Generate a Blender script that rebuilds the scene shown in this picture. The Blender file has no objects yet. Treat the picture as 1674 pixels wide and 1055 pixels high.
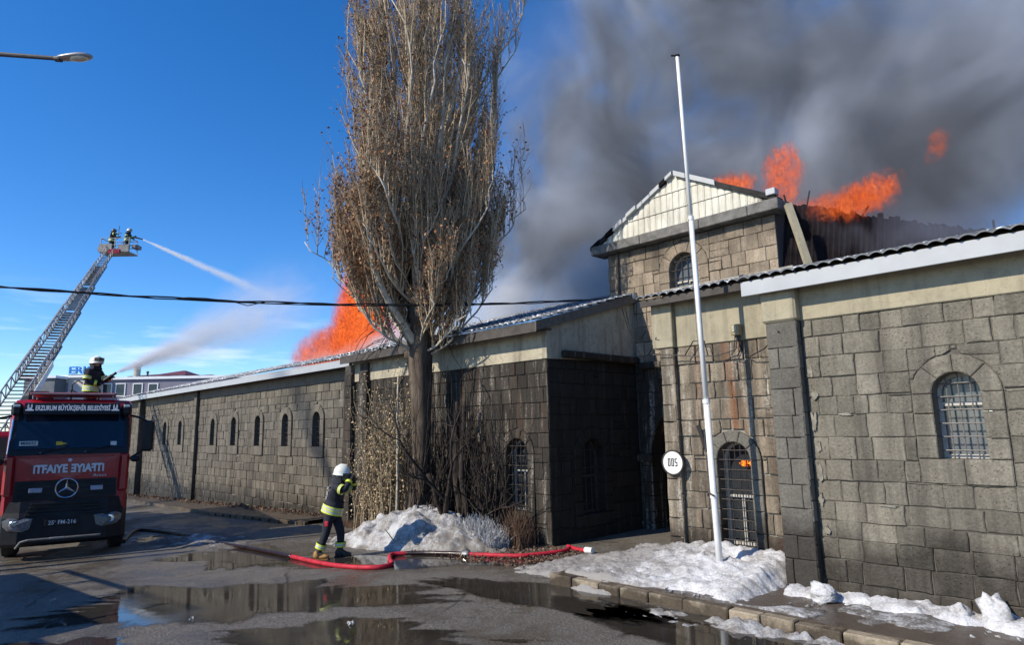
import bpy, math, random
import numpy as np
from mathutils import Vector, Matrix

random.seed(7)
rng = np.random.default_rng(7)
SC = bpy.context.scene
COL = SC.collection
PI = math.pi

# ------------------------------------------------------------------ camera
CAMZ = 2.25
F_ = Vector((-0.7119, 0.6833, 0.1625)); R_ = Vector((0.690, 0.7236, -0.0182)); U_ = Vector((0.130, -0.0991, 0.9866))
F_.normalize(); R_ = (R_ - F_ * R_.dot(F_)).normalized(); U_ = R_.cross(F_)
cam_data = bpy.data.cameras.new("camera")
cam_data.sensor_width = 36.0
cam_data.lens = 1060 / 1674 * 36
cam_data.clip_start = 0.1
cam_data.clip_end = 3000
cam = bpy.data.objects.new("camera", cam_data)
mw = Matrix(((R_.x, U_.x, -F_.x, 0), (R_.y, U_.y, -F_.y, 0), (R_.z, U_.z, -F_.z, CAMZ), (0, 0, 0, 1)))
cam.matrix_world = mw
COL.objects.link(cam)
SC.camera = cam

# ------------------------------------------------------------------ sky and sun
SUN_EL = math.radians(35.0)
SUN_AZ = math.radians(16.0)          # off the wall normal (-Y) towards -X
sun_dir = Vector((-math.sin(SUN_AZ) * math.cos(SUN_EL), -math.cos(SUN_AZ) * math.cos(SUN_EL), math.sin(SUN_EL)))
world = bpy.data.worlds.new("World")
SC.world = world
world.use_nodes = True
wn = world.node_tree
wn.nodes.clear()
wo = wn.nodes.new("ShaderNodeOutputWorld")
bg = wn.nodes.new("ShaderNodeBackground")
sky = wn.nodes.new("ShaderNodeTexSky")
sky.sky_type = 'NISHITA'
sky.sun_disc = False
sky.sun_elevation = SUN_EL
sky.sun_rotation = math.radians(196)
sky.altitude = 1900
sky.air_density = 1.0
sky.dust_density = 0.3
sky.ozone_density = 3.0
bg.inputs[1].default_value = 0.14
# thin streaky cloud low over the far roofs
tc = wn.nodes.new("ShaderNodeTexCoord")
mp = wn.nodes.new("ShaderNodeMapping"); mp.inputs["Scale"].default_value = (3.0, 3.0, 22.0)
nz = wn.nodes.new("ShaderNodeTexNoise"); nz.inputs["Scale"].default_value = 1.6; nz.inputs["Detail"].default_value = 6; nz.inputs["Roughness"].default_value = 0.55
rp = wn.nodes.new("ShaderNodeMapRange"); rp.inputs[1].default_value = 0.53; rp.inputs[2].default_value = 0.72
sp = wn.nodes.new("ShaderNodeSeparateXYZ")
hz = wn.nodes.new("ShaderNodeMapRange"); hz.inputs[1].default_value = 0.20; hz.inputs[2].default_value = 0.12
mu = wn.nodes.new("ShaderNodeMath"); mu.operation = 'MULTIPLY'
mu2 = wn.nodes.new("ShaderNodeMath"); mu2.operation = 'MULTIPLY'; mu2.inputs[1].default_value = 0.55
mx = wn.nodes.new("ShaderNodeMixRGB"); mx.inputs[2].default_value = (7.0, 7.6, 8.6, 1)
wn.links.new(tc.outputs["Generated"], mp.inputs[0]); wn.links.new(mp.outputs[0], nz.inputs["Vector"])
wn.links.new(nz.outputs[0], rp.inputs[0]); wn.links.new(tc.outputs["Generated"], sp.inputs[0])
wn.links.new(sp.outputs[2], hz.inputs[0]); wn.links.new(rp.outputs[0], mu.inputs[0]); wn.links.new(hz.outputs[0], mu.inputs[1])
wn.links.new(mu.outputs[0], mu2.inputs[0]); wn.links.new(mu2.outputs[0], mx.inputs[0])
hs = wn.nodes.new('ShaderNodeHueSaturation'); hs.inputs['Saturation'].default_value = 1.32; hs.inputs['Hue'].default_value = 0.506; hs.inputs['Value'].default_value = 1.22
wn.links.new(sky.outputs[0], hs.inputs['Color']); wn.links.new(hs.outputs[0], mx.inputs[1]); wn.links.new(mx.outputs[0], bg.inputs[0])
wn.links.new(bg.outputs[0], wo.inputs[0])

sl = bpy.data.lights.new("sun", 'SUN')
sl.energy = 4.6
sl.angle = math.radians(0.5)
sl.color = (1.0, 0.91, 0.76)
so = bpy.data.objects.new("sun", sl)
so.rotation_euler = (-sun_dir).to_track_quat('-Z', 'Y').to_euler()
so.location = (-10, -30, 30)
COL.objects.link(so)

SC.view_settings.view_transform = 'Standard'
SC.view_settings.look = 'None'
SC.view_settings.exposure = 0.30
SC.view_settings.gamma = 1.0
SC.view_settings.use_curve_mapping = False
SC.render.engine = 'CYCLES'
SC.cycles.use_denoising = True
SC.cycles.max_bounces = 6
SC.cycles.diffuse_bounces = 3
SC.cycles.glossy_bounces = 3
SC.cycles.transparent_max_bounces = 16
SC.cycles.volume_bounces = 1
SC.cycles.volume_step_rate = 1.0
SC.cycles.volume_max_steps = 256


# ------------------------------------------------------------------ helpers
def link(o, parent=None):
    COL.objects.link(o)
    if parent is not None:
        o.parent = parent
    return o


def tag(o, label=None, cat=None, group=None, kind=None):
    if label: o["label"] = label
    if cat: o["category"] = cat
    if group: o["group"] = group
    if kind: o["kind"] = kind
    return o


def thing(name, label, cat, loc=(0, 0, 0), rotz=0, group=None):
    o = bpy.data.objects.new(name, None)
    o.empty_display_size = 0.2
    o.location = loc
    o.rotation_euler = (0, 0, rotz)
    COL.objects.link(o)
    return tag(o, label, cat, group)


BASES = {}


def wpos(o):
    p = Vector((0, 0, 0))
    while o is not None:
        p = p + o.location
        o = o.parent
    return p


def mk(name, verts, faces, mat, parent=None, world=True, smooth=False, tone=None, center=True):
    """one mesh object; world=True: verts are world coordinates (parents only translate); else local to the parent"""
    V = np.asarray(verts, dtype=float)
    c = V.mean(axis=0) if center else np.zeros(3)
    me = bpy.data.meshes.new(name)
    me.from_pydata([tuple(v) for v in (V - c)], [], faces)
    if smooth:
        me.polygons.foreach_set("use_smooth", [True] * len(me.polygons))
    if tone is not None:
        a = me.attributes.new("tone", 'FLOAT', 'POINT')
        a.data.foreach_set("value", np.broadcast_to(np.asarray(tone, dtype=np.float32), (len(V),)).copy())
    if isinstance(mat, (list, tuple)):
        for m in mat: me.materials.append(m)
    elif mat is not None:
        me.materials.append(mat)
    o = bpy.data.objects.new(name, me)
    link(o, parent)
    if world and parent is not None:
        o.location = Vector(c) - wpos(parent)
    else:
        o.location = Vector(c)
    return o


def mk_np(name, V, Q, mat, parent=None, world=True, smooth=False, tone=None, attrs=None):
    """fast mesh from numpy verts and an (n,3|4) face array"""
    V = np.asarray(V, dtype=np.float32); Q = np.asarray(Q, dtype=np.int32)
    k = Q.shape[1]
    me = bpy.data.meshes.new(name)
    me.vertices.add(len(V)); me.vertices.foreach_set("co", V.ravel())
    me.loops.add(Q.size); me.loops.foreach_set("vertex_index", Q.ravel())
    me.polygons.add(len(Q)); me.polygons.foreach_set("loop_start", np.arange(0, Q.size, k, dtype=np.int32))
    me.polygons.foreach_set("loop_total", np.full(len(Q), k, dtype=np.int32))
    if smooth: me.polygons.foreach_set("use_smooth", np.ones(len(Q), dtype=bool))
    me.update(calc_edges=True)
    if tone is not None:
        a = me.attributes.new("tone", 'FLOAT', 'POINT'); a.data.foreach_set("value", np.asarray(tone, dtype=np.float32))
    me.materials.append(mat)
    o = bpy.data.objects.new(name, me)
    link(o, parent)
    if world and parent is not None:
        o.location = -wpos(parent)
    return o


class MB:
    """collects verts and faces of several simple solids into one mesh"""
    def __init__(s): s.v = []; s.f = []
    def add(s, v, f):
        n = len(s.v); s.v += [tuple(p) for p in v]; s.f += [tuple(i + n for i in q) for q in f]; return s
    def box(s, x0, x1, y0, y1, z0, z1, M=None):
        v = [Vector((x, y, z)) for z in (z0, z1) for y in (y0, y1) for x in (x0, x1)]
        if M is not None: v = [M @ p for p in v]
        return s.add(v, [(0, 2, 3, 1), (4, 5, 7, 6), (0, 1, 5, 4), (2, 6, 7, 3), (0, 4, 6, 2), (1, 3, 7, 5)])
    def bbox(s, x0, x1, y0, y1, z0, z1, b=0.02, M=None):
        """box with chamfered edges"""
        v = []; idx = {}
        xs, ys, zs = (x0, x1), (y0, y1), (z0, z1)
        for i in (0, 1):
            for j in (0, 1):
                for k in (0, 1):
                    sx, sy, sz = (1 if i == 0 else -1), (1 if j == 0 else -1), (1 if k == 0 else -1)
                    for a in range(3):
                        p = [xs[i] + sx * b, ys[j] + sy * b, zs[k] + sz * b]
                        p[a] = (xs[i], ys[j], zs[k])[a]
                        idx[(i, j, k, a)] = len(v); v.append(Vector(p))
        f = []
        for i in (0, 1):
            f.append([idx[(i, j, k, 0)] for j, k in ((0, 0), (0, 1), (1, 1), (1, 0))])
            f.append([idx[(j, i, k, 1)] for j, k in ((0, 0), (0, 1), (1, 1), (1, 0))])
            f.append([idx[(j, k, i, 2)] for j, k in ((0, 0), (0, 1), (1, 1), (1, 0))])
            for j in (0, 1):
                f.append([idx[(i, j, 0, 0)], idx[(i, j, 1, 0)], idx[(i, j, 1, 1)], idx[(i, j, 0, 1)]])
                f.append([idx[(i, 0, j, 0)], idx[(i, 1, j, 0)], idx[(i, 1, j, 2)], idx[(i, 0, j, 2)]])
                f.append([idx[(0, i, j, 1)], idx[(1, i, j, 1)], idx[(1, i, j, 2)], idx[(0, i, j, 2)]])
        for i in (0, 1):
            for j in (0, 1):
                for k in (0, 1):
                    f.append([idx[(i, j, k, 0)], idx[(i, j, k, 1)], idx[(i, j, k, 2)]])
        if M is not None: v = [M @ p for p in v]
        return s.add(v, f)
    def tube(s, pts, r, n=8, cap=True):
        pts = [Vector(p) for p in pts]
        rs = r if isinstance(r, (list, tuple)) else [r] * len(pts)
        v = []; f = []
        up = Vector((0, 0, 1))
        t0 = (pts[1] - pts[0]).normalized()
        a = t0.cross(up)
        if a.length < 1e-3: a = t0.cross(Vector((1, 0, 0)))
        a.normalize()
        for i, p in enumerate(pts):
            t = (pts[min(i + 1, len(pts) - 1)] - pts[max(i - 1, 0)]).normalized()
            a = (a - t * a.dot(t)).normalized(); b = t.cross(a)
            for k in range(n):
                w = 2 * PI * k / n
                v.append(p + (a * math.cos(w) + b * math.sin(w)) * rs[i])
        for i in range(len(pts) - 1):
            for k in range(n):
                f.append((i * n + k, i * n + (k + 1) % n, (i + 1) * n + (k + 1) % n, (i + 1) * n + k))
        if cap:
            f.append(tuple(range(n))[::-1]); f.append(tuple(range((len(pts) - 1) * n, len(pts) * n)))
        return s.add(v, f)
    def lathe(s, prof, n=20, M=None, cap=False):
        """prof: list of (r, z) round local z"""
        v = []; f = []
        for r, z in prof:
            for k in range(n):
                w = 2 * PI * k / n; v.append(Vector((r * math.cos(w), r * math.sin(w), z)))
        for i in range(len(prof) - 1):
            for k in range(n):
                f.append((i * n + k, i * n + (k + 1) % n, (i + 1) * n + (k + 1) % n, (i + 1) * n + k))
        if cap:
            f.append(tuple(range(n))[::-1]); f.append(tuple(range((len(prof) - 1) * n, len(prof) * n)))
        if M is not None: v = [M @ p for p in v]
        return s.add(v, f)
    def ellipsoid(s, c, r, n=12, m=8, M=None):
        v = []; f = []
        for i in range(m + 1):
            th = PI * i / m
            for k in range(n):
                w = 2 * PI * k / n
                p = Vector((r[0] * math.sin(th) * math.cos(w), r[1] * math.sin(th) * math.sin(w), r[2] * math.cos(th)))
                v.append((M @ p if M is not None else p) + Vector(c))
        for i in range(m):
            for k in range(n):
                f.append((i * n + k, (i + 1) * n + k, (i + 1) * n + (k + 1) % n, i * n + (k + 1) % n))
        return s.add(v, f)
    def build(s, name, mat, parent=None, world=True, smooth=False, tone=None):
        return mk(name, s.v, s.f, mat, parent, world, smooth, tone)


def tubes_np(P, R, S=3):
    """P (N,K,3), R (N,K) -> verts, quads of N open tubes"""
    N, K, _ = P.shape
    T = np.empty_like(P); T[:, 1:-1] = P[:, 2:] - P[:, :-2]; T[:, 0] = P[:, 1] - P[:, 0]; T[:, -1] = P[:, -1] - P[:, -2]
    T /= np.linalg.norm(T, axis=2, keepdims=True) + 1e-9
    ref = np.zeros_like(T); ref[..., 0] = 0.31; ref[..., 1] = 0.95
    A = np.cross(T, ref); A /= np.linalg.norm(A, axis=2, keepdims=True) + 1e-9
    B = np.cross(T, A)
    w = 2 * np.pi * np.arange(S) / S
    V = P[:, :, None, :] + R[:, :, None, None] * (A[:, :, None, :] * np.cos(w)[None, None, :, None] + B[:, :, None, :] * np.sin(w)[None, None, :, None])
    idx = np.arange(N * K * S).reshape(N, K, S)
    q = np.stack([idx[:, :-1, :], np.roll(idx, -1, 2)[:, :-1, :], np.roll(idx, -1, 2)[:, 1:, :], idx[:, 1:, :]], axis=-1)
    return V.reshape(-1, 3), q.reshape(-1, 4)


# ------------------------------------------------------------------ materials
class NT:
    def __init__(s, name):
        s.m = bpy.data.materials.new(name); s.m.use_nodes = True
        s.t = s.m.node_tree; s.t.nodes.clear()
        s.out = s.t.nodes.new("ShaderNodeOutputMaterial")
    def n(s, typ, props=None, **ins):
        nd = s.t.nodes.new(typ)
        for k, v in (props or {}).items(): setattr(nd, k, v)
        for k, v in ins.items():
            key = int(k[1:]) if k[0] == 'i' and k[1:].isdigit() else k.replace('_', ' ')
            s.set(nd.inputs[key], v)
        return nd
    def set(s, sock, v):
        if isinstance(v, bpy.types.NodeSocket): s.t.links.new(v, sock)
        elif isinstance(v, bpy.types.Node): s.t.links.new(v.outputs[0], sock)
        else:
            if hasattr(sock.default_value, '__len__') and len(sock.default_value) == 4 and len(v) == 3: v = (*v, 1)
            sock.default_value = v
    def bsdf(s, **ins):
        b = s.n("ShaderNodeBsdfPrincipled", None, **ins)
        s.t.links.new(b.outputs[0], s.out.inputs[0]); s.b = b; return b
    def pos(s): return s.n("ShaderNodeNewGeometry").outputs["Position"]
    def noise(s, scale, detail=4, rough=0.55, vec=None, dist=0.0, sc=None):
        vec = vec if vec is not None else s.pos()
        if sc is not None: vec = s.n("ShaderNodeVectorMath", {'operation': 'MULTIPLY'}, i0=vec, i1=sc).outputs[0]
        return s.n("ShaderNodeTexNoise", None, Vector=vec, Scale=scale, Detail=detail, Roughness=rough, Distortion=dist).outputs[0]
    def ramp(s, fac, a, b, lo=0.0, hi=1.0):
        return s.n("ShaderNodeMapRange", {'clamp': True}, i0=fac, i1=a, i2=b, i3=lo, i4=hi).outputs[0]
    def mix(s, fac, a, b, mode='MIX'):
        return s.n("ShaderNodeMixRGB", {'blend_type': mode}, i0=fac, i1=a, i2=b).outputs[0]
    def math(s, op, a, b=0.0, c=0.0): return s.n("ShaderNodeMath", {'operation': op}, i0=a, i1=b, i2=c).outputs[0]
    def bump(s, h, strength=0.3, dist=0.01, normal=None):
        nd = s.n("ShaderNodeBump", None, Height=h, Strength=strength, Distance=dist)
        if normal is not None: s.set(nd.inputs["Normal"], normal)
        return nd.outputs[0]
    def attr(s, name): return s.n("ShaderNodeAttribute", {'attribute_name': name}).outputs["Fac"]


def simple(name, col, rough=0.6, metal=0.0, var=0.12, scale=18, bump=0.0, spec=0.5):
    t = NT(name)
    n = t.noise(scale, 5, 0.6)
    c = t.mix(t.ramp(n, 0.3, 0.7), tuple(x * (1 - var) for x in col), tuple(min(1, x * (1 + var)) for x in col))
    kw = dict(Base_Color=c, Metallic=metal)
    kw["Roughness"] = t.ramp(t.noise(scale * 0.6, 3), 0.3, 0.7, max(0.02, rough - 0.08), min(1, rough + 0.08))
    b = t.bsdf(**kw)
    b.inputs["Specular IOR Level"].default_value = spec
    if bump: t.set(b.inputs["Normal"], t.bump(t.noise(scale * 4, 4), bump, 0.01))
    return t.m


def stone_mat(name, c0, c1, streak=0.0, streakcol=(0.02, 0.018, 0.015), lime=0.0, limecol=(0.45, 0.42, 0.36), rust=0.0, wet=None, pores=0.0, soot_top=None, bumpd=0.012):
    t = NT(name)
    P = t.pos()
    tone = t.attr("tone")
    base = t.mix(tone, c0, c1)
    g = t.noise(34, 6, 0.7, P)
    base = t.mix(0.75, base, t.mix(t.ramp(g, 0.25, 0.75), (0.45, 0.45, 0.45), (1.5, 1.5, 1.48)), 'MULTIPLY')
    m = t.noise(2.3, 5, 0.65, P)
    base = t.mix(0.5, base, t.mix(t.ramp(m, 0.3, 0.7), (0.6, 0.58, 0.56), (1.3, 1.3, 1.28)), 'MULTIPLY')
    if streak:
        s = t.noise(1.0, 6, 0.65, P, 0.3, (5.5, 5.5, 0.42))
        base = t.mix(t.math('MULTIPLY', t.ramp(s, 0.42, 0.62), streak), base, streakcol)
    if lime:
        s2 = t.noise(1.0, 6, 0.7, t.n("ShaderNodeVectorMath", {'operation': 'ADD'}, i0=P, i1=(7.3, 3.1, 11.7)).outputs[0], 0.4, (6.5, 6.5, 0.5))
        fine = t.ramp(t.noise(22, 4, 0.7, P), 0.38, 0.62)
        base = t.mix(t.math('MULTIPLY', t.math('MULTIPLY', t.ramp(s2, 0.53, 0.66), fine), lime), base, limecol)
    if rust:
        s3 = t.noise(1.0, 5, 0.6, t.n("ShaderNodeVectorMath", {'operation': 'ADD'}, i0=P, i1=(-3.3, 8.1, 1.7)).outputs[0], 0.4, (7, 7, 0.35))
        base = t.mix(t.math('MULTIPLY', t.ramp(s3, 0.55, 0.68), rust), base, (0.22, 0.075, 0.025))
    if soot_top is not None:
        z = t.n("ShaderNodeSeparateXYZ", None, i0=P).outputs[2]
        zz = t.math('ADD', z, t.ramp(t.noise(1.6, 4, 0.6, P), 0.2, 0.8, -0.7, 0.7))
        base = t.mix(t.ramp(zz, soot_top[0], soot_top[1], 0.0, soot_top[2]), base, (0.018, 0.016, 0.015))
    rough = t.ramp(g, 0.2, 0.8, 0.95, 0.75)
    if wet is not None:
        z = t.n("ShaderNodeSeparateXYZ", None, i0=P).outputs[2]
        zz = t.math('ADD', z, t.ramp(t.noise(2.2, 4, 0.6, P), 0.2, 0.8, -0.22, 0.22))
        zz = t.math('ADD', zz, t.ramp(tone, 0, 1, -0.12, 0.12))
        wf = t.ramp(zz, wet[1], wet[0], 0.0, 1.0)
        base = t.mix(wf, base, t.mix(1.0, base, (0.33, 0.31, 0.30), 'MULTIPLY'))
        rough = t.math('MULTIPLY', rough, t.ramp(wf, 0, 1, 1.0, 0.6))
    h = t.math('ADD', t.math('MULTIPLY', t.noise(55, 5, 0.7, P), 0.5), t.noise(12, 4, 0.6, P))
    if pores:
        v = t.n("ShaderNodeTexVoronoi", None, Vector=P, Scale=26.0).outputs["Distance"]
        pm = t.ramp(v, 0.08, 0.26)
        pn = t.ramp(t.noise(3.0, 2, 0.5, P), 0.45, 0.6)
        pm = t.math('MAXIMUM', pm, t.math('SUBTRACT', 1.0, pn))
        base = t.mix(t.math('MULTIPLY', t.math('SUBTRACT', 1.0, pm), pores), base, t.mix(1.0, base, (0.3, 0.28, 0.26), 'MULTIPLY'))
        h = t.math('ADD', h, t.math('MULTIPLY', pm, 0.8))
    b = t.bsdf(Base_Color=base, Roughness=rough, Normal=t.bump(h, 0.75, bumpd))
    b.inputs["Specular IOR Level"].default_value = 0.25
    return t.m


def plaster_mat(name, c, dirt=0.5, dcol=(0.10, 0.09, 0.075), drip=0.5):
    t = NT(name)
    P = t.pos()
    a = t.noise(1.7, 6, 0.65, P)
    base = t.mix(t.ramp(a, 0.3, 0.7), tuple(x * 0.78 for x in c), tuple(x * 1.1 for x in c))
    s = t.noise(1.0, 6, 0.65, P, 0.4, (5, 5, 0.5))
    base = t.mix(t.math('MULTIPLY', t.ramp(s, 0.5, 0.68), drip), base, dcol)
    e = t.noise(9, 6, 0.75, P)
    base = t.mix(t.math('MULTIPLY', t.ramp(e, 0.52, 0.72), dirt), base, dcol)
    cr = t.n("ShaderNodeTexVoronoi", {'feature': 'DISTANCE_TO_EDGE'}, Vector=t.n("ShaderNodeMixRGB", None, i0=0.12, i1=P, i2=t.n("ShaderNodeTexNoise", None, Vector=P, Scale=5.0, Detail=4.0).outputs["Color"]).outputs[0], Scale=2.2).outputs["Distance"]
    base = t.mix(t.ramp(cr, 0.008, 0.0, 0, 0.35), base, dcol)
    t.bsdf(Base_Color=base, Roughness=0.9, Normal=t.bump(t.math('ADD', t.noise(60, 4, 0.6, P), t.math('MULTIPLY', t.noise(5, 4, 0.6, P), 2.0)), 0.4, 0.008))
    t.b.inputs["Specular IOR Level"].default_value = 0.2
    return t.m


M = {}
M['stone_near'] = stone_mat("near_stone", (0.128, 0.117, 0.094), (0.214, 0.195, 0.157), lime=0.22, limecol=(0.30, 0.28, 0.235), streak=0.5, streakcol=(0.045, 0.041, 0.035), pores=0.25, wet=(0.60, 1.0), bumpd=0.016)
M['stone_pilaster'] = stone_mat("pilaster_stone", (0.105, 0.099, 0.086), (0.155, 0.146, 0.125), streak=0.15, wet=(0.75, 1.05))
M['stone_recess'] = stone_mat("recess_stone", (0.14, 0.116, 0.088), (0.31, 0.262, 0.198), streak=0.6, lime=0.95, rust=0.5, pores=0.7, wet=(0.45, 0.7))
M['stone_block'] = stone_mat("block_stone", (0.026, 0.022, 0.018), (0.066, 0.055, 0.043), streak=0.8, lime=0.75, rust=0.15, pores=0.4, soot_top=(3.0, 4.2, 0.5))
M['stone_block_shaded'] = stone_mat("shaded_annex_stone", (0.019, 0.0165, 0.0135), (0.046, 0.039, 0.031), streak=0.85, lime=0.30, limecol=(0.16, 0.145, 0.12), pores=0.3, soot_top=(2.8, 4.0, 0.5))  # darker copy of the annex stone, the side face's shade put into its colour
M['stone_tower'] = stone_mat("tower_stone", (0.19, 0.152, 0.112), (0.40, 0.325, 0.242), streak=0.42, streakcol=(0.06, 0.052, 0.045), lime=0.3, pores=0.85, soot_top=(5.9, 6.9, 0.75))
M['stone_wing'] = stone_mat("wing_stone", (0.098, 0.087, 0.070), (0.172, 0.154, 0.125), streak=0.45, streakcol=(0.05, 0.045, 0.04), lime=0.25, wet=(-0.25, 0.35))
M['mortar_dark'] = simple("dark_mortar", (0.055, 0.05, 0.044), 0.95, var=0.4, scale=9, bump=0.3)
M['mortar_pale'] = simple("pale_mortar", (0.26, 0.24, 0.20), 0.95, var=0.5, scale=5, bump=0.3)
M['mortar_mid'] = simple("grey_mortar", (0.10, 0.091, 0.074), 0.95, var=0.5, scale=7, bump=0.3)
M['mortar_smear'] = simple("old_lime_smear", (0.21, 0.195, 0.16), 0.95, var=0.4, scale=14, bump=0.5)
M['mortar_block'] = simple("sooty_mortar", (0.05, 0.044, 0.037), 0.95, var=0.5, scale=6, bump=0.3)
M['plaster'] = plaster_mat("ochre_plaster", (0.35, 0.312, 0.222), 0.45, (0.15, 0.13, 0.10), 0.5)
M['plaster_block'] = plaster_mat("stained_plaster", (0.40, 0.36, 0.27), 0.55, (0.10, 0.085, 0.065), 0.6)
M['plaster_wing'] = plaster_mat("brown_plaster", (0.19, 0.17, 0.135), 0.5, (0.08, 0.07, 0.06), 0.5)
M['fascia'] = simple("white_painted_metal", (0.36, 0.375, 0.39), 0.45, 0.0, 0.08, 2.5)
M['fascia_dark'] = simple("dark_fascia_board", (0.055, 0.047, 0.04), 0.8, 0, 0.4, 6)
M['soffit'] = simple("weathered_soffit_board", (0.10, 0.085, 0.07), 0.85, 0, 0.3, 8)
M['concrete'] = simple("sooty_concrete", (0.14, 0.135, 0.125), 0.9, 0, 0.5, 4, 0.3)
M['char'] = simple("charred_wood", (0.018, 0.016, 0.015), 0.9, 0, 0.5, 6, 0.5)
M['dark_wall'] = simple("dark_wall_render", (0.045, 0.043, 0.045), 0.95, 0, 0.35, 1.2, 0.2)  # dark render for the hall's side walls
M['iron'] = simple("rusty_iron", (0.05, 0.042, 0.038), 0.6, 0.5, 0.35, 25)
M['iron_pale'] = simple("grey_painted_bars", (0.15, 0.14, 0.13), 0.5, 0.3, 0.3, 20)
M['wframe'] = simple("white_window_frame", (0.42, 0.40, 0.36), 0.5, 0, 0.15, 8)
M['wframe_dark'] = simple("dark_window_frame", (0.07, 0.055, 0.045), 0.6, 0, 0.3, 8)
M['glass'] = simple("dark_window_glass", (0.025, 0.03, 0.035), 0.08, 0, 0.2, 3)
M['glass_grey'] = simple("grey_window_glass", (0.10, 0.115, 0.13), 0.1, 0, 0.2, 3)  # paler grey pane colour than the dark glass
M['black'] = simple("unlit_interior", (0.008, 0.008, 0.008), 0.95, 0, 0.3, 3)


def tile_mat(name, col, snow):
    t = NT(name)
    P = t.pos()
    base = t.mix(t.ramp(t.noise(6, 4, 0.6, P), 0.3, 0.7), tuple(x * 0.7 for x in col), tuple(x * 1.25 for x in col))
    s = t.ramp(t.math('ADD', t.noise(7, 5, 0.7, P), t.math('MULTIPLY', t.attr("tone"), 0.22)), 0.76 - snow, 0.82 - snow)
    base = t.mix(s, base, (0.78, 0.80, 0.83))
    t.bsdf(Base_Color=base, Roughness=t.ramp(s, 0, 1, 0.55, 0.85), Metallic=0.0, Normal=t.bump(t.noise(30, 3, 0.5, P), 0.15, 0.01))
    return t.m


M['tile'] = tile_mat("blue_grey_tile_sheet", (0.075, 0.085, 0.10), 0.02)
M['tile_snowy'] = tile_mat("snowy_tile_sheet", (0.085, 0.092, 0.105), 0.035)
M['tile_char'] = simple("burnt_tile_sheet", (0.012, 0.0095, 0.0105), 0.95, 0.0, 0.6, 3, 0.3, spec=0.08)


def clad_mat():
    t = NT("cream_cladding_sheet")
    P = t.pos()
    base = t.mix(t.ramp(t.noise(1.6, 5, 0.6, P), 0.3, 0.7), (0.46, 0.44, 0.36), (0.66, 0.64, 0.55))
    st = t.noise(1.0, 6, 0.7, P, 0.4, (9, 9, 1.2))
    base = t.mix(t.math('MULTIPLY', t.ramp(st, 0.5, 0.7), 0.6), base, (0.20, 0.185, 0.16))
    x = t.n("ShaderNodeSeparateXYZ", None, i0=P)
    b = t.noise(3.2, 5, 0.7, P)
    edge = t.math('ADD', t.ramp(x.outputs[0], -6.9, -5.7, 0.0, 0.62), t.math('MULTIPLY', t.math('SUBTRACT', b, 0.5), 1.1))
    base = t.mix(t.ramp(edge, 0.42, 0.6), base, (0.03, 0.025, 0.022))
    t.bsdf(Base_Color=base, Roughness=0.6, Normal=t.bump(t.noise(20, 4, 0.6, P), 0.25, 0.01))
    return t.m


M['clad'] = clad_mat()


# ------------------------------------------------------------------ ground
def smooth01(t):
    t = np.clip(t, 0, 1); return t * t * (3 - 2 * t)


def gz(X, Y):
    X = np.asarray(X, float); Y = np.asarray(Y, float)
    return -0.03 * np.clip(-X - 6, 0, 40)


def road_mat():
    t = NT("damp_asphalt")
    P = t.pos()
    agg = t.noise(36, 6, 0.88, P)
    med = t.noise(3.5, 7, 0.7, P)
    big = t.noise(0.45, 6, 0.62, P, 0.6)
    base = t.mix(t.ramp(med, 0.3, 0.7), (0.095, 0.083, 0.067), (0.175, 0.154, 0.127))
    base = t.mix(t.ramp(agg, 0.515, 0.59, 0, 0.8), base, (0.33, 0.30, 0.25))
    base = t.mix(t.ramp(agg, 0.475, 0.41, 0, 0.75), base, (0.022, 0.019, 0.016))
    wet = t.ramp(t.math('ADD', big, t.math('MULTIPLY', t.math('SUBTRACT', med, 0.5), 0.6)), 0.44, 0.58)
    base = t.mix(wet, base, t.mix(1.0, base, (0.58, 0.55, 0.50), 'MULTIPLY'))
    # cracks and patches
    warp = t.n("ShaderNodeMixRGB", None, i0=0.25, i1=P, i2=t.n("ShaderNodeTexNoise", None, Vector=P, Scale=1.3, Detail=6.0).outputs["Color"]).outputs[0]
    cr = t.n("ShaderNodeTexVoronoi", {'feature': 'DISTANCE_TO_EDGE'}, Vector=warp, Scale=0.42).outputs["Distance"]
    base = t.mix(t.math('MULTIPLY', t.ramp(cr, 0.012, 0.0), t.ramp(t.noise(0.8, 2, 0.5, P), 0.45, 0.6)), base, (0.02, 0.018, 0.016))
    rough = t.ramp(wet, 0, 1, 0.75, 0.28)
    rough = t.math('ADD', rough, t.ramp(agg, 0.3, 0.7, -0.06, 0.08))
    vor = t.n('ShaderNodeTexVoronoi', None, Vector=P, Scale=26.0).outputs['Distance']
    chip = t.ramp(vor, 0.32, 0.12)
    chipm = t.math('MULTIPLY', chip, t.ramp(t.noise(2.2, 5, 0.7, P), 0.46, 0.56))
    base = t.mix(t.math('MULTIPLY', chipm, 0.55), base, (0.34, 0.31, 0.265))
    h = t.math('ADD', agg, t.math('MULTIPLY', chipm, 0.8))
    b = t.bsdf(Base_Color=base, Roughness=rough, Normal=t.bump(h, t.ramp(wet, 0, 1, 1.0, 0.4), 0.022))
    b.inputs["Specular IOR Level"].default_value = 0.5
    return t.m


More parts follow.
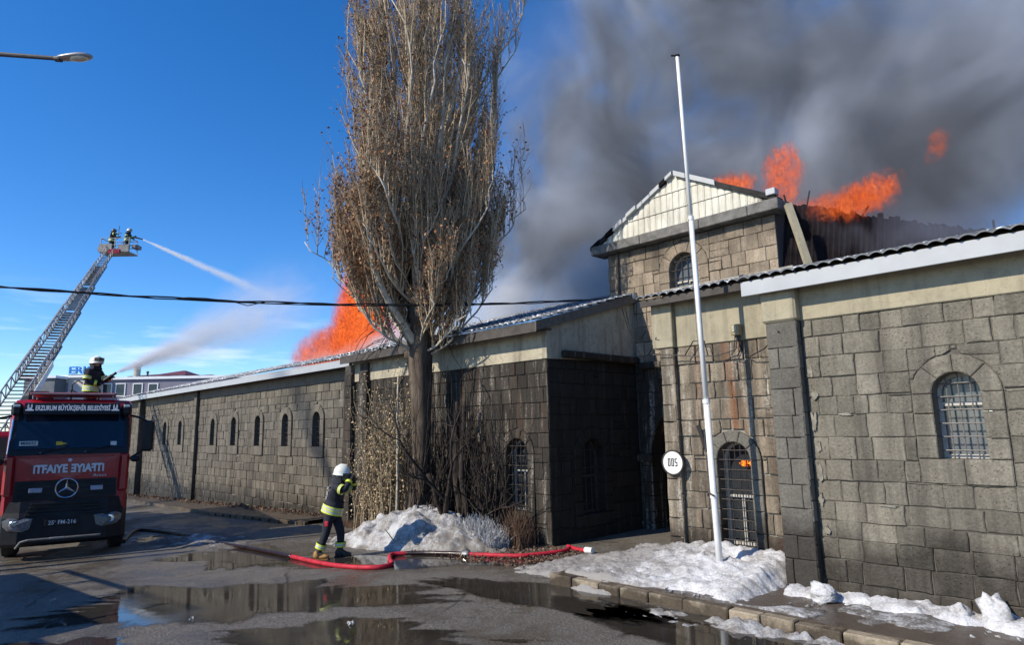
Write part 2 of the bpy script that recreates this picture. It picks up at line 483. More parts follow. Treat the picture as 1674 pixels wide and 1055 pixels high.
def water_mat(name, col, rough=0.02, rip=0.03):
    t = NT(name)
    P = t.pos()
    n = t.noise(2.0, 5, 0.6, P)
    base = t.mix(t.ramp(n, 0.3, 0.7), tuple(x * 0.7 for x in col), tuple(x * 1.3 for x in col))
    h = t.noise(5.0, 3, 0.5, P, 0.3)
    b = t.bsdf(Base_Color=base, Roughness=t.ramp(t.noise(1.1, 4, 0.6, P), 0.35, 0.7, rough, rough + 0.10), Normal=t.bump(h, rip, 0.02))
    b.inputs["IOR"].default_value = 1.33
    b.inputs["Specular IOR Level"].default_value = 0.75
    # the film thins out to bare asphalt at its broken edge
    a_ = t.math('ADD', t.attr("tone"), t.math('MULTIPLY', t.math('SUBTRACT', t.noise(7, 6, 0.75, P), 0.5), 1.1))
    t.set(b.inputs["Alpha"], t.ramp(a_, 0.10, 0.42))
    return t.m


M['road'] = road_mat()
M['puddle'] = water_mat("muddy_puddle_water", (0.035, 0.030, 0.024))


def ground_coords(lo, hi, dense_lo, dense_hi, step, grow=1.35):
    c = list(np.arange(dense_lo, dense_hi + 1e-6, step))
    s = step; x = dense_hi
    while x < hi: s *= grow; x += s; c.append(min(x, hi))
    s = step; x = dense_lo
    while x > lo: s *= grow; x -= s; c.insert(0, max(x, lo))
    return np.array(sorted(set(np.round(c, 4))))


xs = ground_coords(-900, 500, -46, 6, 0.5); ys = ground_coords(-400, 900, -2, 12, 0.35)
GX, GY = np.meshgrid(xs, ys, indexing='ij')
GZ = gz(GX, GY)
nx, ny = GX.shape
ii = np.arange(nx * ny).reshape(nx, ny)
Q = np.stack([ii[:-1, :-1], ii[1:, :-1], ii[1:, 1:], ii[:-1, 1:]], -1).reshape(-1, 4)
road = mk_np("road", np.stack([GX, GY, GZ], -1).reshape(-1, 3), Q, M['road'], smooth=True)
tag(road, kind="structure")


def organic(cx, cy, rx, ry, rot, seed, n=150, amp=0.34):
    r = np.random.default_rng(seed)
    th = np.linspace(0, 2 * PI, n, endpoint=False)
    rad = np.ones(n)
    for k in range(2, 30):
        rad += amp / k ** 0.9 * r.normal() * np.cos(k * th + r.uniform(0, 6.28))
    rad = np.clip(rad, 0.35, 1.8)
    x = rx * rad * np.cos(th); y = ry * rad * np.sin(th)
    c, s = math.cos(rot), math.sin(rot)
    return cx + c * x - s * y, cy + s * x + c * y


def puddle(cx, cy, rx, ry, rot, seed, name="puddle", dz=0.004, mat='puddle', amp=0.36):
    px, py = organic(cx, cy, rx, ry, rot, seed, amp=amp)
    n = len(px); V = []; Fq = []
    rings = (1.0, 0.75, 0.5, 0.25)
    for f in rings:
        X = cx + (px - cx) * f; Y = cy + (py - cy) * f
        Z = gz(X, Y) + dz
        V += list(np.stack([X, Y, Z], -1))
    V.append(np.array([cx, cy, float(gz(cx, cy)) + dz]))
    for a in range(len(rings) - 1):
        for k in range(n):
            Fq.append((a * n + k, a * n + (k + 1) % n, (a + 1) * n + (k + 1) % n, (a + 1) * n + k))
    for k in range(n): Fq.append(((len(rings) - 1) * n + k, (len(rings) - 1) * n + (k + 1) % n, len(V) - 1))
    T = np.concatenate([np.full(n, x_) for x_ in (0.0, 0.5, 0.9, 1.2)] + [np.array([1.4])])
    o = mk(name, V, Fq, M[mat], smooth=True, center=False, tone=T)
    return tag(o, kind="structure")


for a in ((-9.9, 3.9, 3.0, 1.3, 0.80, 11), (-7.1, 3.9, 1.5, 0.75, 0.75, 12), (-10.4, 7.4, 2.2, 1.1, 0.5, 13), (-6.6, 6.75, 2.4, 0.62, 0.10, 14),
          (-3.6, 6.75, 3.0, 0.60, 0.03, 15), (-9.1, 1.75, 0.8, 0.4, 0.6, 16), (-14.0, 5.6, 1.8, 1.2, 0.2, 18), (-18.5, 5.6, 1.6, 0.7, 0.1, 19), (-5.4, 5.1, 0.2, 0.07, 0.6, 20)):
    puddle(*a, amp=0.13 if a[3] < 0.7 and a[2] > 2 else 0.34)

# pavement with kerb stones (right) and the kerb along the wing (left)
M['paving'] = None


def paving_mat():
    t = NT("wet_brown_paving")
    P = t.pos()
    n = t.noise(4, 6, 0.65, P)
    base = t.mix(t.ramp(n, 0.3, 0.7), (0.045, 0.033, 0.025), (0.095, 0.072, 0.055))
    g = t.noise(70, 3, 0.7, P)
    base = t.mix(t.ramp(g, 0.5, 0.75, 0, 0.5), base, (0.16, 0.14, 0.115))
    t.bsdf(Base_Color=base, Roughness=t.ramp(n, 0.35, 0.65, 0.18, 0.6), Normal=t.bump(g, 0.3, 0.006))
    return t.m


M['paving'] = paving_mat()
M['kerb'] = stone_mat("kerb_stone_face", (0.20, 0.165, 0.12), (0.38, 0.32, 0.235), streak=0.2, wet=(0.02, 0.12))
pv = MB()
pv.box(-6.9, 14, 7.50, 9.6, -0.3, 0.13)
pave = pv.build("pavement", M['paving']); tag(pave, kind="structure")
x = -6.95
k = 0
while x < 4.0:
    w = random.uniform(0.34, 0.62)
    mb = MB(); j = random.uniform(-0.012, 0.012); tlt = random.uniform(-0.01, 0.01)
    mb.bbox(x + 0.008, x + w - 0.008, 7.34 + j, 7.495, -0.15, 0.128 + tlt, 0.014)
    mb.build("kerb_stone", M['kerb'], pave, tone=random.random())
    x += w
# far kerb: along the wing, a slightly raised strip of pavement
LKX = np.array([-44, -36, -30, -25, -21, -18.2]); LKY = np.array([9.05, 9.0, 8.75, 8.55, 8.75, 8.95])
lp = MB()
V = []; Fq = []
XX = np.linspace(-44, -18.2, 40); YY = np.interp(XX, LKX, LKY)
for X, Y in zip(XX, YY):
    z0 = float(gz(X, Y)) + 0.10; z1 = float(gz(X, 10.4)) + 0.12
    V += [(X, Y + 0.12, z0), (X, 10.4, z1)]
for i in range(len(XX) - 1): Fq.append((2 * i, 2 * i + 2, 2 * i + 3, 2 * i + 1))
pave2 = mk("pavement", V, Fq, M['paving'], center=False); tag(pave2, kind="structure")
X = -43.5
while X < -18.3:
    w = random.uniform(0.42, 0.6)
    y = float(np.interp(X, LKX, LKY)); z = float(gz(X + w / 2, y))
    mb = MB(); mb.bbox(X + 0.01, X + w - 0.01, y, y + 0.115, z - 0.1, z + 0.105 + random.uniform(-0.01, 0.01), 0.012)
    mb.build("kerb_stone", M['kerb'], pave2, tone=random.random())
    X += w


# ------------------------------------------------------------------ masonry
def plane_front(Y0): return lambda u, v, d: (u, Y0 - d, v)          # faces -Y, d is outwards
def plane_side(X0): return lambda u, v, d: (X0 + d, u, v)           # faces +X, u is world Y


def stone_from_poly(poly, fmap, d0, d1, bev, rnd):
    """a block with chamfered front edges; poly counter-clockwise in (u, v)"""
    n = len(poly)
    cu = sum(p[0] for p in poly) / n; cv = sum(p[1] for p in poly) / n
    V = [fmap(p[0], p[1], d0) for p in poly] + [fmap(p[0], p[1], d1 - bev) for p in poly]
    for p in poly:
        du, dv = p[0] - cu, p[1] - cv
        L = math.hypot(du, dv) + 1e-6
        k = max(0.5, 1 - bev * 1.5 / L)
        V.append(fmap(cu + du * k, cv + dv * k, d1 + rnd.uniform(-0.003, 0.003)))
    Fq = []
    for a in (0, n):
        for i in range(n): Fq.append((a + i, a + (i + 1) % n, a + n + (i + 1) % n, a + n + i))
    V.append(fmap(cu + rnd.uniform(-0.04, 0.04), cv + rnd.uniform(-0.03, 0.03), d1 + rnd.uniform(-0.002, 0.008)))
    for i in range(n): Fq.append((2 * n + i, 2 * n + (i + 1) % n, 3 * n))
    return V, Fq


def hole_hw(h, v):
    uc, rho, s0, sp = h
    if v < s0: return 0.0
    if v <= sp: return rho
    q = rho * rho - (v - sp) ** 2
    return math.sqrt(q) if q > 0 else 0.0


def cut_rect(u0, u1, v0, v1, holes):
    """rectangle minus arched holes -> list of polygons"""
    for h in holes:
        uc, rho, s0, sp = h
        if u1 <= uc - rho or u0 >= uc + rho or v1 <= s0 or v0 >= sp + rho: continue
        if hole_hw(h, max(v0, s0, min(v1, sp))) == 0: continue
        out = []
        vs = [v0] + [b for b in (s0, sp) if v0 < b < v1] + [v1]
        for a, b in zip(vs[:-1], vs[1:]):
            if b <= s0 + 1e-6:
                out += cut_rect(u0, u1, a, b, [g for g in holes if g is not h]); continue
            ns = 1 if b <= sp + 1e-6 else 5
            samp = [a + (b - a) * i / ns for i in range(ns + 1)]
            for side in (-1, 1):
                w0 = max(u0, uc) if side > 0 else u0
                w1 = u1 if side > 0 else min(u1, uc)
                if w1 - w0 < 0.02: continue
                inner = []
                for v in samp:
                    e = hole_hw(h, min(v, sp) if b <= sp + 1e-6 else v)
                    inner.append((max(w0, uc + e) if side > 0 else min(w1, uc - e), v))
                if side > 0: inner = [(p, v) for p, v in inner if p < w1 - 0.02]
                else: inner = [(p, v) for p, v in inner if p > w0 + 0.02]
                if len(inner) < 2: continue
                far = w1 if side > 0 else w0
                va, vb = inner[0][1], inner[-1][1]
                if side > 0: poly = [(far, va), (far, vb)] + inner[::-1]
                else: poly = [(far, vb), (far, va)] + inner
                out.append(poly)
        return out
    return [[(u0, v0), (u1, v0), (u1, v1), (u0, v1)]]


def rough_poly(poly, j, rnd):
    out = []
    n = len(poly)
    for i in range(n):
        a, b = poly[i], poly[(i + 1) % n]
        out.append((a[0] + rnd.uniform(-j, j) * 0.6, a[1] + rnd.uniform(-j, j) * 0.6))
        if n == 4 and math.hypot(b[0] - a[0], b[1] - a[1]) > 0.2:
            t = rnd.uniform(0.3, 0.7)
            out.append((a[0] + (b[0] - a[0]) * t + rnd.uniform(-j, j), a[1] + (b[1] - a[1]) * t + rnd.uniform(-j, j)))
    return out


def masonry(fmap, u0, u1, v0, v1, holes, mat, parent, hc=(0.24, 0.32), wc=(0.24, 0.58), gap=0.006, jit=0.006, djit=0.012, limit=300, seed=1, order=None, tone_rng=(0, 1), name="stone"):
    rnd = random.Random(seed)
    polys = []
    v = v1
    courses = []
    while v > v0 + 0.05:
        h = rnd.uniform(*hc)
        if v - h < v0 + hc[0] * 0.6: h = v - v0
        courses.append((v - h, v)); v -= h
    for (a, b) in courses:
        u = u0 - rnd.uniform(0, wc[0] * 0.4)
        while u < u1 - 0.03:
            w = rnd.uniform(*wc) * (1.0 if rnd.random() > 0.12 else 0.6)
            e = u + w
            if u1 - e < wc[0] * 0.5: e = u1
            l = max(u, u0)
            sub = [(a, b)]
            if rnd.random() < 0.035 and b - a > 0.24: m_ = a + (b - a) * rnd.uniform(0.4, 0.6); sub = [(a, m_), (m_, b)]
            for (sa, sb) in sub:
                for p in cut_rect(l, e, sa, sb, holes):
                    if len(p) == 4 and (max(q[0] for q in p) - min(q[0] for q in p)) < 0.03: continue
                    polys.append(p)
            u = e
    items = []
    for p in polys:
        cu = sum(q[0] for q in p) / len(p); cv = sum(q[1] for q in p) / len(p)
        g = gap * rnd.uniform(0.6, 1.7)
        q = []
        for (a, b) in p:
            q.append((a + (g if a < cu else -g), b + (g if b < cv else -g)))
        q = rough_poly(q, jit, rnd)
        d1 = rnd.uniform(-djit, djit)
        V, Fq = stone_from_poly(q, fmap, -0.07, d1, 0.006 + jit * 0.25, rnd)
        tn = min(1, max(0, rnd.gauss(0.5, 0.27)))
        tn = tone_rng[0] + (tone_rng[1] - tone_rng[0]) * tn
        items.append((cu, cv, V, Fq, tn))
    if order: items.sort(key=lambda it: order(it[0], it[1]))
    for (cu, cv, V, Fq, tn) in items[:limit]:
        mk(name, V, Fq, mat, parent, tone=tn)
    rest = items[limit:]
    if rest:
        Vs = []; Fs = []; T = []
        for (_, _, V, Fq, tn) in rest:
            n = len(Vs); Vs += V; Fs += [tuple(i + n for i in f) for f in Fq]; T += [tn] * len(V)
        o = mk("far_stones", Vs, Fs, mat, parent, tone=np.array(T)); o["kind"] = "stuff"
    return len(items)


def wall_core(fmap, u0, u1, v0, v1, holes, mat, parent, depth=0.4, front=-0.035, name="mortar_core"):
    """the mortar body behind the stones, with the openings left out"""
    mb = MB()
    hs = sorted(holes, key=lambda h: h[0])
    u = u0
    segs = []
    for h in hs:
        if h[0] - h[1] > u: segs.append((u, h[0] - h[1], None))
        segs.append((h[0] - h[1], h[0] + h[1], h)); u = h[0] + h[1]
    segs.append((u, u1, None))
    for a, b, h in segs:
        if b - a < 1e-4: continue
        if h is None: P = [[(a, v0), (b, v0), (b, v1), (a, v1)]]
        else:
            uc, rho, s0, sp = h
            P = []
            if s0 > v0: P.append([(a, v0), (b, v0), (b, s0), (a, s0)])
            ang = [i * PI / 16 for i in range(9)]
            P.append([(uc + rho * math.cos(t), sp + rho * math.sin(t)) for t in ang] + [(uc, v1), (b, v1)])
            P.append([(a, v1), (uc, v1)] + [(uc - rho * math.cos(t), sp + rho * math.sin(t)) for t in ang[::-1]])
        for poly in P:
            n = len(poly)
            V = [fmap(p[0], p[1], front) for p in poly] + [fmap(p[0], p[1], -depth) for p in poly]
            Fq = [tuple(range(n)), tuple(range(2 * n - 1, n - 1, -1))] + [(i, i + n, (i + 1) % n + n, (i + 1) % n) for i in range(n)]
            mb.add(V, Fq)
    return mb.build(name, mat, parent)


def surround(fmap, uc, hw, s0, sp, ring, mat, parent, proud=0.035, deep=0.34, nj=3, nv=5, sill=0.26, sill_n=2, seed=1, tone=(0.4, 0.8), jointg=0.006, sill_ext=0.0):
    """jamb stones, voussoirs and sill stones round an arched opening, each its own stone"""
    rnd = random.Random(seed)
    def blk(poly):
        V, Fq = stone_from_poly(poly, fmap, -deep, proud + rnd.uniform(-0.004, 0.004), 0.01, rnd)
        n = len(poly); Fq.append(tuple(range(n))[::-1])
        mk("surround_stone", V, Fq, mat, parent, tone=rnd.uniform(*tone))
    g = jointg
    R = hw + ring
    for s in (-1, 1):
        cuts = [s0] + sorted(s0 + (sp - s0) * (i + rnd.uniform(-0.15, 0.15)) / nj for i in range(1, nj)) + [sp]
        for a, b in zip(cuts[:-1], cuts[1:]):
            x0, x1 = sorted((uc + s * hw, uc + s * R))
            blk([(x0, a + g), (x1, a + g), (x1, b - g), (x0, b - g)])
    cuts = [i * PI / nv for i in range(nv + 1)]
    for a, b in zip(cuts[:-1], cuts[1:]):
        ga = g / R
        T = [a + ga + (b - a - 2 * ga) * i / 4 for i in range(5)]
        blk([(uc + R * math.cos(t), sp + R * math.sin(t)) for t in T] + [(uc + hw * math.cos(t), sp + hw * math.sin(t)) for t in T[::-1]])
    if sill:
        L = 2 * R + 2 * sill_ext
        for i in range(sill_n):
            a = uc - R - sill_ext + L * i / sill_n; b = a + L / sill_n
            blk([(a + g, s0 - sill), (b - g, s0 - sill), (b - g, s0 - g), (a + g, s0 - g)])


def arched_window(fmap, uc, hw, s0, sp, parent, depth=0.26, bars=(4, 6), bar_r=0.009, frame_mat='wframe_dark', pane_mat='glass', each_bar=False, mull=True, bar_d=-0.10, iron='iron', transom=None):
    """frame, pane and iron bars set into an opening"""
    fw = 0.045
    mb = MB()
    d0, d1 = -depth - 0.05, -depth
    def boxuv(a, b, c, d, e0=d0, e1=d1, M_=mb):
        V = [fmap(u, v, q) for q in (e0, e1) for v in (c, d) for u in (a, b)]
        M_.add(V, [(0, 2, 3, 1), (4, 5, 7, 6), (0, 1, 5, 4), (2, 6, 7, 3), (0, 4, 6, 2), (1, 3, 7, 5)])
    boxuv(uc - hw, uc - hw + fw, s0, sp); boxuv(uc + hw - fw, uc + hw, s0, sp)
    boxuv(uc - hw + fw, uc + hw - fw, s0, s0 + fw)
    n = 12
    ring_v = []
    for i in range(n + 1):
        t = PI * i / n
        for rr in (hw, hw - fw):
            for q in (d0, d1): ring_v.append(fmap(uc + rr * math.cos(t), sp + rr * math.sin(t), q))
    rf = []
    for i in range(n):
        a = 4 * i; b = a + 4
        rf += [(a + 1, a + 3, b + 3, b + 1), (a + 2, a, b, b + 2), (a + 3, a + 2, b + 2, b + 3), (a, a + 1, b + 1, b)]
    mb.add(ring_v, rf)
    if transom is None: transom = s0 + (sp - s0) * 0.72
    boxuv(uc - hw + fw, uc + hw - fw, transom - fw / 2, transom + fw / 2, d0 + 0.004, d1 + 0.006)
    if mull: boxuv(uc - fw / 2, uc + fw / 2, s0 + fw, transom - fw / 2, d0 + 0.004, d1 + 0.004)
    win = mb.build("window", M[frame_mat], parent)
    pm = MB()
    arc = [(uc + (hw - 0.01) * math.cos(PI * i / n), sp + (hw - 0.01) * math.sin(PI * i / n)) for i in range(n + 1)]
    poly = [(uc - hw + 0.01, s0 + 0.01), (uc + hw - 0.01, s0 + 0.01)] + arc
    k = len(poly)
    pm.add([fmap(u, v, d0 + 0.012) for u, v in poly] + [fmap(u, v, d0 + 0.004) for u, v in poly],
           [tuple(range(k)), tuple(range(2 * k - 1, k - 1, -1))] + [(i, i + k, (i + 1) % k + k, (i + 1) % k) for i in range(k)])
    pm.build("pane", M[pane_mat], win)
    nvb, nhb = bars
    if nvb:
        gm = MB()
        lst = []
        for i in range(nvb):
            u = uc - hw + 2 * hw * (i + 1) / (nvb + 1)
            top = sp + math.sqrt(max(0, hw * hw - (u - uc) ** 2))
            lst.append(((u, s0 + 0.003), (u, top), 0.0))
        for j in range(nhb):
            v = s0 + (sp + hw * 0.75 - s0) * (j + 0.6) / nhb
            e = hw if v <= sp else math.sqrt(max(0.0, hw * hw - (v - sp) ** 2))
            lst.append(((uc - e, v), (uc + e, v), 2 * bar_r * 0.8))
        for a, b, dd in lst:
            t = MB() if each_bar else gm
            jx = random.uniform(-0.006, 0.006)
            t.tube([fmap(a[0], a[1], bar_d + dd), fmap((a[0] + b[0]) / 2 + jx, (a[1] + b[1]) / 2 + jx, bar_d + dd + jx), fmap(b[0], b[1], bar_d + dd)], bar_r, 6)
            if each_bar: t.build("bar", M[iron], win)
        if not each_bar: gm.build("grille", M[iron], win)
    return win


def tile_roof(x0, x1, y0, z0, length, slope, mat, parent, wl=0.17, amp=0.028, thick=0.02, step=0.35, name="tile_sheet", sub=6):
    """a tile-profile sheet that rises away from its eave at (y0, z0)"""
    nxp = int((x1 - x0) / wl * sub); X = np.linspace(x0, x1, nxp + 1)
    ph = (X - x0) / wl * 2 * PI
    prof = amp * (np.abs(np.sin(ph / 2)) ** 0.8) * 2
    rows = []; tone = []
    nr = max(1, int(length / step))
    for r in range(nr):
        for e in (0, 1):
            L = r * step + (0 if e == 0 else step * 0.98)
            lift = 0.03 if e == 0 else 0.0
            rows.append(np.stack([X, np.full_like(X, y0 + L * math.cos(math.atan(slope))), z0 + L * math.sin(math.atan(slope)) + prof + lift], -1))
            tone.append(np.full(len(X), 1.0 if e == 0 else 0.0))
    rows.insert(0, rows[0] - np.array([0, -0.004, thick])); tone.insert(0, tone[0] * 0)
    V = np.concatenate(rows); T = np.concatenate(tone)
    n = len(X); k = len(rows)
    idx = np.arange(n * k).reshape(k, n)
    Q = np.stack([idx[:-1, :-1], idx[:-1, 1:], idx[1:, 1:], idx[1:, :-1]], -1).reshape(-1, 4)
    return mk_np(name, V, Q, mat, parent, smooth=False, tone=T)


# ------------------------------------------------------------------ near building (right): wall with arched window, pilasters, recess
YR, YP, YC = 8.85, 8.70, 9.55
near = thing("stone_building", "low dark stone building with white eave board and arched barred windows beside the flagpole", "building", (-2.0, 9.5, 0.0))
fR = plane_front(YR)
win_r = (-1.89, 0.24, 1.82, 2.57)
holeR = [(win_r[0], win_r[1] + 0.212, win_r[2] - 0.285, win_r[3])]
PB = 3.63      # bottom of the plaster band
masonry(fR, -3.56, 3.2, -0.15, PB, holeR, M['stone_near'], near, (0.22, 0.30), (0.20, 0.46), 0.0040, 0.011, 0.010, limit=260, seed=21, order=lambda u, v: abs(u + 2.2))
wall_core(fR, -3.58, 3.2, -0.3, 4.4, [(win_r[0], win_r[1] + 0.08, win_r[2] - 0.1, win_r[3])], M['mortar_mid'], near, front=-0.02)
surround(fR, *win_r, 0.205, M['stone_near'], near, 0.012, 0.3, 3, 4, 0.28, 2, 5, (0.55, 0.85), 0.004)
arched_window(fR, *win_r, near, 0.24, (3, 6), 0.009, 'wframe', 'glass_grey', True, False, -0.16, 'iron_pale', 2.45)
for k, (u, v, w, h) in enumerate(((-3.49, 2.95, 0.05, 0.14), (-3.46, 2.62, 0.07, 0.10), (-3.50, 2.28, 0.06, 0.2), (-3.47, 1.95, 0.05, 0.12), (-3.48, 1.62, 0.06, 0.18), (-3.5, 1.28, 0.05, 0.13), (-3.46, 0.9, 0.05, 0.1), (-3.1, 2.36, 0.14, 0.03), (-2.7, 1.25, 0.16, 0.02))):
    px_, py_ = organic(u, v, w * 0.55, h * 0.6, 0, 400 + k, n=26, amp=0.3)
    V = [(a_, YR - 0.022, b_) for a_, b_ in zip(px_, py_)] + [(a_, YR + 0.02, b_) for a_, b_ in zip(px_, py_)]
    mk("mortar_smear", V, [tuple(range(26)), tuple(range(51, 25, -1))] + [(i, i + 26, (i + 1) % 26 + 26, (i + 1) % 26) for i in range(26)], M['mortar_smear'], near)
# plaster band
pb = MB(); pb.bbox(-3.57, 3.2, YR - 0.025, YR + 0.06, PB, 4.32, 0.012)
pb.build("plaster_band", M['plaster'], near)
# pilaster in front of the recess corner
fP = plane_front(YP)
masonry(fP, -3.99, -3.57, -0.15, PB - 0.0, [], M['stone_pilaster'], near, (0.27, 0.36), (0.2, 0.42), 0.004, 0.006, 0.004, seed=22)
pc = MB(); pc.box(-3.99, -3.575, YP + 0.035, YC + 0.3, -0.3, 4.3); pc.build("pilaster_core", M['mortar_dark'], near)
masonry(plane_side(-3.565), YP + 0.005, YR - 0.01, -0.15, PB, [], M['stone_pilaster'], near, (0.25, 0.33), (0.3, 0.42), 0.005, 0.004, 0.004, seed=23)
pp = MB(); pp.bbox(-4.03, -3.55, YP - 0.03, YR + 0.05, PB, 4.3, 0.03); pp.build("plaster_band", M['plaster'], near)
# recessed wall with the low barred window
fC = plane_front(YC)
dw = (-5.05, 0.275, 0.42, 1.72)
masonry(fC, -5.95, -3.98, -0.1, 3.56, [(dw[0], dw[1] + 0.178, dw[2] - 0.1, dw[3])], M['stone_recess'], near, (0.25, 0.33), (0.2, 0.42), 0.007, 0.010, 0.014, seed=24)
wall_core(fC, -6.19, -3.9, -0.3, 4.6, [(dw[0], dw[1] + 0.07, dw[2] - 0.1, dw[3])], M['mortar_pale'], near)
surround(fC, *dw, 0.17, M['stone_pilaster'], near, 0.03, 0.3, 5, 5, 0.14, 2, 6, (0.5, 1.0), 0.005)
arched_window(fC, *dw, near, 0.22, (5, 10), 0.009, 'wframe', 'glass', True, True, -0.04, 'iron', 1.15)
fL = plane_front(YC - 0.10)
masonry(fL, -6.215, -5.95, -0.1, 3.56, [], M['stone_recess'], near, (0.27, 0.34), (0.34, 0.36), 0.006, 0.008, 0.006, seed=25, tone_rng=(0.2, 0.9))
mb = MB(); mb.box(-6.21, -5.955, YC - 0.065, YC - 0.04, -0.3, 4.4); mb.build("pilaster_core", M['mortar_dark'], near)
masonry(plane_side(-5.945), YC - 0.095, YC - 0.01, -0.1, 3.56, [], M['stone_recess'], near, (0.27, 0.34), (0.3, 0.3), 0.005, 0.003, 0.003, seed=26)
mb = MB(); mb.bbox(-6.33, -5.93, YC - 0.135, YC + 0.1, 3.56, 4.42, 0.012); mb.build("plaster_band", M['plaster'], near)
mb = MB(); mb.bbox(-5.93, -4.03, YC - 0.03, YC + 0.08, 3.56, 4.45, 0.01); mb.build("plaster_band", M['plaster'], near)
mb = MB(); mb.box(-6.20, -5.95, YC + 0.42, 13.0, -0.3, 4.5); mb.box(3.1, 3.2, YR + 0.4, 13.0, -0.3, 4.4); mb.build("end_wall", M['plaster_wing'], near)
# roof
mb = MB(); mb.bbox(-4.22, 3.3, 8.53, 8.56, 4.03, 4.235, 0.004); mb.build("fascia_board", M['fascia'], near)
mb = MB(); mb.box(-4.20, 3.3, 8.565, 9.0, 4.20, 4.23); mb.build("soffit_board", M['soffit'], near)
tile_roof(-4.23, 3.35, 8.47, 4.240, 5.2, 0.240, M['tile'], near, wl=0.155, amp=0.019)
mb = MB(); mb.bbox(-6.42, -4.18, 9.24, 9.28, 4.28, 4.40, 0.004); mb.build("eave_beam", M['fascia_dark'], near)
mb = MB(); mb.box(-6.40, -4.18, 9.285, 9.7, 4.385, 4.405); mb.build("soffit_board", M['soffit'], near)
tile_roof(-6.45, -4.2, 9.17, 4.40, 3.6, 0.245, M['tile'], near, wl=0.155, amp=0.022)

# ------------------------------------------------------------------ projecting block (middle)
YB, XB, YT = 9.9, -9.28, 13.02
block = thing("stone_annex", "soot streaked stone annex with stained plaster gable directly behind the poplar trunk", "building", (-13.3, 11.5, -0.3))
fB = plane_front(YB); fS = plane_side(XB)
wb1 = (-10.24, 0.33, 0.52, 1.72); wb2 = (-11.72, 0.33, 0.52, 1.72); wsd = (11.3, 0.40, 0.42, 1.62)
hB = [(w[0], w[1] + 0.197, w[2] - 0.206, w[3]) for w in (wb1, wb2)]
ST = 3.70
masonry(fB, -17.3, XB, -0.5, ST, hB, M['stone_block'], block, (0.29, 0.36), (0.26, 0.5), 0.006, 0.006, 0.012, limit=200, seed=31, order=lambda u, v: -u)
wall_core(fB, -17.3, XB - 0.03, -0.8, 4.35, [(w[0], w[1] + 0.08, w[2] - 0.1, w[3]) for w in (wb1, wb2)], M['mortar_block'], block)
for k, w in enumerate((wb1, wb2)):
    surround(fB, *w, 0.19, M['stone_block'], block, 0.02, 0.3, 4, 5, 0.2, 2, 33 + k, (0.3, 0.7))
    arched_window(fB, *w, block, 0.24, (4, 7), 0.011, 'wframe', 'glass', False, True, -0.06, 'iron', 1.35)
masonry(fS, YB + 0.01, YT, -0.5, 3.80, [(wsd[0], wsd[1] + 0.248, wsd[2] - 0.256, wsd[3])], M['stone_block_shaded'], block, (0.29, 0.36), (0.3, 0.5), 0.006, 0.006, 0.010, limit=95, seed=32, tone_rng=(0.1, 0.7))
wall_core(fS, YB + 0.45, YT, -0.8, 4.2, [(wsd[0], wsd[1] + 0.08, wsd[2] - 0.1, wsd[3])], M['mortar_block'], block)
surround(fS, *wsd, 0.24, M['stone_block_shaded'], block, 0.02, 0.3, 4, 6, 0.25, 2, 36, (0.2, 0.5))
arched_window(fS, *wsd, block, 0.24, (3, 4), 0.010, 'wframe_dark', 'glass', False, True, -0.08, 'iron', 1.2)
# plaster: front band and gable triangle on the side
mb = MB(); mb.bbox(-17.2, XB + 0.03, YB - 0.03, YB + 0.1, ST, 4.30, 0.01); mb.build("plaster_band", M['plaster_block'], block)
sl_b = 0.285
gp = [(YB - 0.02, ST), (YT, 3.80), (YT, 4.43 + sl_b * (YT - YB)), (YB - 0.02, 4.42)]
V = [(XB + 0.028, y, z) for y, z in gp] + [(XB - 0.15, y, z) for y, z in gp]
mk("gable_plaster", V, [(0, 1, 2, 3), (7, 6, 5, 4)] + [(i, i + 4, (i + 1) % 4 + 4, (i + 1) % 4) for i in range(4)], M['plaster_block'], block)
mb = MB(); mb.bbox(XB + 0.03, XB + 0.17, YB + 0.40, YT - 0.02, 3.74, 3.90, 0.03); mb.build("cornice", M['stone_block'], block, tone=0.4)
# roof
tile_roof(-17.25, XB + 0.16, 9.42, 4.435, 7.2, sl_b, M['tile_snowy'], block, wl=0.17, amp=0.022)
mb = MB(); mb.bbox(-17.2, XB + 0.12, 9.47, 9.50, 4.22, 4.44, 0.004); mb.build("fascia_board", M['fascia_dark'], block)
mb = MB(); mb.box(-17.2, XB + 0.12, 9.505, 9.95, 4.30, 4.33); mb.build("soffit_board", M['fascia_dark'], block)
vb = [(9.44, 4.24), (YT - 0.03, 4.24 + sl_b * (YT - 9.44)), (YT - 0.03, 4.445 + sl_b * (YT - 9.44)), (9.44, 4.445)]
V = [(XB + 0.12, y, z) for y, z in vb] + [(XB + 0.155, y, z) for y, z in vb]
mk("verge_board", V, [(3, 2, 1, 0), (4, 5, 6, 7)] + [(i, (i + 1) % 4, (i + 1) % 4 + 4, i + 4) for i in range(4)], M['soffit'], block)
# end pilasters beside the wing
for xx in (-17.45, -16.6):
    masonry(plane_front(YB - 0.14), xx, xx + 0.42, -0.7, 3.95, [], M['stone_block'], block, (0.3, 0.38), (0.4, 0.45), 0.006, 0.006, 0.006, seed=int(-xx * 10), tone_rng=(0.5, 1))
    mb = MB(); mb.box(xx + 0.01, xx + 0.41, YB - 0.105, YB + 0.5, -1, 4.2); mb.build("pilaster_core", M['mortar_block'], block)
# back part
mb = MB(); mb.box(-17.25, -17.0, 10.35, 16.4, -1.2, 4.6); mb.build("end_wall", M['plaster_wing'], block)

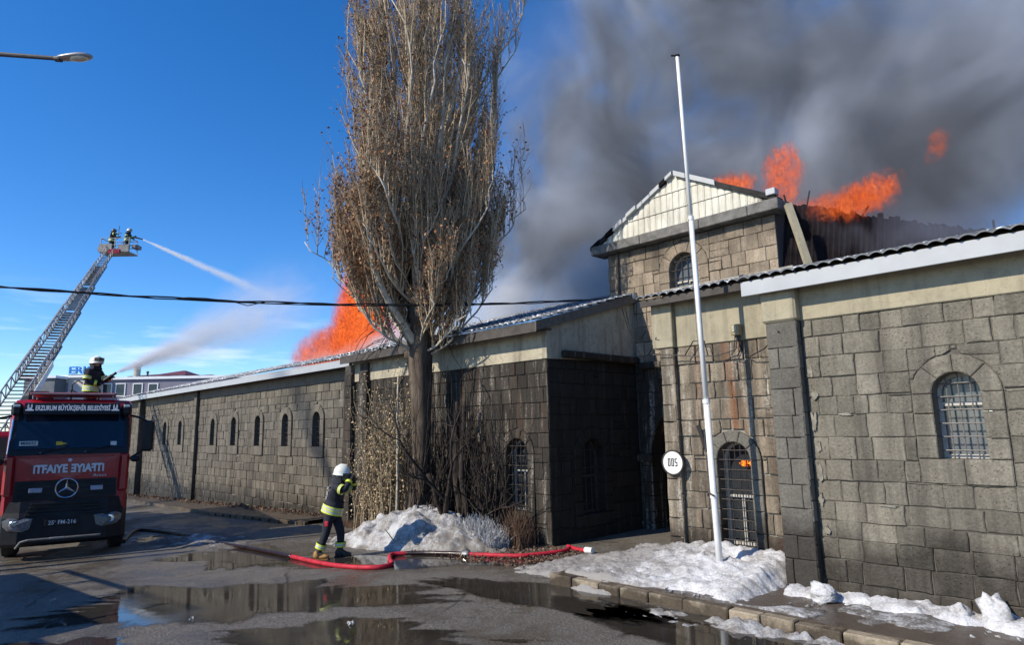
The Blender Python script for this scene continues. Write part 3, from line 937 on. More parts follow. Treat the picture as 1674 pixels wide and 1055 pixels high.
# ------------------------------------------------------------------ long wing (left)
YW = 10.3
wing = thing("stone_wing", "long stone wing with a row of narrow arched windows behind the truck", "building", (-30.5, 13.0, -0.8))
fW = plane_front(YW)
wx = [-20.1, -22.43, -24.82, -27.2, -29.55, -33.9, -36.25, -38.6, -41.0]
wins = [(x_, 0.26, 1.80, 2.68) for x_ in wx]
hW = [(w[0], w[1] + 0.252, w[2] - 0.352, w[3]) for w in wins]
WT = 3.86
masonry(fW, -43.4, -17.45, -1.5, WT, hW, M['stone_wing'], wing, (0.26, 0.34), (0.24, 0.44), 0.007, 0.006, 0.014, limit=300, seed=41, order=lambda u, v: -u)
wall_core(fW, -43.4, -17.3, -1.8, 4.5, [(w[0], w[1] + 0.08, w[2] - 0.1, w[3]) for w in wins], M['mortar_pale'], wing)
for k, w in enumerate(wins):
    surround(fW, *w, 0.24, M['stone_wing'], wing, 0.045, 0.32, 2, 3, 0.34, 1, 43 + k, (0.55, 0.8))
    arched_window(fW, *w, wing, 0.26, (3, 6), 0.012, 'wframe_dark', 'glass', False, False, -0.12, 'iron')
mb = MB(); mb.bbox(-43.4, -17.45, YW - 0.03, YW + 0.1, WT, 4.25, 0.01); mb.build("plaster_band", M['plaster_wing'], wing)
for xx, ww in ((-31.75, 0.34), (-43.6, 0.6), (-40.35, 0.30)):
    pr = 0.16 if xx > -40 else 0.3
    masonry(plane_front(YW - pr), xx, xx + ww, -1.5, 4.22, [], M['stone_wing'], wing, (0.32, 0.4), (0.34, 0.6), 0.006, 0.004, 0.005, seed=int(-xx), name="pilaster_stone")
    mb = MB(); mb.box(xx + 0.01, xx + ww - 0.01, YW - pr + 0.035, YW + 0.3, -1.7, 4.23); mb.build("pilaster_core", M['mortar_dark'], wing)
mb = MB(); mb.bbox(-43.7, -17.25, 9.80, 9.83, 4.19, 4.42, 0.004); mb.build("fascia_board", M['fascia'], wing)
mb = MB(); mb.box(-43.7, -17.25, 9.835, 10.5, 4.24, 4.27); mb.build("soffit_board", M['fascia_dark'], wing)
tile_roof(-43.75, -17.22, 9.74, 4.415, 5.4, 0.26, M['tile_snowy'], wing, wl=0.19, amp=0.03)
mb = MB(); mb.box(-43.4, -43.1, YW + 0.4, 16.5, -1.8, 4.5); mb.box(-43.4, -17.3, 16.4, 16.6, -1.8, 5.0); mb.build("back_wall", M['plaster_wing'], wing)

# ------------------------------------------------------------------ gabled hall (tower)
XL, XRt = -9.97, -5.58
hall = thing("gabled_hall", "tall tan stone hall with cream clad gable burning along its right roof edge", "building", (-7.8, 16.0, -0.1))
fT = plane_front(YT)
tw = (-7.80, 0.38, 4.90, 5.86)
arch = (-7.80, 1.12, -0.3, 1.62)
masonry(fT, XL, XRt, 3.72, 6.60, [(tw[0], tw[1] + 0.268, tw[2] - 0.1, tw[3])], M['stone_tower'], hall, (0.29, 0.38), (0.26, 0.5), 0.005, 0.007, 0.012, seed=51)
masonry(fT, -9.25, -6.0, -0.3, 3.72, [(arch[0], arch[1] + 0.13, arch[2], arch[3])], M['stone_block'], hall, (0.29, 0.38), (0.26, 0.5), 0.005, 0.007, 0.012, limit=60, seed=52, order=lambda u, v: u, tone_rng=(0, 0.7))  # darker annex stone here paints the shadow on the lower hall wall
wall_core(fT, XL + 0.02, XRt - 0.03, 3.72, 6.7, [(tw[0], tw[1] + 0.1, tw[2] - 0.1, tw[3])], M['mortar_dark'], hall)
wall_core(fT, -9.3, XRt - 0.03, -0.5, 3.72, [(arch[0], arch[1] + 0.10, arch[2], arch[3])], M['mortar_dark'], hall)
surround(fT, *tw, 0.26, M['stone_tower'], hall, 0.015, 0.3, 3, 5, 0, 0, 53, (0.25, 0.6))
arched_window(fT, *tw, hall, 0.24, (4, 6), 0.011, 'wframe', 'glass_grey', False, True, -0.08, 'iron', 5.6)
surround(fT, *arch, 0.28, M['stone_block'], hall, 0.03, 0.5, 6, 9, 0, 0, 54, (0.1, 0.4))
mb = MB(); mb.box(-9.2, -6.4, YT + 0.9, YT + 1.0, -0.4, 3.1); mb.build("portal_shade", M['black'], hall)  # black sheet painted for the unlit depth behind the arch
mb = MB(); mb.bbox(-9.26, -8.86, YT - 0.16, YT - 0.045, 1.44, 1.62, 0.03); mb.build("impost", M['stone_block'], hall, tone=0.7)
mb = MB(); mb.bbox(-9.09, -6.32, YT - 0.16, YT - 0.02, 3.60, 3.76, 0.03); mb.build("cornice", M['stone_block'], hall, tone=0.6)
mb = MB(); mb.bbox(-9.90, -9.10, YT - 0.2, YT - 0.02, 5.32, 5.46, 0.02); mb.build("flashing", M['fascia'], hall)
mb = MB(); mb.tube([(-9.62, YT - 0.05, 4.9), (-9.62, YT - 0.05, 6.6)], 0.03, 8); mb.build("drain_pipe", M['fascia_dark'], hall)
# concrete eave slab in separate lengths
for a, b in ((-10.3, -8.8), (-8.79, -7.2), (-7.19, -6.05), (-6.04, -5.38)):
    mb = MB(); mb.bbox(a, b, YT - 0.26, YT + 0.3, 6.62 + random.uniform(-0.012, 0.012), 6.86, 0.015); mb.build("eave_slab", M['concrete'], hall)
# gable cladding: one ribbed sheet strip after another, stepped like tiles
AP = (-7.82, 8.14)
def gab(x):
    return 6.86 + (AP[1] - 6.86) * (1 - (abs(x - AP[0]) / (2.45 if x < AP[0] else 2.42)))
x = -10.2
while x < -5.45:
    w = 0.165
    xa, xb = x + 0.004, x + w - 0.004
    V = []; Fq = []
    z = 6.865; steps = []
    while True:
        zt = z + 0.42
        steps.append((z, zt)); z = zt
        if z > max(gab(xa), gab(xb)): break
    m = 4
    for (za, zb) in steps:
        n0 = len(V)
        for zz, dd in ((za, 0.035), (zb, 0.012)):
            for i in range(m + 1):
                xx = xa + (xb - xa) * i / m
                zc = min(zz, gab(xx) - 0.02)
                V.append((xx, YT - 0.10 - dd - 0.022 * math.sin(PI * i / m), max(6.866, zc)))
        for i in range(m): Fq.append((n0 + i, n0 + i + 1, n0 + m + 2 + i, n0 + m + 1 + i))
        n1 = len(V)
        for i in range(m + 1):
            xx = xa + (xb - xa) * i / m
            V.append((xx, YT - 0.09, max(6.866, min(za, gab(xx) - 0.02))))
        for i in range(m): Fq.append((n1 + i, n1 + i + 1, n0 + i + 1, n0 + i))
    if gab((xa + xb) / 2) > 6.93: mk("cladding_strip", V, Fq, M['clad'], hall)
    x += w
gpoly = [(-10.27, 6.86), (-5.42, 6.86), AP]
V = [(p[0], YT - 0.08, p[1] - 0.01) for p in gpoly] + [(p[0], YT + 0.1, p[1] - 0.01) for p in gpoly]
mk("gable_core", V, [(0, 1, 2), (5, 4, 3), (0, 3, 4, 1), (1, 4, 5, 2), (2, 5, 3, 0)], M['char'], hall)
# verge trims: white metal on the right slope until it burnt away, ragged charred one on the left
def slope_box(xa, xb, y0, y1, lo, hi, mat, name):
    za, zb = gab(xa), gab(xb)
    V = [(xa, y0, za + lo), (xb, y0, zb + lo), (xb, y0, zb + hi), (xa, y0, za + hi), (xa, y1, za + lo), (xb, y1, zb + lo), (xb, y1, zb + hi), (xa, y1, za + hi)]
    mk(name, V, [(0, 1, 2, 3), (7, 6, 5, 4), (0, 4, 5, 1), (1, 5, 6, 2), (2, 6, 7, 3), (3, 7, 4, 0)], mat, hall)
slope_box(AP[0] + 0.05, -6.75, YT - 0.24, YT + 0.2, -0.05, 0.07, M['fascia'], "verge_trim")
slope_box(-6.74, -5.45, YT - 0.2, YT + 0.2, -0.07, 0.05, M['char'], "verge_trim")
xx = -10.35
while xx < AP[0] - 0.1:
    w = random.uniform(0.12, 0.32)
    slope_box(xx, min(xx + w - 0.015, AP[0]), YT - 0.2 - random.uniform(0, 0.06), YT + 0.1, random.uniform(-0.10, -0.03), random.uniform(0.02, 0.08), M[random.choice(('char', 'tile_char', 'fascia', 'tile_char'))], "verge_tile")
    xx += w
mb = MB(); mb.bbox(-5.62, -5.42, YT - 0.25, YT - 0.05, 6.95, 7.09, 0.01, Matrix.Translation((0, 0, 0))); mb.build("loose_flashing", M['fascia'], hall)
# roof slopes going back, side wall, and the burnt lean-to roof on the right
V = [(-10.35, YT + 0.12, 6.85), (AP[0], YT + 0.12, 8.17), (AP[0], 27, 8.17), (-10.35, 27, 6.85), (-5.40, YT + 0.12, 6.85), (-5.40, 27, 6.85)]
mk("burnt_roof", V, [(0, 1, 2, 3), (1, 4, 5, 2)], M['tile_char'], hall)
mb = MB(); mb.box(XRt - 0.4, XRt, YT + 0.04, 27, 0, 6.84); mb.box(XL + 0.02, XL + 0.4, YT + 0.42, 27, 0, 6.84); mb.build("side_wall", M['dark_wall'], hall)
E0, E1 = Vector((-5.56, 13.6, 6.98)), Vector((2.6, 19.6, 4.55))       # upper broken edge
B0, B1 = Vector((-5.56, 12.85, 4.2)), Vector((3.4, 15.0, 3.4))
V = [tuple(B0 + Vector((0, 0.12, 0))), tuple(B1 + Vector((0, 0.12, 0))), tuple(E1 + Vector((0, 0.1, -0.16))), tuple(E0 + Vector((0, 0.1, -0.16))), (2.6, 20.5, 3.8), (-5.56, 14.7, 6.2)]
mk("burnt_slope", V, [(0, 1, 2, 3), (3, 2, 4, 5)], M['tile_char'], hall)
NR = 96
for i in range(NR):
    t0, t1 = i / NR, (i + 0.985) / NR
    rg = random.uniform(-0.06, 0.05)
    lo_ = 0.0
    a0, a1 = B0.lerp(B1, t0).lerp(E0.lerp(E1, t0), lo_), B0.lerp(B1, t1).lerp(E0.lerp(E1, t1), lo_)
    b0, b1 = E0.lerp(E1, t0) + Vector((0, 0.02, rg)), E0.lerp(E1, t1) + Vector((0, 0.02, rg + random.uniform(-0.05, 0.05)))
    mb = MB(); o_ = Vector((0, -0.022, 0.01)); am = a0.lerp(a1, 0.5) + o_ * 0.9; bm2 = b0.lerp(b1, 0.5) + o_ * 0.9
    mb.add([a0, am, a1, b1, bm2, b0, a0 + Vector((0, .05, -.02)), a1 + Vector((0, .05, -.02)), b1 + Vector((0, .05, -.02)), b0 + Vector((0, .05, -.02))], [(0, 1, 4, 5), (1, 2, 3, 4), (6, 9, 8, 7), (5, 4, 3, 8, 9), (0, 6, 7, 2, 1), (0, 5, 9, 6), (2, 7, 8, 3)])
    mb.build("burnt_strip", M['tile_char'], hall)
for i in range(14):
    t0 = random.uniform(0, 0.9); p = E0.lerp(E1, t0)
    mb = MB(); mb.tube([p + Vector((0, 0.1, -0.2)), p + Vector((random.uniform(-0.1, 0.25), 0.05, random.uniform(0.08, 0.30)))], 0.022, 4); mb.build("charred_rafter", M['char'], hall)
mb = MB()
Mx = Matrix.Translation((-5.30, 13.78, 6.2))
mb.tube([(-5.24, 12.92, 6.70), (-5.08, 12.92, 6.0), (-4.86, 12.92, 4.95)], 0.085, 4); mb.build("leaning_beam", M['plaster'], hall)


# ------------------------------------------------------------------ snow
def snow_mat(name, dirt=0.45, thr=(0.5, 0.66), dcol=(0.16, 0.135, 0.105), scol=(0.66, 0.665, 0.68)):
    t = NT(name)
    P = t.pos()
    a = t.noise(3.2, 7, 0.7, P)
    b = t.noise(26, 5, 0.7, P)
    m = t.math('ADD', t.math('MULTIPLY', a, 0.65), t.math('MULTIPLY', b, 0.35))
    m = t.math('ADD', m, t.math('MULTIPLY', t.attr("tone"), 0.45))
    f = t.ramp(m, thr[0], thr[1], 0, dirt)
    base = t.mix(f, scol, dcol)
    h = t.math('ADD', t.noise(18, 6, 0.7, P), t.math('MULTIPLY', t.noise(60, 4, 0.7, P), 0.5))
    bs = t.bsdf(Base_Color=base, Roughness=0.75, Normal=t.bump(h, 0.9, 0.035))
    bs.inputs["Specular IOR Level"].default_value = 0.25
    return t.m


M['snow'] = snow_mat("old_snow", 0.85, (0.42, 0.60), scol=(0.55, 0.555, 0.565))
M['snow_clean'] = snow_mat("clean_snow", 0.72, (0.45, 0.64), scol=(0.70, 0.70, 0.71))
M['snow_dirty'] = snow_mat("dirty_slush", 0.92, (0.40, 0.56), (0.10, 0.085, 0.068))


def vnoise2(X, Y, seed):
    """smooth value noise"""
    r = np.random.default_rng(seed); G = r.random((64, 64))
    xi = np.floor(X).astype(int); yi = np.floor(Y).astype(int)
    fx = X - xi; fy = Y - yi; fx = fx * fx * (3 - 2 * fx); fy = fy * fy * (3 - 2 * fy)
    g = lambda a, b: G[a % 64, b % 64]
    return (g(xi, yi) * (1 - fx) + g(xi + 1, yi) * fx) * (1 - fy) + (g(xi, yi + 1) * (1 - fx) + g(xi + 1, yi + 1) * fx) * fy


def fbm(X, Y, seed, octs=5, sc=1.0):
    o = 0; a = 0.5; s = sc
    for k in range(octs):
        o = o + a * vnoise2(X * s + 13.7 * k, Y * s + 5.1 * k, seed + k); a *= 0.5; s *= 2.1
    return o


def heap(name, x0, x1, y0, y1, hfun, mat, step=0.045, sink=0.06, dirt=None, **tg):
    X, Y = np.meshgrid(np.arange(x0, x1, step), np.arange(y0, y1, step), indexing='ij')
    H = hfun(X, Y)
    Z = gz(X, Y) + H - sink
    T = np.zeros_like(Z) if dirt is None else dirt(X, Y, H)
    nx, ny = X.shape
    ii = np.arange(nx * ny).reshape(nx, ny)
    keep = (H > -0.02)
    Q = np.stack([ii[:-1, :-1], ii[1:, :-1], ii[1:, 1:], ii[:-1, 1:]], -1)
    kq = keep[:-1, :-1] | keep[1:, :-1] | keep[1:, 1:] | keep[:-1, 1:]
    o = mk_np(name, np.stack([X, Y, Z], -1).reshape(-1, 3), Q[kq], mat, smooth=True, tone=T.reshape(-1))
    # drop the unused vertices
    import bmesh
    bm = bmesh.new(); bm.from_mesh(o.data)
    bmesh.ops.delete(bm, geom=[v for v in bm.verts if not v.link_faces], context='VERTS')
    bm.to_mesh(o.data); bm.free()
    return tag(o, **tg)


def h_left(X, Y):
    d1 = ((X + 12.35) / 1.9) ** 2 + ((Y - 8.9) / 1.1) ** 2
    d2 = ((X + 13.0) / 1.1) ** 2 + ((Y - 8.2) / 0.9) ** 2
    d3 = ((X + 10.9) / 1.2) ** 2 + ((Y - 8.9) / 0.7) ** 2
    b = 0.86 * np.exp(-d1 * 1.15) + 0.22 * np.exp(-d2) + 0.18 * np.exp(-d3)
    b = b * smooth01((Y - (7.15 + 0.26 * (X + 13))) / 0.55)
    n = fbm(X, Y, 3, 6, 1.6)
    return b * (0.62 + 0.75 * n) + (fbm(X, Y, 9, 5, 6.0) - 0.45) * 0.26 - 0.085


heap("snow_heap", -15.2, -9.4, 6.4, 9.88, h_left, M['snow'], 0.04, dirt=lambda X, Y, H: np.clip((0.16 - H) * 2.0, 0, 0.4) + np.clip((X + 11.6) * 0.2, 0, 0.3),
     label="tall old snow heap piled round the foot of the poplar trunk", cat="snow heap")


def h_right(X, Y):
    a = smooth01((Y - 7.45) / 1.7) * smooth01((9.75 - Y) / 0.3) * smooth01((X + 8.3) / 1.6) * smooth01((-3.95 - X) / 0.12)
    front = smooth01((Y - (7.35 + 0.25 * np.sin(X * 2.3))) / 0.25)
    n = fbm(X, Y, 23, 6, 1.9)
    b = (0.15 + 0.25 * a * smooth01((X + 7.6) / 2.2)) * (0.65 + 0.65 * n) * front * smooth01((X + 8.8) / 1.2) * smooth01((-3.92 - X) / 0.4)
    mess = 0.10 * np.clip(fbm(X, Y, 28, 5, 3.0) - 0.38, 0, 1) * smooth01((X + 9.2) / 0.7) * smooth01((Y - 6.6) / 0.5) * smooth01((-5.6 - X) / 0.8)
    return b * 0.95 + mess + (fbm(X, Y, 33, 5, 13.0) - 0.45) * 0.11 - 0.06 + np.where(X > -6.9, 0.0, 0)


def h_right2(X, Y):
    H = h_right(X, Y)
    return H + 0.13 * smooth01((X + 6.9) / 0.05) * smooth01((Y - 7.45) / 0.1)


heap("snow_heap", -9.4, -3.9, 6.5, 9.7, h_right2, M['snow_clean'], 0.035, sink=0.03, dirt=lambda X, Y, H: np.clip((-5.0 - X) * 0.26, 0, 0.65) + np.clip((7.7 - Y) * 0.8, 0, 0.3),
     label="low bright snow heap round the foot of the white flagpole", cat="snow heap")


def h_wall(X, Y):
    w = fbm(X, Y * 0 + 3, 51, 4, 2.2)
    top = 0.03 + 0.15 * w
    return top * smooth01((Y - (8.36 - 0.5 * (w - 0.4))) / 0.22) + 0.19 * smooth01((0 * X + 1)) - 0.19 + (fbm(X, Y, 57, 5, 12.0) - 0.45) * 0.11 - 0.02


def h_wall2(X, Y): return h_wall(X, Y) + 0.13


heap("snow_strip", -3.9, 1.6, 7.9, 8.86, lambda X, Y: np.where(h_wall(X, Y) > 0.0, h_wall2(X, Y), -1), M['snow_clean'], 0.03, sink=0.02,
     label="thin broken strip of snow along the foot of the grey stone wall", cat="snow strip")


def h_kerb(X, Y):
    c = 7.18 + 0.10 * np.sin(X * 1.7)
    w = fbm(X, Y, 71, 5, 3.4)
    return (0.02 + 0.34 * np.clip(w - 0.36, 0, 1)) * np.exp(-((Y - c) / 0.17) ** 2) * smooth01((X + 5.2) / 0.5) * smooth01((-2.7 - X) / 0.6) + (fbm(X, Y, 77, 4, 11.0) - 0.45) * 0.12 - 0.03


heap("slush_ridge", -5.4, -2.4, 6.75, 7.36, h_kerb, M['snow'], 0.025, sink=0.0, dirt=lambda X, Y, H: 0.1 + 0 * X,
     label="lumpy grey slush ridge on the road against the kerb", cat="slush")


def h_road(X, Y):
    d = ((X + 17.2) / 2.3) ** 2 + ((Y - 5.9) / 1.0) ** 2
    return 0.16 * np.exp(-d) * (0.3 + 1.6 * fbm(X, Y, 81, 5, 2.0)) + (fbm(X, Y, 87, 4, 4.0) - 0.5) * 0.10 - 0.07


heap("slush_patch", -20.5, -13.5, 4.2, 7.8, h_road, M['snow_dirty'], 0.05, sink=0.0, dirt=lambda X, Y, H: np.clip((0.07 - H) * 6, 0, 0.5),
     label="flattened dirty slush patch across the road between truck and firefighter", cat="slush")


def lump(name, c, r, seed, label, mat='snow_clean', cat="snow lump", group=None):
    rr = np.random.default_rng(seed)
    mb = MB(); mb.ellipsoid((0, 0, 0), r, 18, 12)
    V = np.array(mb.v)
    d = np.ones(len(V))
    for k in range(16):
        q = rr.normal(size=3); q /= np.linalg.norm(q)
        U = V / np.array(r)
        d += 0.09 * np.sin(U @ q * rr.uniform(3, 9) + rr.uniform(0, 6))
    V = V * d[:, None] * 0.9
    o = mk(name, V + np.array(c), mb.f, M[mat], smooth=True)
    return tag(o, label, cat, group)


lump("snow_lump", (-3.40, 8.38, 0.22), (0.155, 0.14, 0.12), 1, "round white snow lump at the foot of the dark wall corner")
lump("snow_lump", (-1.76, 8.62, 0.27), (0.13, 0.12, 0.20), 2, "pointed tall snow lump against the wall under the arched window")
lump("snow_lump", (-2.05, 8.60, 0.19), (0.10, 0.10, 0.10), 3, "small snow lump just left of the pointed snow lump")
def crumbs(name, pts, smin, smax, seed, mat):
    rr = np.random.default_rng(seed); mb = MB()
    for (x, y, z) in pts:
        rad = [rr.uniform(smin, smax) for _ in range(3)]; rad[2] *= 0.7
        mb.ellipsoid((x, y, z + rad[2] * 0.5), rad, 9, 6)
    V = np.array(mb.v); V = V + 0.012 * np.sin(V[:, [1, 2, 0]] * 90 + 3) + 0.008 * np.sin(V[:, [2, 0, 1]] * 170)
    return tag(mk(name, V, mb.f, M[mat], smooth=True), kind="stuff")


rc = np.random.default_rng(4)
crumbs("snow_crumbs", [(rc.uniform(-6.6, -4.2), rc.uniform(7.52, 7.9), 0.13) for k in range(40)] + [(rc.uniform(-3.7, 0.2), rc.uniform(7.95, 8.3), 0.125) for k in range(30)], 0.008, 0.028, 1, 'snow')
crumbs("ice_crumbs", [(x, y, float(gz(x, y)) - 0.012) for x, y in ((-7.45, 4.3), (-7.4, 4.34), (-7.36, 4.27), (-9.3, 3.1), (-12.3, 2.1))], 0.02, 0.045, 3, 'snow')


def h_film(X, Y):
    w = fbm(X, Y, 91, 6, 1.7)
    return 0.13 + np.clip(w - 0.50, -1, 1) * 0.16 - 0.5 * (1 - smooth01((Y - 7.5) / 0.05)) - 0.5 * smooth01((Y - 8.45) / 0.1)


heap("pavement_slush", -4.6, 2.2, 7.45, 8.5, lambda X, Y: np.where(h_film(X, Y) > 0.128, h_film(X, Y), -1), M['snow_dirty'], 0.03, sink=0.0, dirt=lambda X, Y, H: 0.05 + np.clip((0.15 - H) * 4, 0, 0.3),
     label="thin broken film of dirty slush on the wet brown pavement", cat="slush")

# ------------------------------------------------------------------ poplar tree
def bark_mat(name, c0, c1, sc=(9, 9, 1.6), bump=0.9):
    t = NT(name)
    P = t.pos()
    n = t.noise(1.0, 6, 0.7, P, 0.5, sc)
    base = t.mix(t.ramp(n, 0.32, 0.66), c0, c1)
    base = t.mix(0.5, base, t.mix(t.ramp(t.noise(2.0, 4, 0.6, P), 0.3, 0.7), (0.6, 0.6, 0.6), (1.3, 1.3, 1.3)), 'MULTIPLY')
    t.bsdf(Base_Color=base, Roughness=0.9, Normal=t.bump(n, bump, 0.04))
    t.b.inputs["Specular IOR Level"].default_value = 0.2
    return t.m


M['bark'] = bark_mat("furrowed_poplar_bark", (0.035, 0.026, 0.02), (0.155, 0.12, 0.088))
M['limb'] = bark_mat("pale_poplar_limb", (0.25, 0.22, 0.175), (0.58, 0.53, 0.44), (5, 5, 8), 0.3)
M['darkbark'] = bark_mat("dark_shrub_bark", (0.02, 0.016, 0.014), (0.06, 0.048, 0.04), (14, 14, 5), 0.6)


def tone_mix(name, c0, c1, rough=0.8, trans=0.0):
    t = NT(name)
    base = t.mix(t.attr("tone"), c0, c1)
    b = t.bsdf(Base_Color=base, Roughness=rough)
    b.inputs["Specular IOR Level"].default_value = 0.2
    return t.m


M['twig'] = tone_mix("poplar_twigs", (0.15, 0.10, 0.066), (0.56, 0.45, 0.31))
M['deadleaf'] = tone_mix("dead_poplar_leaves", (0.12, 0.050, 0.026), (0.42, 0.22, 0.11))
M['ivyleaf'] = tone_mix("dry_climber_leaves", (0.26, 0.18, 0.09), (0.62, 0.50, 0.32))
M['ivystem'] = simple("dry_climber_stems", (0.24, 0.19, 0.125), 0.85, 0, 0.3, 12)

TX, TY = -12.78, 9.1


def wob(n, amp, r):
    w = np.cumsum(r.normal(0, 1, (n, 3)), 0); w[:, 2] *= 0.2
    return w * amp / math.sqrt(n)


def leaf_quads(P, size, r, tone, droop=0.3):
    """small two-triangle leaves, slightly folded, at points P"""
    n = len(P)
    a = r.normal(size=(n, 3)); a[:, 2] -= droop; a /= np.linalg.norm(a, axis=1, keepdims=True)
    b = np.cross(a, r.normal(size=(n, 3))); b /= np.linalg.norm(b, axis=1, keepdims=True)
    s = size * r.uniform(0.6, 1.3, (n, 1))
    c = np.cross(a, b)
    V = np.stack([P, P + a * s * 0.5 + b * s * 0.38 + c * s * 0.12, P + a * s, P + a * s * 0.5 - b * s * 0.38 + c * s * 0.12], 1).reshape(-1, 3)
    Q = np.arange(4 * n).reshape(n, 4)
    return V, Q, np.repeat(tone, 4)


poplar = thing("poplar_tree", "tall leafless poplar with dense upright twigs and brown dead leaves in front of the wing", "tree", (TX, TY, 0.0))
r = np.random.default_rng(12)
tz = np.linspace(-0.3, 15.5, 26)
tpath = np.stack([TX + 0.10 * np.sin(tz * 0.5) + 0.012 * tz, TY + 0.06 * np.sin(tz * 0.7 + 1), tz], -1)
trad = np.interp(tz, [-0.3, 0.6, 2, 4.2, 5.0, 8, 12, 15.5], [0.32, 0.235, 0.20, 0.30, 0.26, 0.17, 0.09, 0.03])
mb = MB(); mb.tube([tuple(p) for p in tpath], [float(x) for x in trad], 16)
V = np.array(mb.v)
ang = np.arctan2(V[:, 1] - TY, V[:, 0] - TX)
V[:, :2] += (np.stack([np.cos(ang), np.sin(ang)], -1) * (0.022 * np.sin(ang * 7 + V[:, 2:3].ravel() * 1.3) * np.clip(1.4 - V[:, 2] / 8, 0, 1))[:, None])
mk("trunk", V, mb.f, M['bark'], poplar, smooth=True)

LEAN = 0.03


def crown_r(z, az):
    base = np.interp(z, [3.9, 4.6, 5.6, 7.0, 8.5, 10, 13, 15, 17], [1.2, 1.9, 2.25, 2.3, 2.2, 2.3, 2.4, 2.2, 1.0])
    return base * (1 + 0.10 * np.sin(3 * az + z * 0.8) + 0.07 * np.sin(5 * az - z * 1.7))


limbs = []
NL = 78
for i in range(NL):
    low = i % 5 < 2
    az = (i * 2.399963) % (2 * PI)
    t = np.linspace(0, 1, 14)
    if low:
        zs = r.uniform(3.95, 6.2); ztop = zs + r.uniform(1.3, 3.0); frac = r.uniform(0.62, 1.0); ex = 2.6
    else:
        zs = 4.0 + 5.5 * (i / NL) ** 1.5; ztop = min(16.5, zs + r.uniform(4.5, 8)); frac = r.uniform(0.3, 0.92); ex = 4.6
    z = zs + (ztop - zs) * t ** (1.15 if low else 0.95)
    rad = np.array([float(crown_r(max(q, 5.6) if low else q, az)) for q in z]) * frac * (1 - np.exp(-t * ex)) * (1 + 0.08 * t)
    bx = np.interp(z[0], tz, tpath[:, 0]); by = np.interp(z[0], tz, tpath[:, 1])
    P = np.stack([bx + rad * math.cos(az), by + rad * math.sin(az), z], -1) + wob(14, 0.42, r) * t[:, None]
    P[:, :2] += np.array([R_.x, R_.y])[None, :] * (LEAN * (z - zs))[:, None]
    P[0] = (bx, by, zs)
    R0 = (r.uniform(0.03, 0.055) if low else r.uniform(0.045, 0.10)) * (1.15 - 0.5 * i / NL)
    limbs.append((P, np.linspace(R0, 0.010, 14)))
for P, Rr in limbs:
    mb = MB(); mb.tube([tuple(p) for p in P], [float(x) for x in Rr], 7)
    mb.build("limb", M['limb'], poplar, smooth=True)
secP = []; secR = []
KS = 7
for P, Rr in limbs + [(tpath[13:], trad[13:])] * 2:
    ns = 26
    for k in range(ns):
        u = r.uniform(0.10, 1.0) * (len(P) - 1); j = min(int(u), len(P) - 2)
        p0 = P[j] + (P[j + 1] - P[j]) * (u - j)
        az = r.uniform(0, 2 * PI)
        out = np.array([p0[0] - TX, p0[1] - TY, 0]); L0 = np.linalg.norm(out[:2]) + 1e-6; out /= L0
        lim = float(crown_r(p0[2] + 0.8, math.atan2(out[1], out[0])))
        push = np.clip((lim - L0) / lim, 0.05, 1)
        d = out * r.uniform(0.0, 0.8) * push + np.array([math.cos(az), math.sin(az), 0]) * 0.32 * push + np.array([0, 0, 0.95])
        d /= np.linalg.norm(d)
        L = r.uniform(0.8, 2.1)
        t = np.linspace(0, 1, KS)[:, None]
        bend = np.array([math.cos(az), math.sin(az), 0]) * 0.2 * push
        q = p0 + d * L * t + bend * (t * (1 - t)) * 2 + wob(KS, 0.07, r) * t
        secP.append(q); secR.append(np.linspace(min(0.022, Rr[j] * 0.6), 0.006, KS))
secP = np.array(secP); secR = np.array(secR)
V1, Q1 = tubes_np(secP, secR, 4)
sec_tone = np.repeat(r.uniform(0.45, 1.0, len(secP)), KS * 4)
nsec = len(secP)
TW = 17
twP = []; 
si = np.repeat(np.arange(nsec), TW); u = r.uniform(0.05, 1.0, nsec * TW) * (KS - 1)
j = np.minimum(u.astype(int), KS - 2); f = (u - j)[:, None]
p0 = secP[si, j] * (1 - f) + secP[si, j + 1] * f
dirs = secP[si, j + 1] - secP[si, j]; dirs /= np.linalg.norm(dirs, axis=1, keepdims=True) + 1e-9
rn = r.normal(size=(len(p0), 3)); rn[:, 2] = np.abs(rn[:, 2]) * 0.4
d = dirs * 0.75 + rn * 0.5 + np.array([0, 0, 0.35]); d /= np.linalg.norm(d, axis=1, keepdims=True)
L = r.uniform(0.14, 0.55, (len(p0), 1))
tt = np.array([0, 0.5, 1.0])
bend = r.normal(size=(len(p0), 3)) * 0.05
twP = p0[:, None, :] + d[:, None, :] * (L[:, None, :] * tt[None, :, None]) + bend[:, None, :] * (tt * (tt))[None, :, None] + np.array([0, 0, 0.06])[None, None, :] * (tt ** 2)[None, :, None]
twR = np.broadcast_to(np.array([0.0065, 0.005, 0.0025]), (len(p0), 3))
V2, Q2 = tubes_np(twP, twR, 3)
tw_tone = np.repeat(r.uniform(0.1, 1.0, len(p0)), 9)
br = mk_np("branches", V1, Q1, M['twig'], poplar, tone=sec_tone); br["kind"] = "stuff"
tws = mk_np("twigs", V2, Q2, M['twig'], poplar, tone=tw_tone); tws["kind"] = "stuff"
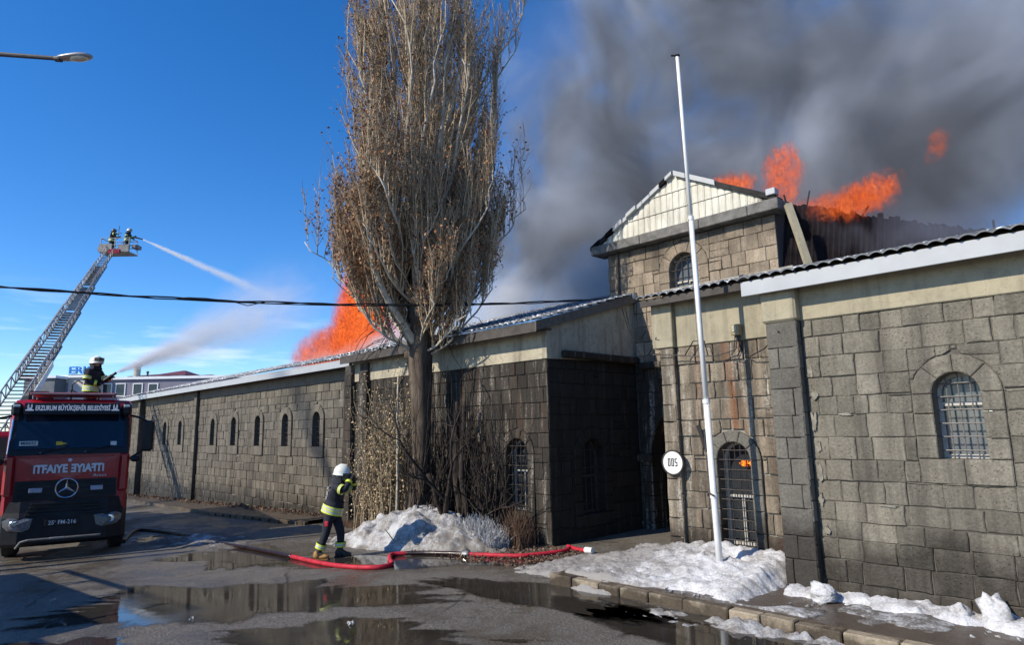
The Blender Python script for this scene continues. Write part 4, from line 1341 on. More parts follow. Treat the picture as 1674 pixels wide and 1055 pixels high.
# dead leaves: many low on the left, thinning upwards
tips = twP[:, 2, :]
zz = tips[:, 2]
pk = np.interp(zz, [3.5, 5.0, 6.5, 8.0, 10, 13, 17], [1.0, 1.0, 0.85, 0.45, 0.22, 0.10, 0.05])
side = (tips[:, 0] - TX) * R_.x + (tips[:, 1] - TY) * R_.y
pk = pk * np.where(side < 0, 1.1, 0.75)
sel = r.random(len(tips)) < pk
LP = np.concatenate([tips[sel], twP[sel, 1, :], tips[sel] + r.normal(0, 0.04, (sel.sum(), 3))])
lv = leaf_quads(LP, 0.068, r, r.random(len(LP)))
lo = mk_np("dead_leaves", lv[0], lv[1], M['deadleaf'], poplar, tone=lv[2]); lo["kind"] = "stuff"
# drooping twigs under the crown
dp = []
for k in range(40):
    az = r.uniform(0, 2 * PI); R0 = r.uniform(0.3, 1.5)
    p = np.array([TX + R0 * math.cos(az), TY + R0 * math.sin(az), r.uniform(4.2, 5.2)])
    t = np.linspace(0, 1, 6)[:, None]
    dp.append(p + np.array([math.cos(az) * 0.6, math.sin(az) * 0.6, 0]) * t + np.array([0, 0, -r.uniform(0.2, 1.1)]) * t ** 1.6 + wob(6, 0.10, r))
Vd, Qd = tubes_np(np.array(dp), np.broadcast_to(np.linspace(0.011, 0.004, 6), (len(dp), 6)), 4)
dt = mk_np("drooping_twigs", Vd, Qd, M['darkbark'], poplar); dt["kind"] = "stuff"
# pruning scars / knots on the trunk
for (z, a) in ((4.05, -2.1), (3.4, -1.2), (2.2, -2.4)):
    mb = MB(); mb.ellipsoid((TX + 0.25 * math.cos(a), TY + 0.25 * math.sin(a), z), (0.09, 0.07, 0.11), 10, 7); mb.build("knot", M['bark'], poplar, smooth=True)


# ------------------------------------------------------------------ shrubs and plants
def grow(root, d0, L, rad, depth, r, out, spread=0.6, grav=0.0, kids=(2, 4), shrink=0.68):
    K = 6
    d = np.array(d0, float); d /= np.linalg.norm(d)
    pts = [np.array(root, float)]
    for k in range(K - 1):
        d = d + r.normal(0, 0.16, 3) + np.array([0, 0, grav]); d /= np.linalg.norm(d)
        pts.append(pts[-1] + d * L / (K - 1))
    P = np.array(pts)
    out.append((P, np.linspace(rad, rad * 0.55, K)))
    if depth == 0: return
    for k in range(int(r.integers(kids[0], kids[1] + 1))):
        i = int(r.integers(2, K))
        nd = d + r.normal(0, spread, 3)
        grow(P[i], nd, L * r.uniform(0.5, 0.9), rad * shrink * (1 - 0.06 * i), depth - 1, r, out, spread, grav, kids, shrink)


def bare_shrub(name, label, x, y, z, r, stems, L, rad, depth, mat, grav=0.02, group=None, cat="shrub", leaves=0):
    root = thing(name, label, cat, (x, y, z), 0, group)
    for s in range(stems):
        out = []
        a = r.uniform(0, 2 * PI)
        grow((x + 0.06 * math.cos(a), y + 0.06 * math.sin(a), z - 0.1), (0.35 * math.cos(a), 0.35 * math.sin(a), 1), L * r.uniform(0.8, 1.1), rad, depth, r, out, 0.62, grav)
        P0, R0 = out[0]
        mb = MB(); mb.tube([tuple(p) for p in P0], [float(q) for q in R0], 8); mb.build("stem", mat, root, smooth=True)
        V, Q = tubes_np(np.array([o[0] for o in out[1:]]), np.array([np.maximum(o[1], 0.004) for o in out[1:]]), 4)
        b = mk_np("twigs", V, Q, mat, root); b["kind"] = "stuff"
    return root


r = np.random.default_rng(77)
bare_shrub("bare_shrub", "dark bare shrub with twisted stem right of the poplar trunk", -11.85, 9.3, -0.05, r, 2, 1.75, 0.08, 3, M['darkbark'], 0.10)
bare_shrub("bare_shrub", "dark bare shrub with arching thin twigs in front of the annex windows", -10.9, 9.5, -0.1, r, 4, 1.5, 0.04, 3, M['darkbark'], 0.08)
bare_shrub("bare_shrub", "slim bare sapling crossing low in front of the poplar trunk", -12.35, 9.0, 0.5, r, 2, 1.1, 0.022, 3, M['darkbark'], 0.06)
# climber with dry leaves
r = np.random.default_rng(5)
ivy = thing("dry_climber", "dry pale leaved climber standing left of the poplar trunk", "shrub", (-14.2, 9.1, 0.0))
P = []
for k in range(105):
    x0 = r.uniform(-15.1, -13.35); y0 = r.uniform(8.75, 9.35)
    t = np.linspace(0, 1, 9)[:, None]
    H = r.uniform(1.5, 4.1) * (1 - 0.30 * abs(x0 + 14.0))
    top = np.array([x0 * 0.45 - 14.15 * 0.55 + r.normal(0, 0.25), y0, 0.15 + H])
    P.append(np.array([x0, y0, -0.2]) * (1 - t) + top * t + wob(9, 0.32, r) * t * (1.2 - 0.3 * t))
P = np.array(P)
V, Q = tubes_np(P, np.broadcast_to(np.linspace(0.017, 0.006, 9), (len(P), 9)), 4)
o = mk_np("stems", V, Q, M['ivystem'], ivy); o["kind"] = "stuff"
mb = MB(); mb.tube([(-13.45, 9.0, -0.2), (-13.42, 9.0, 1.2), (-13.5, 9.02, 2.6), (-13.46, 9.0, 3.6)], [0.045, 0.04, 0.03, 0.015], 8); mb.build("stem", M['limb'], ivy, smooth=True)
n = 7600
si = r.integers(0, len(P), n); u = r.uniform(0.18, 1.0, n) * 8; j = np.minimum(u.astype(int), 7); f = (u - j)[:, None]
LPt = P[si, j] * (1 - f) + P[si, j + 1] * f + r.normal(0, 0.085, (n, 3))
lv = leaf_quads(LPt, 0.052, r, r.random(n) ** 1.2)
o = mk_np("dry_leaves", lv[0], lv[1], M['ivyleaf'], ivy, tone=lv[2]); o["kind"] = "stuff"
# frozen, ice-coated low bush and dead weeds
r = np.random.default_rng(9)


def blades(name, label, cat, x0, x1, y0, y1, n, h, mat, z=None, lean=0.3, rad=0.006, group=None, toned=True):
    B = np.stack([r.uniform(x0, x1, n), r.uniform(y0, y1, n)], -1)
    zb = gz(B[:, 0], B[:, 1]) if z is None else np.full(n, z)
    t = np.linspace(0, 1, 5)
    a = r.uniform(0, 2 * PI, n); H = h * r.uniform(0.5, 1.1, n) * (1 - 0.5 * np.abs((B[:, 0] - (x0 + x1) / 2) / ((x1 - x0) / 2)) ** 2)
    ln = lean * r.uniform(0, 1, n)
    P = np.stack([B[:, 0:1] + (np.cos(a) * ln * H)[:, None] * t ** 2, B[:, 1:2] + (np.sin(a) * ln * H)[:, None] * t ** 2, zb[:, None] + H[:, None] * (t - 0.25 * ln[:, None] * t ** 2)], -1)
    V, Q = tubes_np(P, np.broadcast_to(np.linspace(rad, rad * 0.4, 5), (n, 5)), 3)
    o = mk_np(name, V, Q, mat, tone=np.repeat(r.random(n), 15))
    return tag(o, label, cat, group)


M['ice'] = tone_mix("ice_coated_stalks", (0.30, 0.30, 0.30), (0.62, 0.63, 0.65), 0.35)
M['weed'] = tone_mix("dead_weed_stalks", (0.07, 0.04, 0.03), (0.26, 0.17, 0.11))
blades("frozen_bush", "low frozen bush of grey ice coated stalks right of the snow heap", "bush", -11.9, -9.9, 8.75, 9.45, 1500, 0.62, M['ice'], lean=0.7, rad=0.012)
blades("dead_weeds", "clump of dead reddish weed stalks before the annex corner", "plant", -10.2, -9.55, 9.3, 9.75, 420, 0.85, M['weed'], lean=0.35, rad=0.007)
o = blades("dry_grass", None, None, -17.3, -10, 9.2, 9.85, 1500, 0.28, M['weed'], lean=0.7, rad=0.005); o["kind"] = "stuff"
# fallen leaves and grit by the annex
n = 2600
X = r.uniform(-11.5, -8.2, n); Y = r.uniform(7.9, 9.85, n)
lv = leaf_quads(np.stack([X, Y, gz(X, Y) + 0.02], -1), 0.05, r, r.random(n) * 0.7, 0.0)
o = mk_np("leaf_litter", lv[0], lv[1], M['weed'], tone=lv[2]); tag(o, kind="stuff")
n = 1600
X = r.uniform(-42, -17.5, n); Y = 9.6 + r.random(n) ** 0.5 * 0.65
lv = leaf_quads(np.stack([X, Y, gz(X, Y) + 0.13], -1), 0.08, r, r.random(n) * 0.7, 0.0)
o = mk_np("leaf_litter", lv[0], lv[1], M['weed'], tone=lv[2]); tag(o, kind="stuff")
lump("manhole_mound", (-10.35, 9.05, -0.08), (0.22, 0.2, 0.13), 17, "rounded brown stone half buried beside the frozen bush", 'stone_block', "stone")


# ------------------------------------------------------------------ paint and cloth for the engine and the crew
M['red'] = simple("fire_engine_red_paint", (0.32, 0.010, 0.018), 0.25, 0, 0.15, 3)
M['darkplastic'] = simple("dark_blue_grey_plastic", (0.010, 0.012, 0.017), 0.5, 0, 0.3, 6, spec=0.25)
M['blackplastic'] = simple("black_plastic", (0.011, 0.011, 0.013), 0.5, 0, 0.3, 8, spec=0.3)
M['rubber'] = simple("tyre_rubber", (0.016, 0.016, 0.016), 0.85, 0, 0.3, 10)
M['chrome'] = simple("bright_metal", (0.62, 0.63, 0.66), 0.22, 1.0, 0.1, 5)
M['alu'] = simple("ladder_aluminium", (0.27, 0.27, 0.27), 0.5, 0.3, 0.25, 4)
M['alu_dark'] = simple("dirty_ladder_metal", (0.16, 0.155, 0.15), 0.55, 0.3, 0.4, 5)
M['letter'] = simple("pale_lettering", (0.60, 0.62, 0.66), 0.5, 0, 0.05, 5)
M['whitepaint'] = simple("white_paint", (0.72, 0.72, 0.70), 0.45, 0, 0.08, 4)
M['screen'] = simple("windscreen_glass", (0.006, 0.010, 0.022), 0.04, 0, 0.3, 2)
M['lens'] = simple("headlight_lens", (0.15, 0.155, 0.16), 0.2, 0.3, 0.35, 30)
M['blue_light'] = simple("pale_blue_strobe", (0.28, 0.32, 0.42), 0.2, 0, 0.2, 30)
M['yellow'] = simple("yellow_card", (0.60, 0.42, 0.03), 0.6, 0, 0.1, 5)
M['paperwhite'] = simple("white_card", (0.55, 0.60, 0.60), 0.6, 0, 0.05, 5)
M['cloth'] = simple("navy_turnout_cloth", (0.014, 0.016, 0.024), 0.9, 0, 0.4, 30, 0.4)
M['hivis'] = simple("yellow_reflective_band", (0.62, 0.70, 0.06), 0.45, 0, 0.1, 20)
M['silver'] = simple("silver_reflective_band", (0.50, 0.51, 0.50), 0.4, 0, 0.1, 20)
M['helmet'] = simple("white_helmet_shell", (0.66, 0.67, 0.60), 0.3, 0, 0.06, 6)
M['helmet_dark'] = simple("dark_helmet_shell", (0.03, 0.035, 0.06), 0.4, 0, 0.2, 6)
M['visor'] = simple("smoked_visor", (0.05, 0.055, 0.05), 0.12, 0, 0.2, 6)
M['skin'] = simple("skin", (0.38, 0.20, 0.13), 0.6, 0, 0.1, 20)
M['glove'] = simple("work_glove", (0.05, 0.045, 0.04), 0.9, 0, 0.3, 30)
M['boot'] = simple("muddy_boot", (0.03, 0.026, 0.022), 0.7, 0, 0.5, 20)
M['boot_tan'] = simple("tan_boot_toe", (0.33, 0.17, 0.05), 0.7, 0, 0.3, 20)
M['hose'] = simple("red_hose_jacket", (0.42, 0.018, 0.034), 0.62, 0, 0.35, 9, 0.4, spec=0.3)
M['hose_wet'] = simple("dark_soaked_hose", (0.016, 0.006, 0.007), 0.35, 0, 0.3, 14, 0.2)
M['brass'] = simple("hose_coupling_metal", (0.30, 0.29, 0.27), 0.4, 0.8, 0.2, 10)


def text(name, body, size, loc, rot, mat, parent, ext=0.003, mirror=False, width=None, bold=0.0, align='CENTER'):
    """raised flat lettering as a mesh part; rot is a 3x3 whose columns are text-right, text-up, text-out (parent space)"""
    cu = bpy.data.curves.new(name, 'FONT')
    cu.body = body; cu.size = size; cu.extrude = ext; cu.align_x = align; cu.align_y = 'CENTER'; cu.offset = bold; cu.resolution_u = 3
    ob = bpy.data.objects.new(name, cu); COL.objects.link(ob)
    dg = bpy.context.evaluated_depsgraph_get()
    me = bpy.data.meshes.new_from_object(ob.evaluated_get(dg))
    bpy.data.objects.remove(ob); bpy.data.curves.remove(cu)
    co = np.empty(len(me.vertices) * 3); me.vertices.foreach_get("co", co); co = co.reshape(-1, 3)
    w = co[:, 0].max() - co[:, 0].min()
    if width: co[:, 0] *= width / w
    if mirror: co[:, 0] *= -1
    W = co @ np.array([list(c) for c in rot])
    me.vertices.foreach_set("co", W.ravel()); me.materials.clear(); me.materials.append(mat); me.update()
    o = bpy.data.objects.new(name, me); link(o, parent); o.location = loc
    return o


FRONT = (Vector((0, 1, 0)), Vector((0, 0, 1)), Vector((1, 0, 0)))      # text on a +X face, read from +X

# ------------------------------------------------------------------ fire truck (origin: ground under the front bumper; x forwards)
TRX, TRY = -17.4, 3.02
TRZ = float(gz(TRX - 1.5, TRY))
TROT = math.radians(-12.0)
truck = thing("fire_truck", "red fire truck facing the camera with a star emblem on its dark grille", "fire truck", (TRX, TRY, TRZ), TROT)
L = dict(parent=truck, world=False)


def prism(yz_or_xz, y0, y1):
    """profile in x,z swept along y"""
    n = len(yz_or_xz)
    V = [(x, y0, z) for x, z in yz_or_xz] + [(x, y1, z) for x, z in yz_or_xz]
    return V, [tuple(range(n)), tuple(range(2 * n - 1, n - 1, -1))] + [(i, (i + 1) % n, (i + 1) % n + n, i + n) for i in range(n)][::-1]


HWD = 1.15
mb = MB()
prof = [(-0.16, 1.0), (-0.13, 2.30), (-0.42, 3.36), (-0.62, 3.50), (-2.1, 3.52), (-2.15, 1.0)]
# cab hull as rings in y, narrower and rounded at the roof edges
ys_ = [-HWD, -HWD + 0.06, -0.7, 0, 0.7, HWD - 0.06, HWD]
ins = [0.10, 0.02, 0.0, -0.01, 0.0, 0.02, 0.10]
V = []; Fq = []
for y, e in zip(ys_, ins):
    for (x, z) in prof:
        V.append((x - (e if x > -1 else -e * 0.3), y, z - (e * 0.9 if z > 3 else 0)))
n = len(prof)
for a in range(len(ys_) - 1):
    for i in range(n): Fq.append((a * n + i, a * n + (i + 1) % n, (a + 1) * n + (i + 1) % n, (a + 1) * n + i))
Fq.append(tuple(range(n))[::-1]); Fq.append(tuple(range((len(ys_) - 1) * n, len(ys_) * n)))
mk("cab", V, Fq, M['red'], **L)
# windscreen
def face_quad(z0, z1, hw0, hw1, off, zc=None):
    def X(z): return np.interp(z, [1.0, 2.30, 3.36], [-0.16, -0.13, -0.42]) + off
    return [(X(z0), -hw0, z0), (X(z0) + 0.025, 0, z0), (X(z0), hw0, z0), (X(z1), hw1, z1), (X(z1) + 0.025, 0, z1), (X(z1), -hw1, z1)]
def slab(q, th):
    n = len(q); V = q + [(x - th, y, z) for x, y, z in q]
    return V, [tuple(range(n)), tuple(range(2 * n - 1, n - 1, -1))] + [(i, i + n, (i + 1) % n + n, (i + 1) % n) for i in range(n)]
V, Fq = slab(face_quad(2.26, 3.30, 1.12, 1.08, 0.012), 0.05); mk("windscreen_frame", V, Fq, M['blackplastic'], **L)
V, Fq = slab(face_quad(2.40, 3.20, 1.03, 1.00, 0.022), 0.03); mk("windscreen", V, Fq, M['screen'], **L)
for s in (-1, 1):
    mb = MB(); mb.tube([(-0.16, s * 1.115, 2.3), (-0.33, s * 1.09, 3.05)], 0.022, 6); mb.build("pillar_trim", M['chrome'] if s < 0 else M['darkplastic'], **L)
# sun visor with lettering
mb = MB(); V, Fq = prism([(-0.20, 3.14), (-0.02, 3.16), (-0.10, 3.40), (-0.40, 3.42)], -0.90, 0.90); mb.add(V, Fq)
vis = mb.build("sun_visor", M['blackplastic'], **L)
up = Vector((-0.08, 0, 0.24)).normalized(); out = Vector((0.24, 0, 0.08)).normalized()
VROT = (Vector((0, 1, 0)), up, out)
pv_ = Vector((-0.06 + 0.012, 0, 3.28)) - vis.location
text("lettering", "ERZURUM BÜYÜKŞEHİR BELEDİYESİ", 0.16, pv_, VROT, M['letter'], vis, 0.004, width=1.40, bold=0.004)
for s in (-1, 1):      # twin-minaret emblem either side of the words
    mb = MB()
    for dy in (-0.03, 0.03):
        mb.box(-0.012, 0.012, dy - 0.011, dy + 0.011, -0.03, 0.075)
        mb.box(-0.012, 0.012, dy - 0.018, dy + 0.018, 0.03, 0.045)
        mb.box(-0.012, 0.012, dy - 0.006, dy + 0.006, 0.075, 0.095)
    mb.box(-0.012, 0.012, -0.075, 0.075, -0.06, -0.033); mb.box(-0.013, 0.010, -0.016, 0.016, -0.033, 0.01)
    Rm = Matrix(((out.x, 0, up.x), (0, 1, 0), (out.z, 0, up.z))).to_4x4()
    o = mk("emblem", [Rm @ Vector(v) for v in mb.v], mb.f, M['letter'], vis, world=False, center=False)
    o.location = pv_ + Vector((0, s * 0.80, 0))
    mb = MB(); mb.bbox(-0.30, -0.06, s * 0.92 - 0.10 + s * 0.11, s * 0.92 + 0.10 + s * 0.11, 3.12, 3.40, 0.05); cl = mb.build("corner_light_housing", M['blackplastic'], **L)
    mb = MB(); mb.bbox(-0.075, -0.045, s * 1.03 - 0.06, s * 1.03 + 0.06, 3.31, 3.36, 0.008); mb.build("marker_light", M['paperwhite'], **L)
# red front panel, grille, strobes, star
V, Fq = slab(face_quad(1.72, 2.19, 0.93, 0.93, 0.05), 0.12); mk("front_panel", V, Fq, M['red'], **L)
for s in (-1, 1):
    mb = MB(); mb.bbox(-0.42, -0.10, s * 1.06 - 0.10, s * 1.06 + 0.10, 1.40, 2.27, 0.05); mb.build("corner_panel", M['red'], **L)
V, Fq = slab(face_quad(1.30, 1.71, 0.95, 0.93, 0.035), 0.08); mk("grille", V, Fq, M['blackplastic'], **L)
for k in range(3):
    z = 1.38 + 0.115 * k
    mb = MB(); mb.bbox(-0.125, -0.10, -0.90, 0.90, z, z + 0.06, 0.008); mb.build("grille_bar", M['darkplastic'], **L)
text("lettering", "iTFAiYE", 0.24, Vector((-0.055, -0.325, 1.95)), FRONT, M['letter'], truck, 0.006, width=0.62, bold=0.010)
text("lettering", "iTFAiYE", 0.24, Vector((-0.055, 0.365, 1.95)), FRONT, M['letter'], truck, 0.006, mirror=True, width=0.62, bold=0.010)
text("lettering", "Arocs", 0.09, Vector((-0.058, 0.60, 1.785)), FRONT, M['letter'], truck, 0.004, width=0.26)
mb = MB(); mb.lathe([(0.001, 0.03), (0.035, 0.02), (0.04, 0.0)], 14, Matrix.Translation((-0.075, 0.02, 2.14)) @ Matrix.Rotation(PI / 2, 4, 'Y')); mb.build("round_badge", M['letter'], **L)
mb = MB()
RS = 0.205; Mst = Matrix.Translation((-0.07, 0.0, 1.53)) @ Matrix.Rotation(PI / 2, 4, 'Y') @ Matrix.Rotation(PI, 4, 'Z')
pr = [(RS + 0.016 * math.cos(t), 0.016 * math.sin(t)) for t in np.linspace(0, 2 * PI, 9)]
mb.lathe(pr, 36, Mst)
for k in range(3):
    a = 2 * PI * k / 3
    c_, s_ = math.cos(a), math.sin(a)
    tip = (RS * c_, RS * s_, 0.0); l = (-0.036 * s_, 0.036 * c_, 0); q = (0.036 * s_, -0.036 * c_, 0)
    b = (-0.03 * c_, -0.03 * s_, 0)
    VV = [Mst @ Vector(v) for v in (tip, l, (0, 0, 0.035), q, (tip[0], tip[1], -0.01), (l[0], l[1], -0.02), (q[0], q[1], -0.02))]
    mb.add(VV, [(0, 1, 2), (0, 2, 3), (0, 4, 5, 1), (0, 3, 6, 4), (4, 6, 5)])
mb.build("star_emblem", M['chrome'], **L)
for s in (-1, 1):
    mb = MB(); mb.bbox(-0.10, -0.065, s * 0.56 - 0.12, s * 0.56 + 0.12, 1.46, 1.56, 0.01); st = mb.build("strobe_light", M['blue_light'], **L)
# bumper, headlights, plate, bar
mb = MB()
secs = [(-1.18, -0.42), (-1.10, -0.16), (-0.8, 0.0), (0, 0.05), (0.8, 0.0), (1.10, -0.16), (1.18, -0.42)]
zz_ = [(0.34, -0.12), (0.42, 0.0), (0.95, 0.0), (1.06, -0.03), (1.29, -0.06)]
V = []; Fq = []
for y, x in secs:
    for z, dx in zz_: V.append((x + dx, y, z))
    for z, dx in zz_[::-1]: V.append((min(x + dx, -0.1) - 0.45, y, z))
n = len(zz_) * 2
for a in range(len(secs) - 1):
    for i in range(n): Fq.append((a * n + i, a * n + (i + 1) % n, (a + 1) * n + (i + 1) % n, (a + 1) * n + i))
Fq.append(tuple(range(n))[::-1]); Fq.append(tuple(range((len(secs) - 1) * n, len(secs) * n)))
mk("bumper", V, Fq, M['darkplastic'], **L)
for k in range(4):
    z = 0.98 + 0.075 * k
    mb = MB(); mb.bbox(-0.02, 0.035, -0.70 + 0.03 * k, 0.70 - 0.03 * k, z, z + 0.04, 0.006); mb.build("bumper_slat", M['blackplastic'], **L)
for s in (-1, 1):
    pts = [(0.55, 0.93), (0.98, 0.96), (1.09, 0.90), (1.07, 0.78), (0.98, 0.70), (0.72, 0.67), (0.60, 0.72)]
    def hx(y): return np.interp(y, [0.0, 0.8, 1.10, 1.18], [0.05, 0.0, -0.16, -0.42]) + 0.03
    V = [(hx(y), s * y, z) for y, z in pts] + [(hx(y) - 0.06, s * y, z) for y, z in pts]
    k = len(pts); V.append((hx(0.85) + 0.03, s * 0.85, 0.82))
    hl = mk("headlight", V, [(i, (i + 1) % k, 2 * k) for i in range(k)] + [(i, i + k, (i + 1) % k + k, (i + 1) % k) for i in range(k)], M['lens'], **L)
    mb = MB(); mb.lathe([(0.0, 0.004), (0.07, 0.0), (0.085, 0.012), (0.095, 0.0)], 18, Matrix.Translation((hx(0.86) + 0.006, s * 0.86, 0.83)) @ Matrix.Rotation(PI / 2, 4, 'Y')); mb.build("lamp_ring", M['chrome'], **L)
mb = MB(); mb.bbox(0.052, 0.068, -0.33, 0.27, 0.76, 0.88, 0.005); pl = mb.build("number_plate", M['blackplastic'], **L)
mb = MB(); mb.bbox(0.050, 0.060, -0.345, 0.285, 0.745, 0.895, 0.004); mb.build("plate_rim", M['darkplastic'], **L)
text("plate_text", "25  FM-216", 0.12, Vector((0.012, 0.01, 0.0)), FRONT, M['letter'], pl, 0.002, width=0.50, bold=0.001)
text("plate_text", "R", 0.045, Vector((0.012, -0.118, 0.025)), FRONT, M['letter'], pl, 0.002)
mb = MB(); mb.tube([(0.03, -0.80, 0.34), (0.10, -0.72, 0.47), (0.12, -0.6, 0.50), (0.12, 0.62, 0.50), (0.10, 0.70, 0.50)], 0.024, 8); mb.build("step_bar", M['alu_dark'], **L)
mb = MB(); mb.bbox(0.10, 0.15, -0.22, 0.05, 0.485, 0.525, 0.008); mb.build("tow_eye", M['alu'], **L)
# wipers, cards behind the glass, badges
for y0, y1 in ((-0.55, -0.02), (0.28, 0.78)):
    mb = MB(); mb.tube([(-0.05, y0, 2.30), (-0.10, (y0 + y1) / 2 + 0.1, 2.41), (-0.11, y1, 2.44)], 0.010, 5); mb.build("wiper", M['blackplastic'], **L)
    mb = MB(); mb.ellipsoid((-0.085, y0 + 0.02, 2.31), (0.02, 0.03, 0.02), 8, 6); mb.build("wiper_pivot", M['chrome'], **L)
mb = MB(); mb.box(-0.116, -0.112, -0.93, -0.60, 2.47, 2.57); cd = mb.build("route_card", M['paperwhite'], **L)
text("card_text", "MERKEZ", 0.085, Vector((0.006, 0, 0.0)), FRONT, M['darkplastic'], cd, 0.001, width=0.28, bold=0.002)
mb = MB(); mb.box(-0.116, -0.113, -0.27, -0.16, 2.47, 2.55); mb.add([(-0.1140, -0.16, 2.48), (-0.1140, -0.05, 2.50), (-0.1140, -0.16, 2.53)], [(0, 1, 2)]); mb.build("yellow_card", M['yellow'], **L)
mb = MB(); mb.box(-0.116, -0.113, 0.76, 0.88, 2.44, 2.53); mb.build("sticker", M['paperwhite'], **L)
# mirrors
for s in (-1, 1):
    mb = MB(); mb.tube([(-0.30, s * 1.13, 3.12), (-0.12, s * 1.34, 3.06), (-0.12, s * 1.46, 2.98)], 0.028, 6); mb.tube([(-0.25, s * 1.15, 2.12), (-0.12, s * 1.40, 2.30)], 0.022, 6)
    arm = mb.build("mirror_arm", M['blackplastic'], **L)
    mb = MB(); mb.bbox(-0.24, -0.06, s * 1.50 - 0.115, s * 1.50 + 0.115, 2.28, 3.0, 0.045); mb.build("mirror", M['blackplastic'], **L)
    mb = MB(); mb.ellipsoid((-0.10, s * 1.28, 2.12), (0.07, 0.11, 0.075), 12, 8); mb.build("side_mirror", M['blackplastic'], **L)
    # side window and door seam
    mb = MB(); mb.bbox(-1.5, -0.5, s * (HWD - 0.02) - 0.02, s * (HWD - 0.02) + 0.035, 2.35, 3.1, 0.02); dr = mb.build("side_window", M['screen'], **L)
# roof gear: platform with rails, dark intake
mb = MB(); mb.bbox(-1.75, -0.55, -0.86, 0.80, 3.60, 3.66, 0.012); rp_ = mb.build("roof_platform", simple("faded_red_platform", (0.36, 0.10, 0.12), 0.5, 0, 0.2, 6), **L)
mb = MB()
for y in (-0.8, 0.74):
    mb.tube([(-0.6, y, 3.51), (-0.6, y, 3.60)], 0.02, 6); mb.tube([(-1.6, y, 3.51), (-1.6, y, 3.60)], 0.02, 6)
mb.tube([(-0.52, -0.82, 3.63), (-0.52, 0.76, 3.63)], 0.014, 6); mb.build("platform_rail", M['alu'], **L)
mb = MB(); mb.tube([(-0.75, -0.10, 3.5), (-0.75, -0.10, 3.68), (-0.62, -0.10, 3.72)], 0.018, 6); mb.build("roof_aerial", M['blackplastic'], **L)
mb = MB(); mb.bbox(-2.75, -2.1, -1.14, -0.52, 2.9, 3.78, 0.12); mb.build("air_intake", M['blackplastic'], **L)
# body, chassis and wheels
mb = MB(); mb.bbox(-10.4, -2.35, -1.2, 1.2, 1.05, 2.93, 0.04); mb.build("body", M['red'], **L)
for k in range(4):
    for s in (-1, 1):
        xa = -4.2 - 1.55 * k
        mb = MB(); mb.bbox(xa, xa + 1.42, s * 1.19 - 0.02, s * 1.19 + 0.03, 1.25, 2.65, 0.01); mb.build("locker_shutter", M['alu'], **L)
mb = MB(); mb.bbox(-2.2, -0.55, -0.8, 0.8, 0.28, 1.0, 0.05); mb.build('underbody', M['blackplastic'], **L)
mb = MB(); mb.box(-10.3, -2.25, -0.42, 0.42, 0.45, 1.04); mb.build("chassis", M['blackplastic'], **L)
for wx_ in (-1.45, -6.9, -8.25):
    for s in (-1, 1):
        Mw = Matrix.Translation((wx_, s * 1.02, 0.53)) @ Matrix.Rotation(PI / 2, 4, 'X')
        mb = MB(); mb.lathe([(0.30, -0.15), (0.46, -0.16), (0.52, -0.12), (0.535, 0.0), (0.52, 0.12), (0.46, 0.16), (0.30, 0.15), (0.30, -0.15)], 30, Mw)
        wl_ = mb.build("wheel", M['rubber'], **L)
        mb = MB(); mb.lathe([(0.001, -0.06), (0.12, -0.08), (0.14, -0.02), (0.27, 0.0), (0.30, -0.10), (0.30, 0.10), (0.27, 0.05), (0.001, 0.05)], 24)
        rim = mk("rim", [Mw.to_3x3() @ Vector(v) for v in mb.v], mb.f, M['alu_dark'], wl_, world=False, center=False); rim.location = Vector((wx_, s * 1.02, 0.53)) - wl_.location
    if wx_ == -1.45:
        for s in (-1, 1):
            mb = MB(); Mf = Matrix.Translation((wx_, s * 1.03, 0.53)) @ Matrix.Rotation(PI / 2, 4, 'X')
            arcv = []
            for i in range(13):
                t = PI * i / 12
                for rr_, yy in ((0.62, -0.16), (0.62, 0.14), (0.70, 0.14), (0.70, -0.16)): arcv.append((wx_ + rr_ * math.cos(t), s * 1.03 + yy, 0.53 + rr_ * math.sin(t)))
            fq = []
            for i in range(12):
                for k in range(4): fq.append((4 * i + k, 4 * i + (k + 1) % 4, 4 * i + 4 + (k + 1) % 4, 4 * i + 4 + k))
            mk("wheel_arch", arcv, fq, M['blackplastic'], **L)
# ladder truck behind it, mostly hidden and running out of the picture; its aerial ladder has five telescoping sections
T2X, T2Y = -27.0, 2.60
T2Z = float(gz(T2X - 1.5, T2Y))
T2R = 0.0
truck2 = thing("ladder_truck", "second red truck half hidden behind the first with the long raised aerial ladder", "fire truck", (T2X, T2Y, T2Z), T2R)
L = dict(parent=truck2, world=False)
mb = MB(); mb.bbox(-2.0, -0.15, -1.12, 1.12, 0.9, 3.15, 0.12); mb.build("cab", M['red'], **L)
mb = MB(); mb.bbox(-0.17, -0.10, -1.0, 1.0, 2.1, 2.95, 0.02); mb.build("windscreen", M['screen'], **L)
mb = MB(); mb.bbox(-0.5, 0.0, -1.15, 1.15, 0.35, 1.15, 0.08); mb.build("bumper", M['darkplastic'], **L)
mb = MB(); mb.bbox(-9.4, -2.2, -1.15, 1.15, 1.0, 1.75, 0.05); mb.build("body", M['red'], **L)
mb = MB(); mb.bbox(-3.2, -2.25, -1.12, 1.12, 1.76, 3.0, 0.06); mb.build("equipment_locker", M['red'], **L)
for s in (-1, 1):
    mb = MB(); mb.bbox(-0.28, -0.10, s * 1.42 - 0.11, s * 1.42 + 0.11, 2.1, 2.85, 0.04); mb.build("mirror", M['blackplastic'], **L)
    mb = MB(); mb.tube([(-0.2, s * 1.10, 2.9), (-0.18, s * 1.42, 2.8)], 0.025, 6); mb.build("mirror_arm", M['blackplastic'], **L)
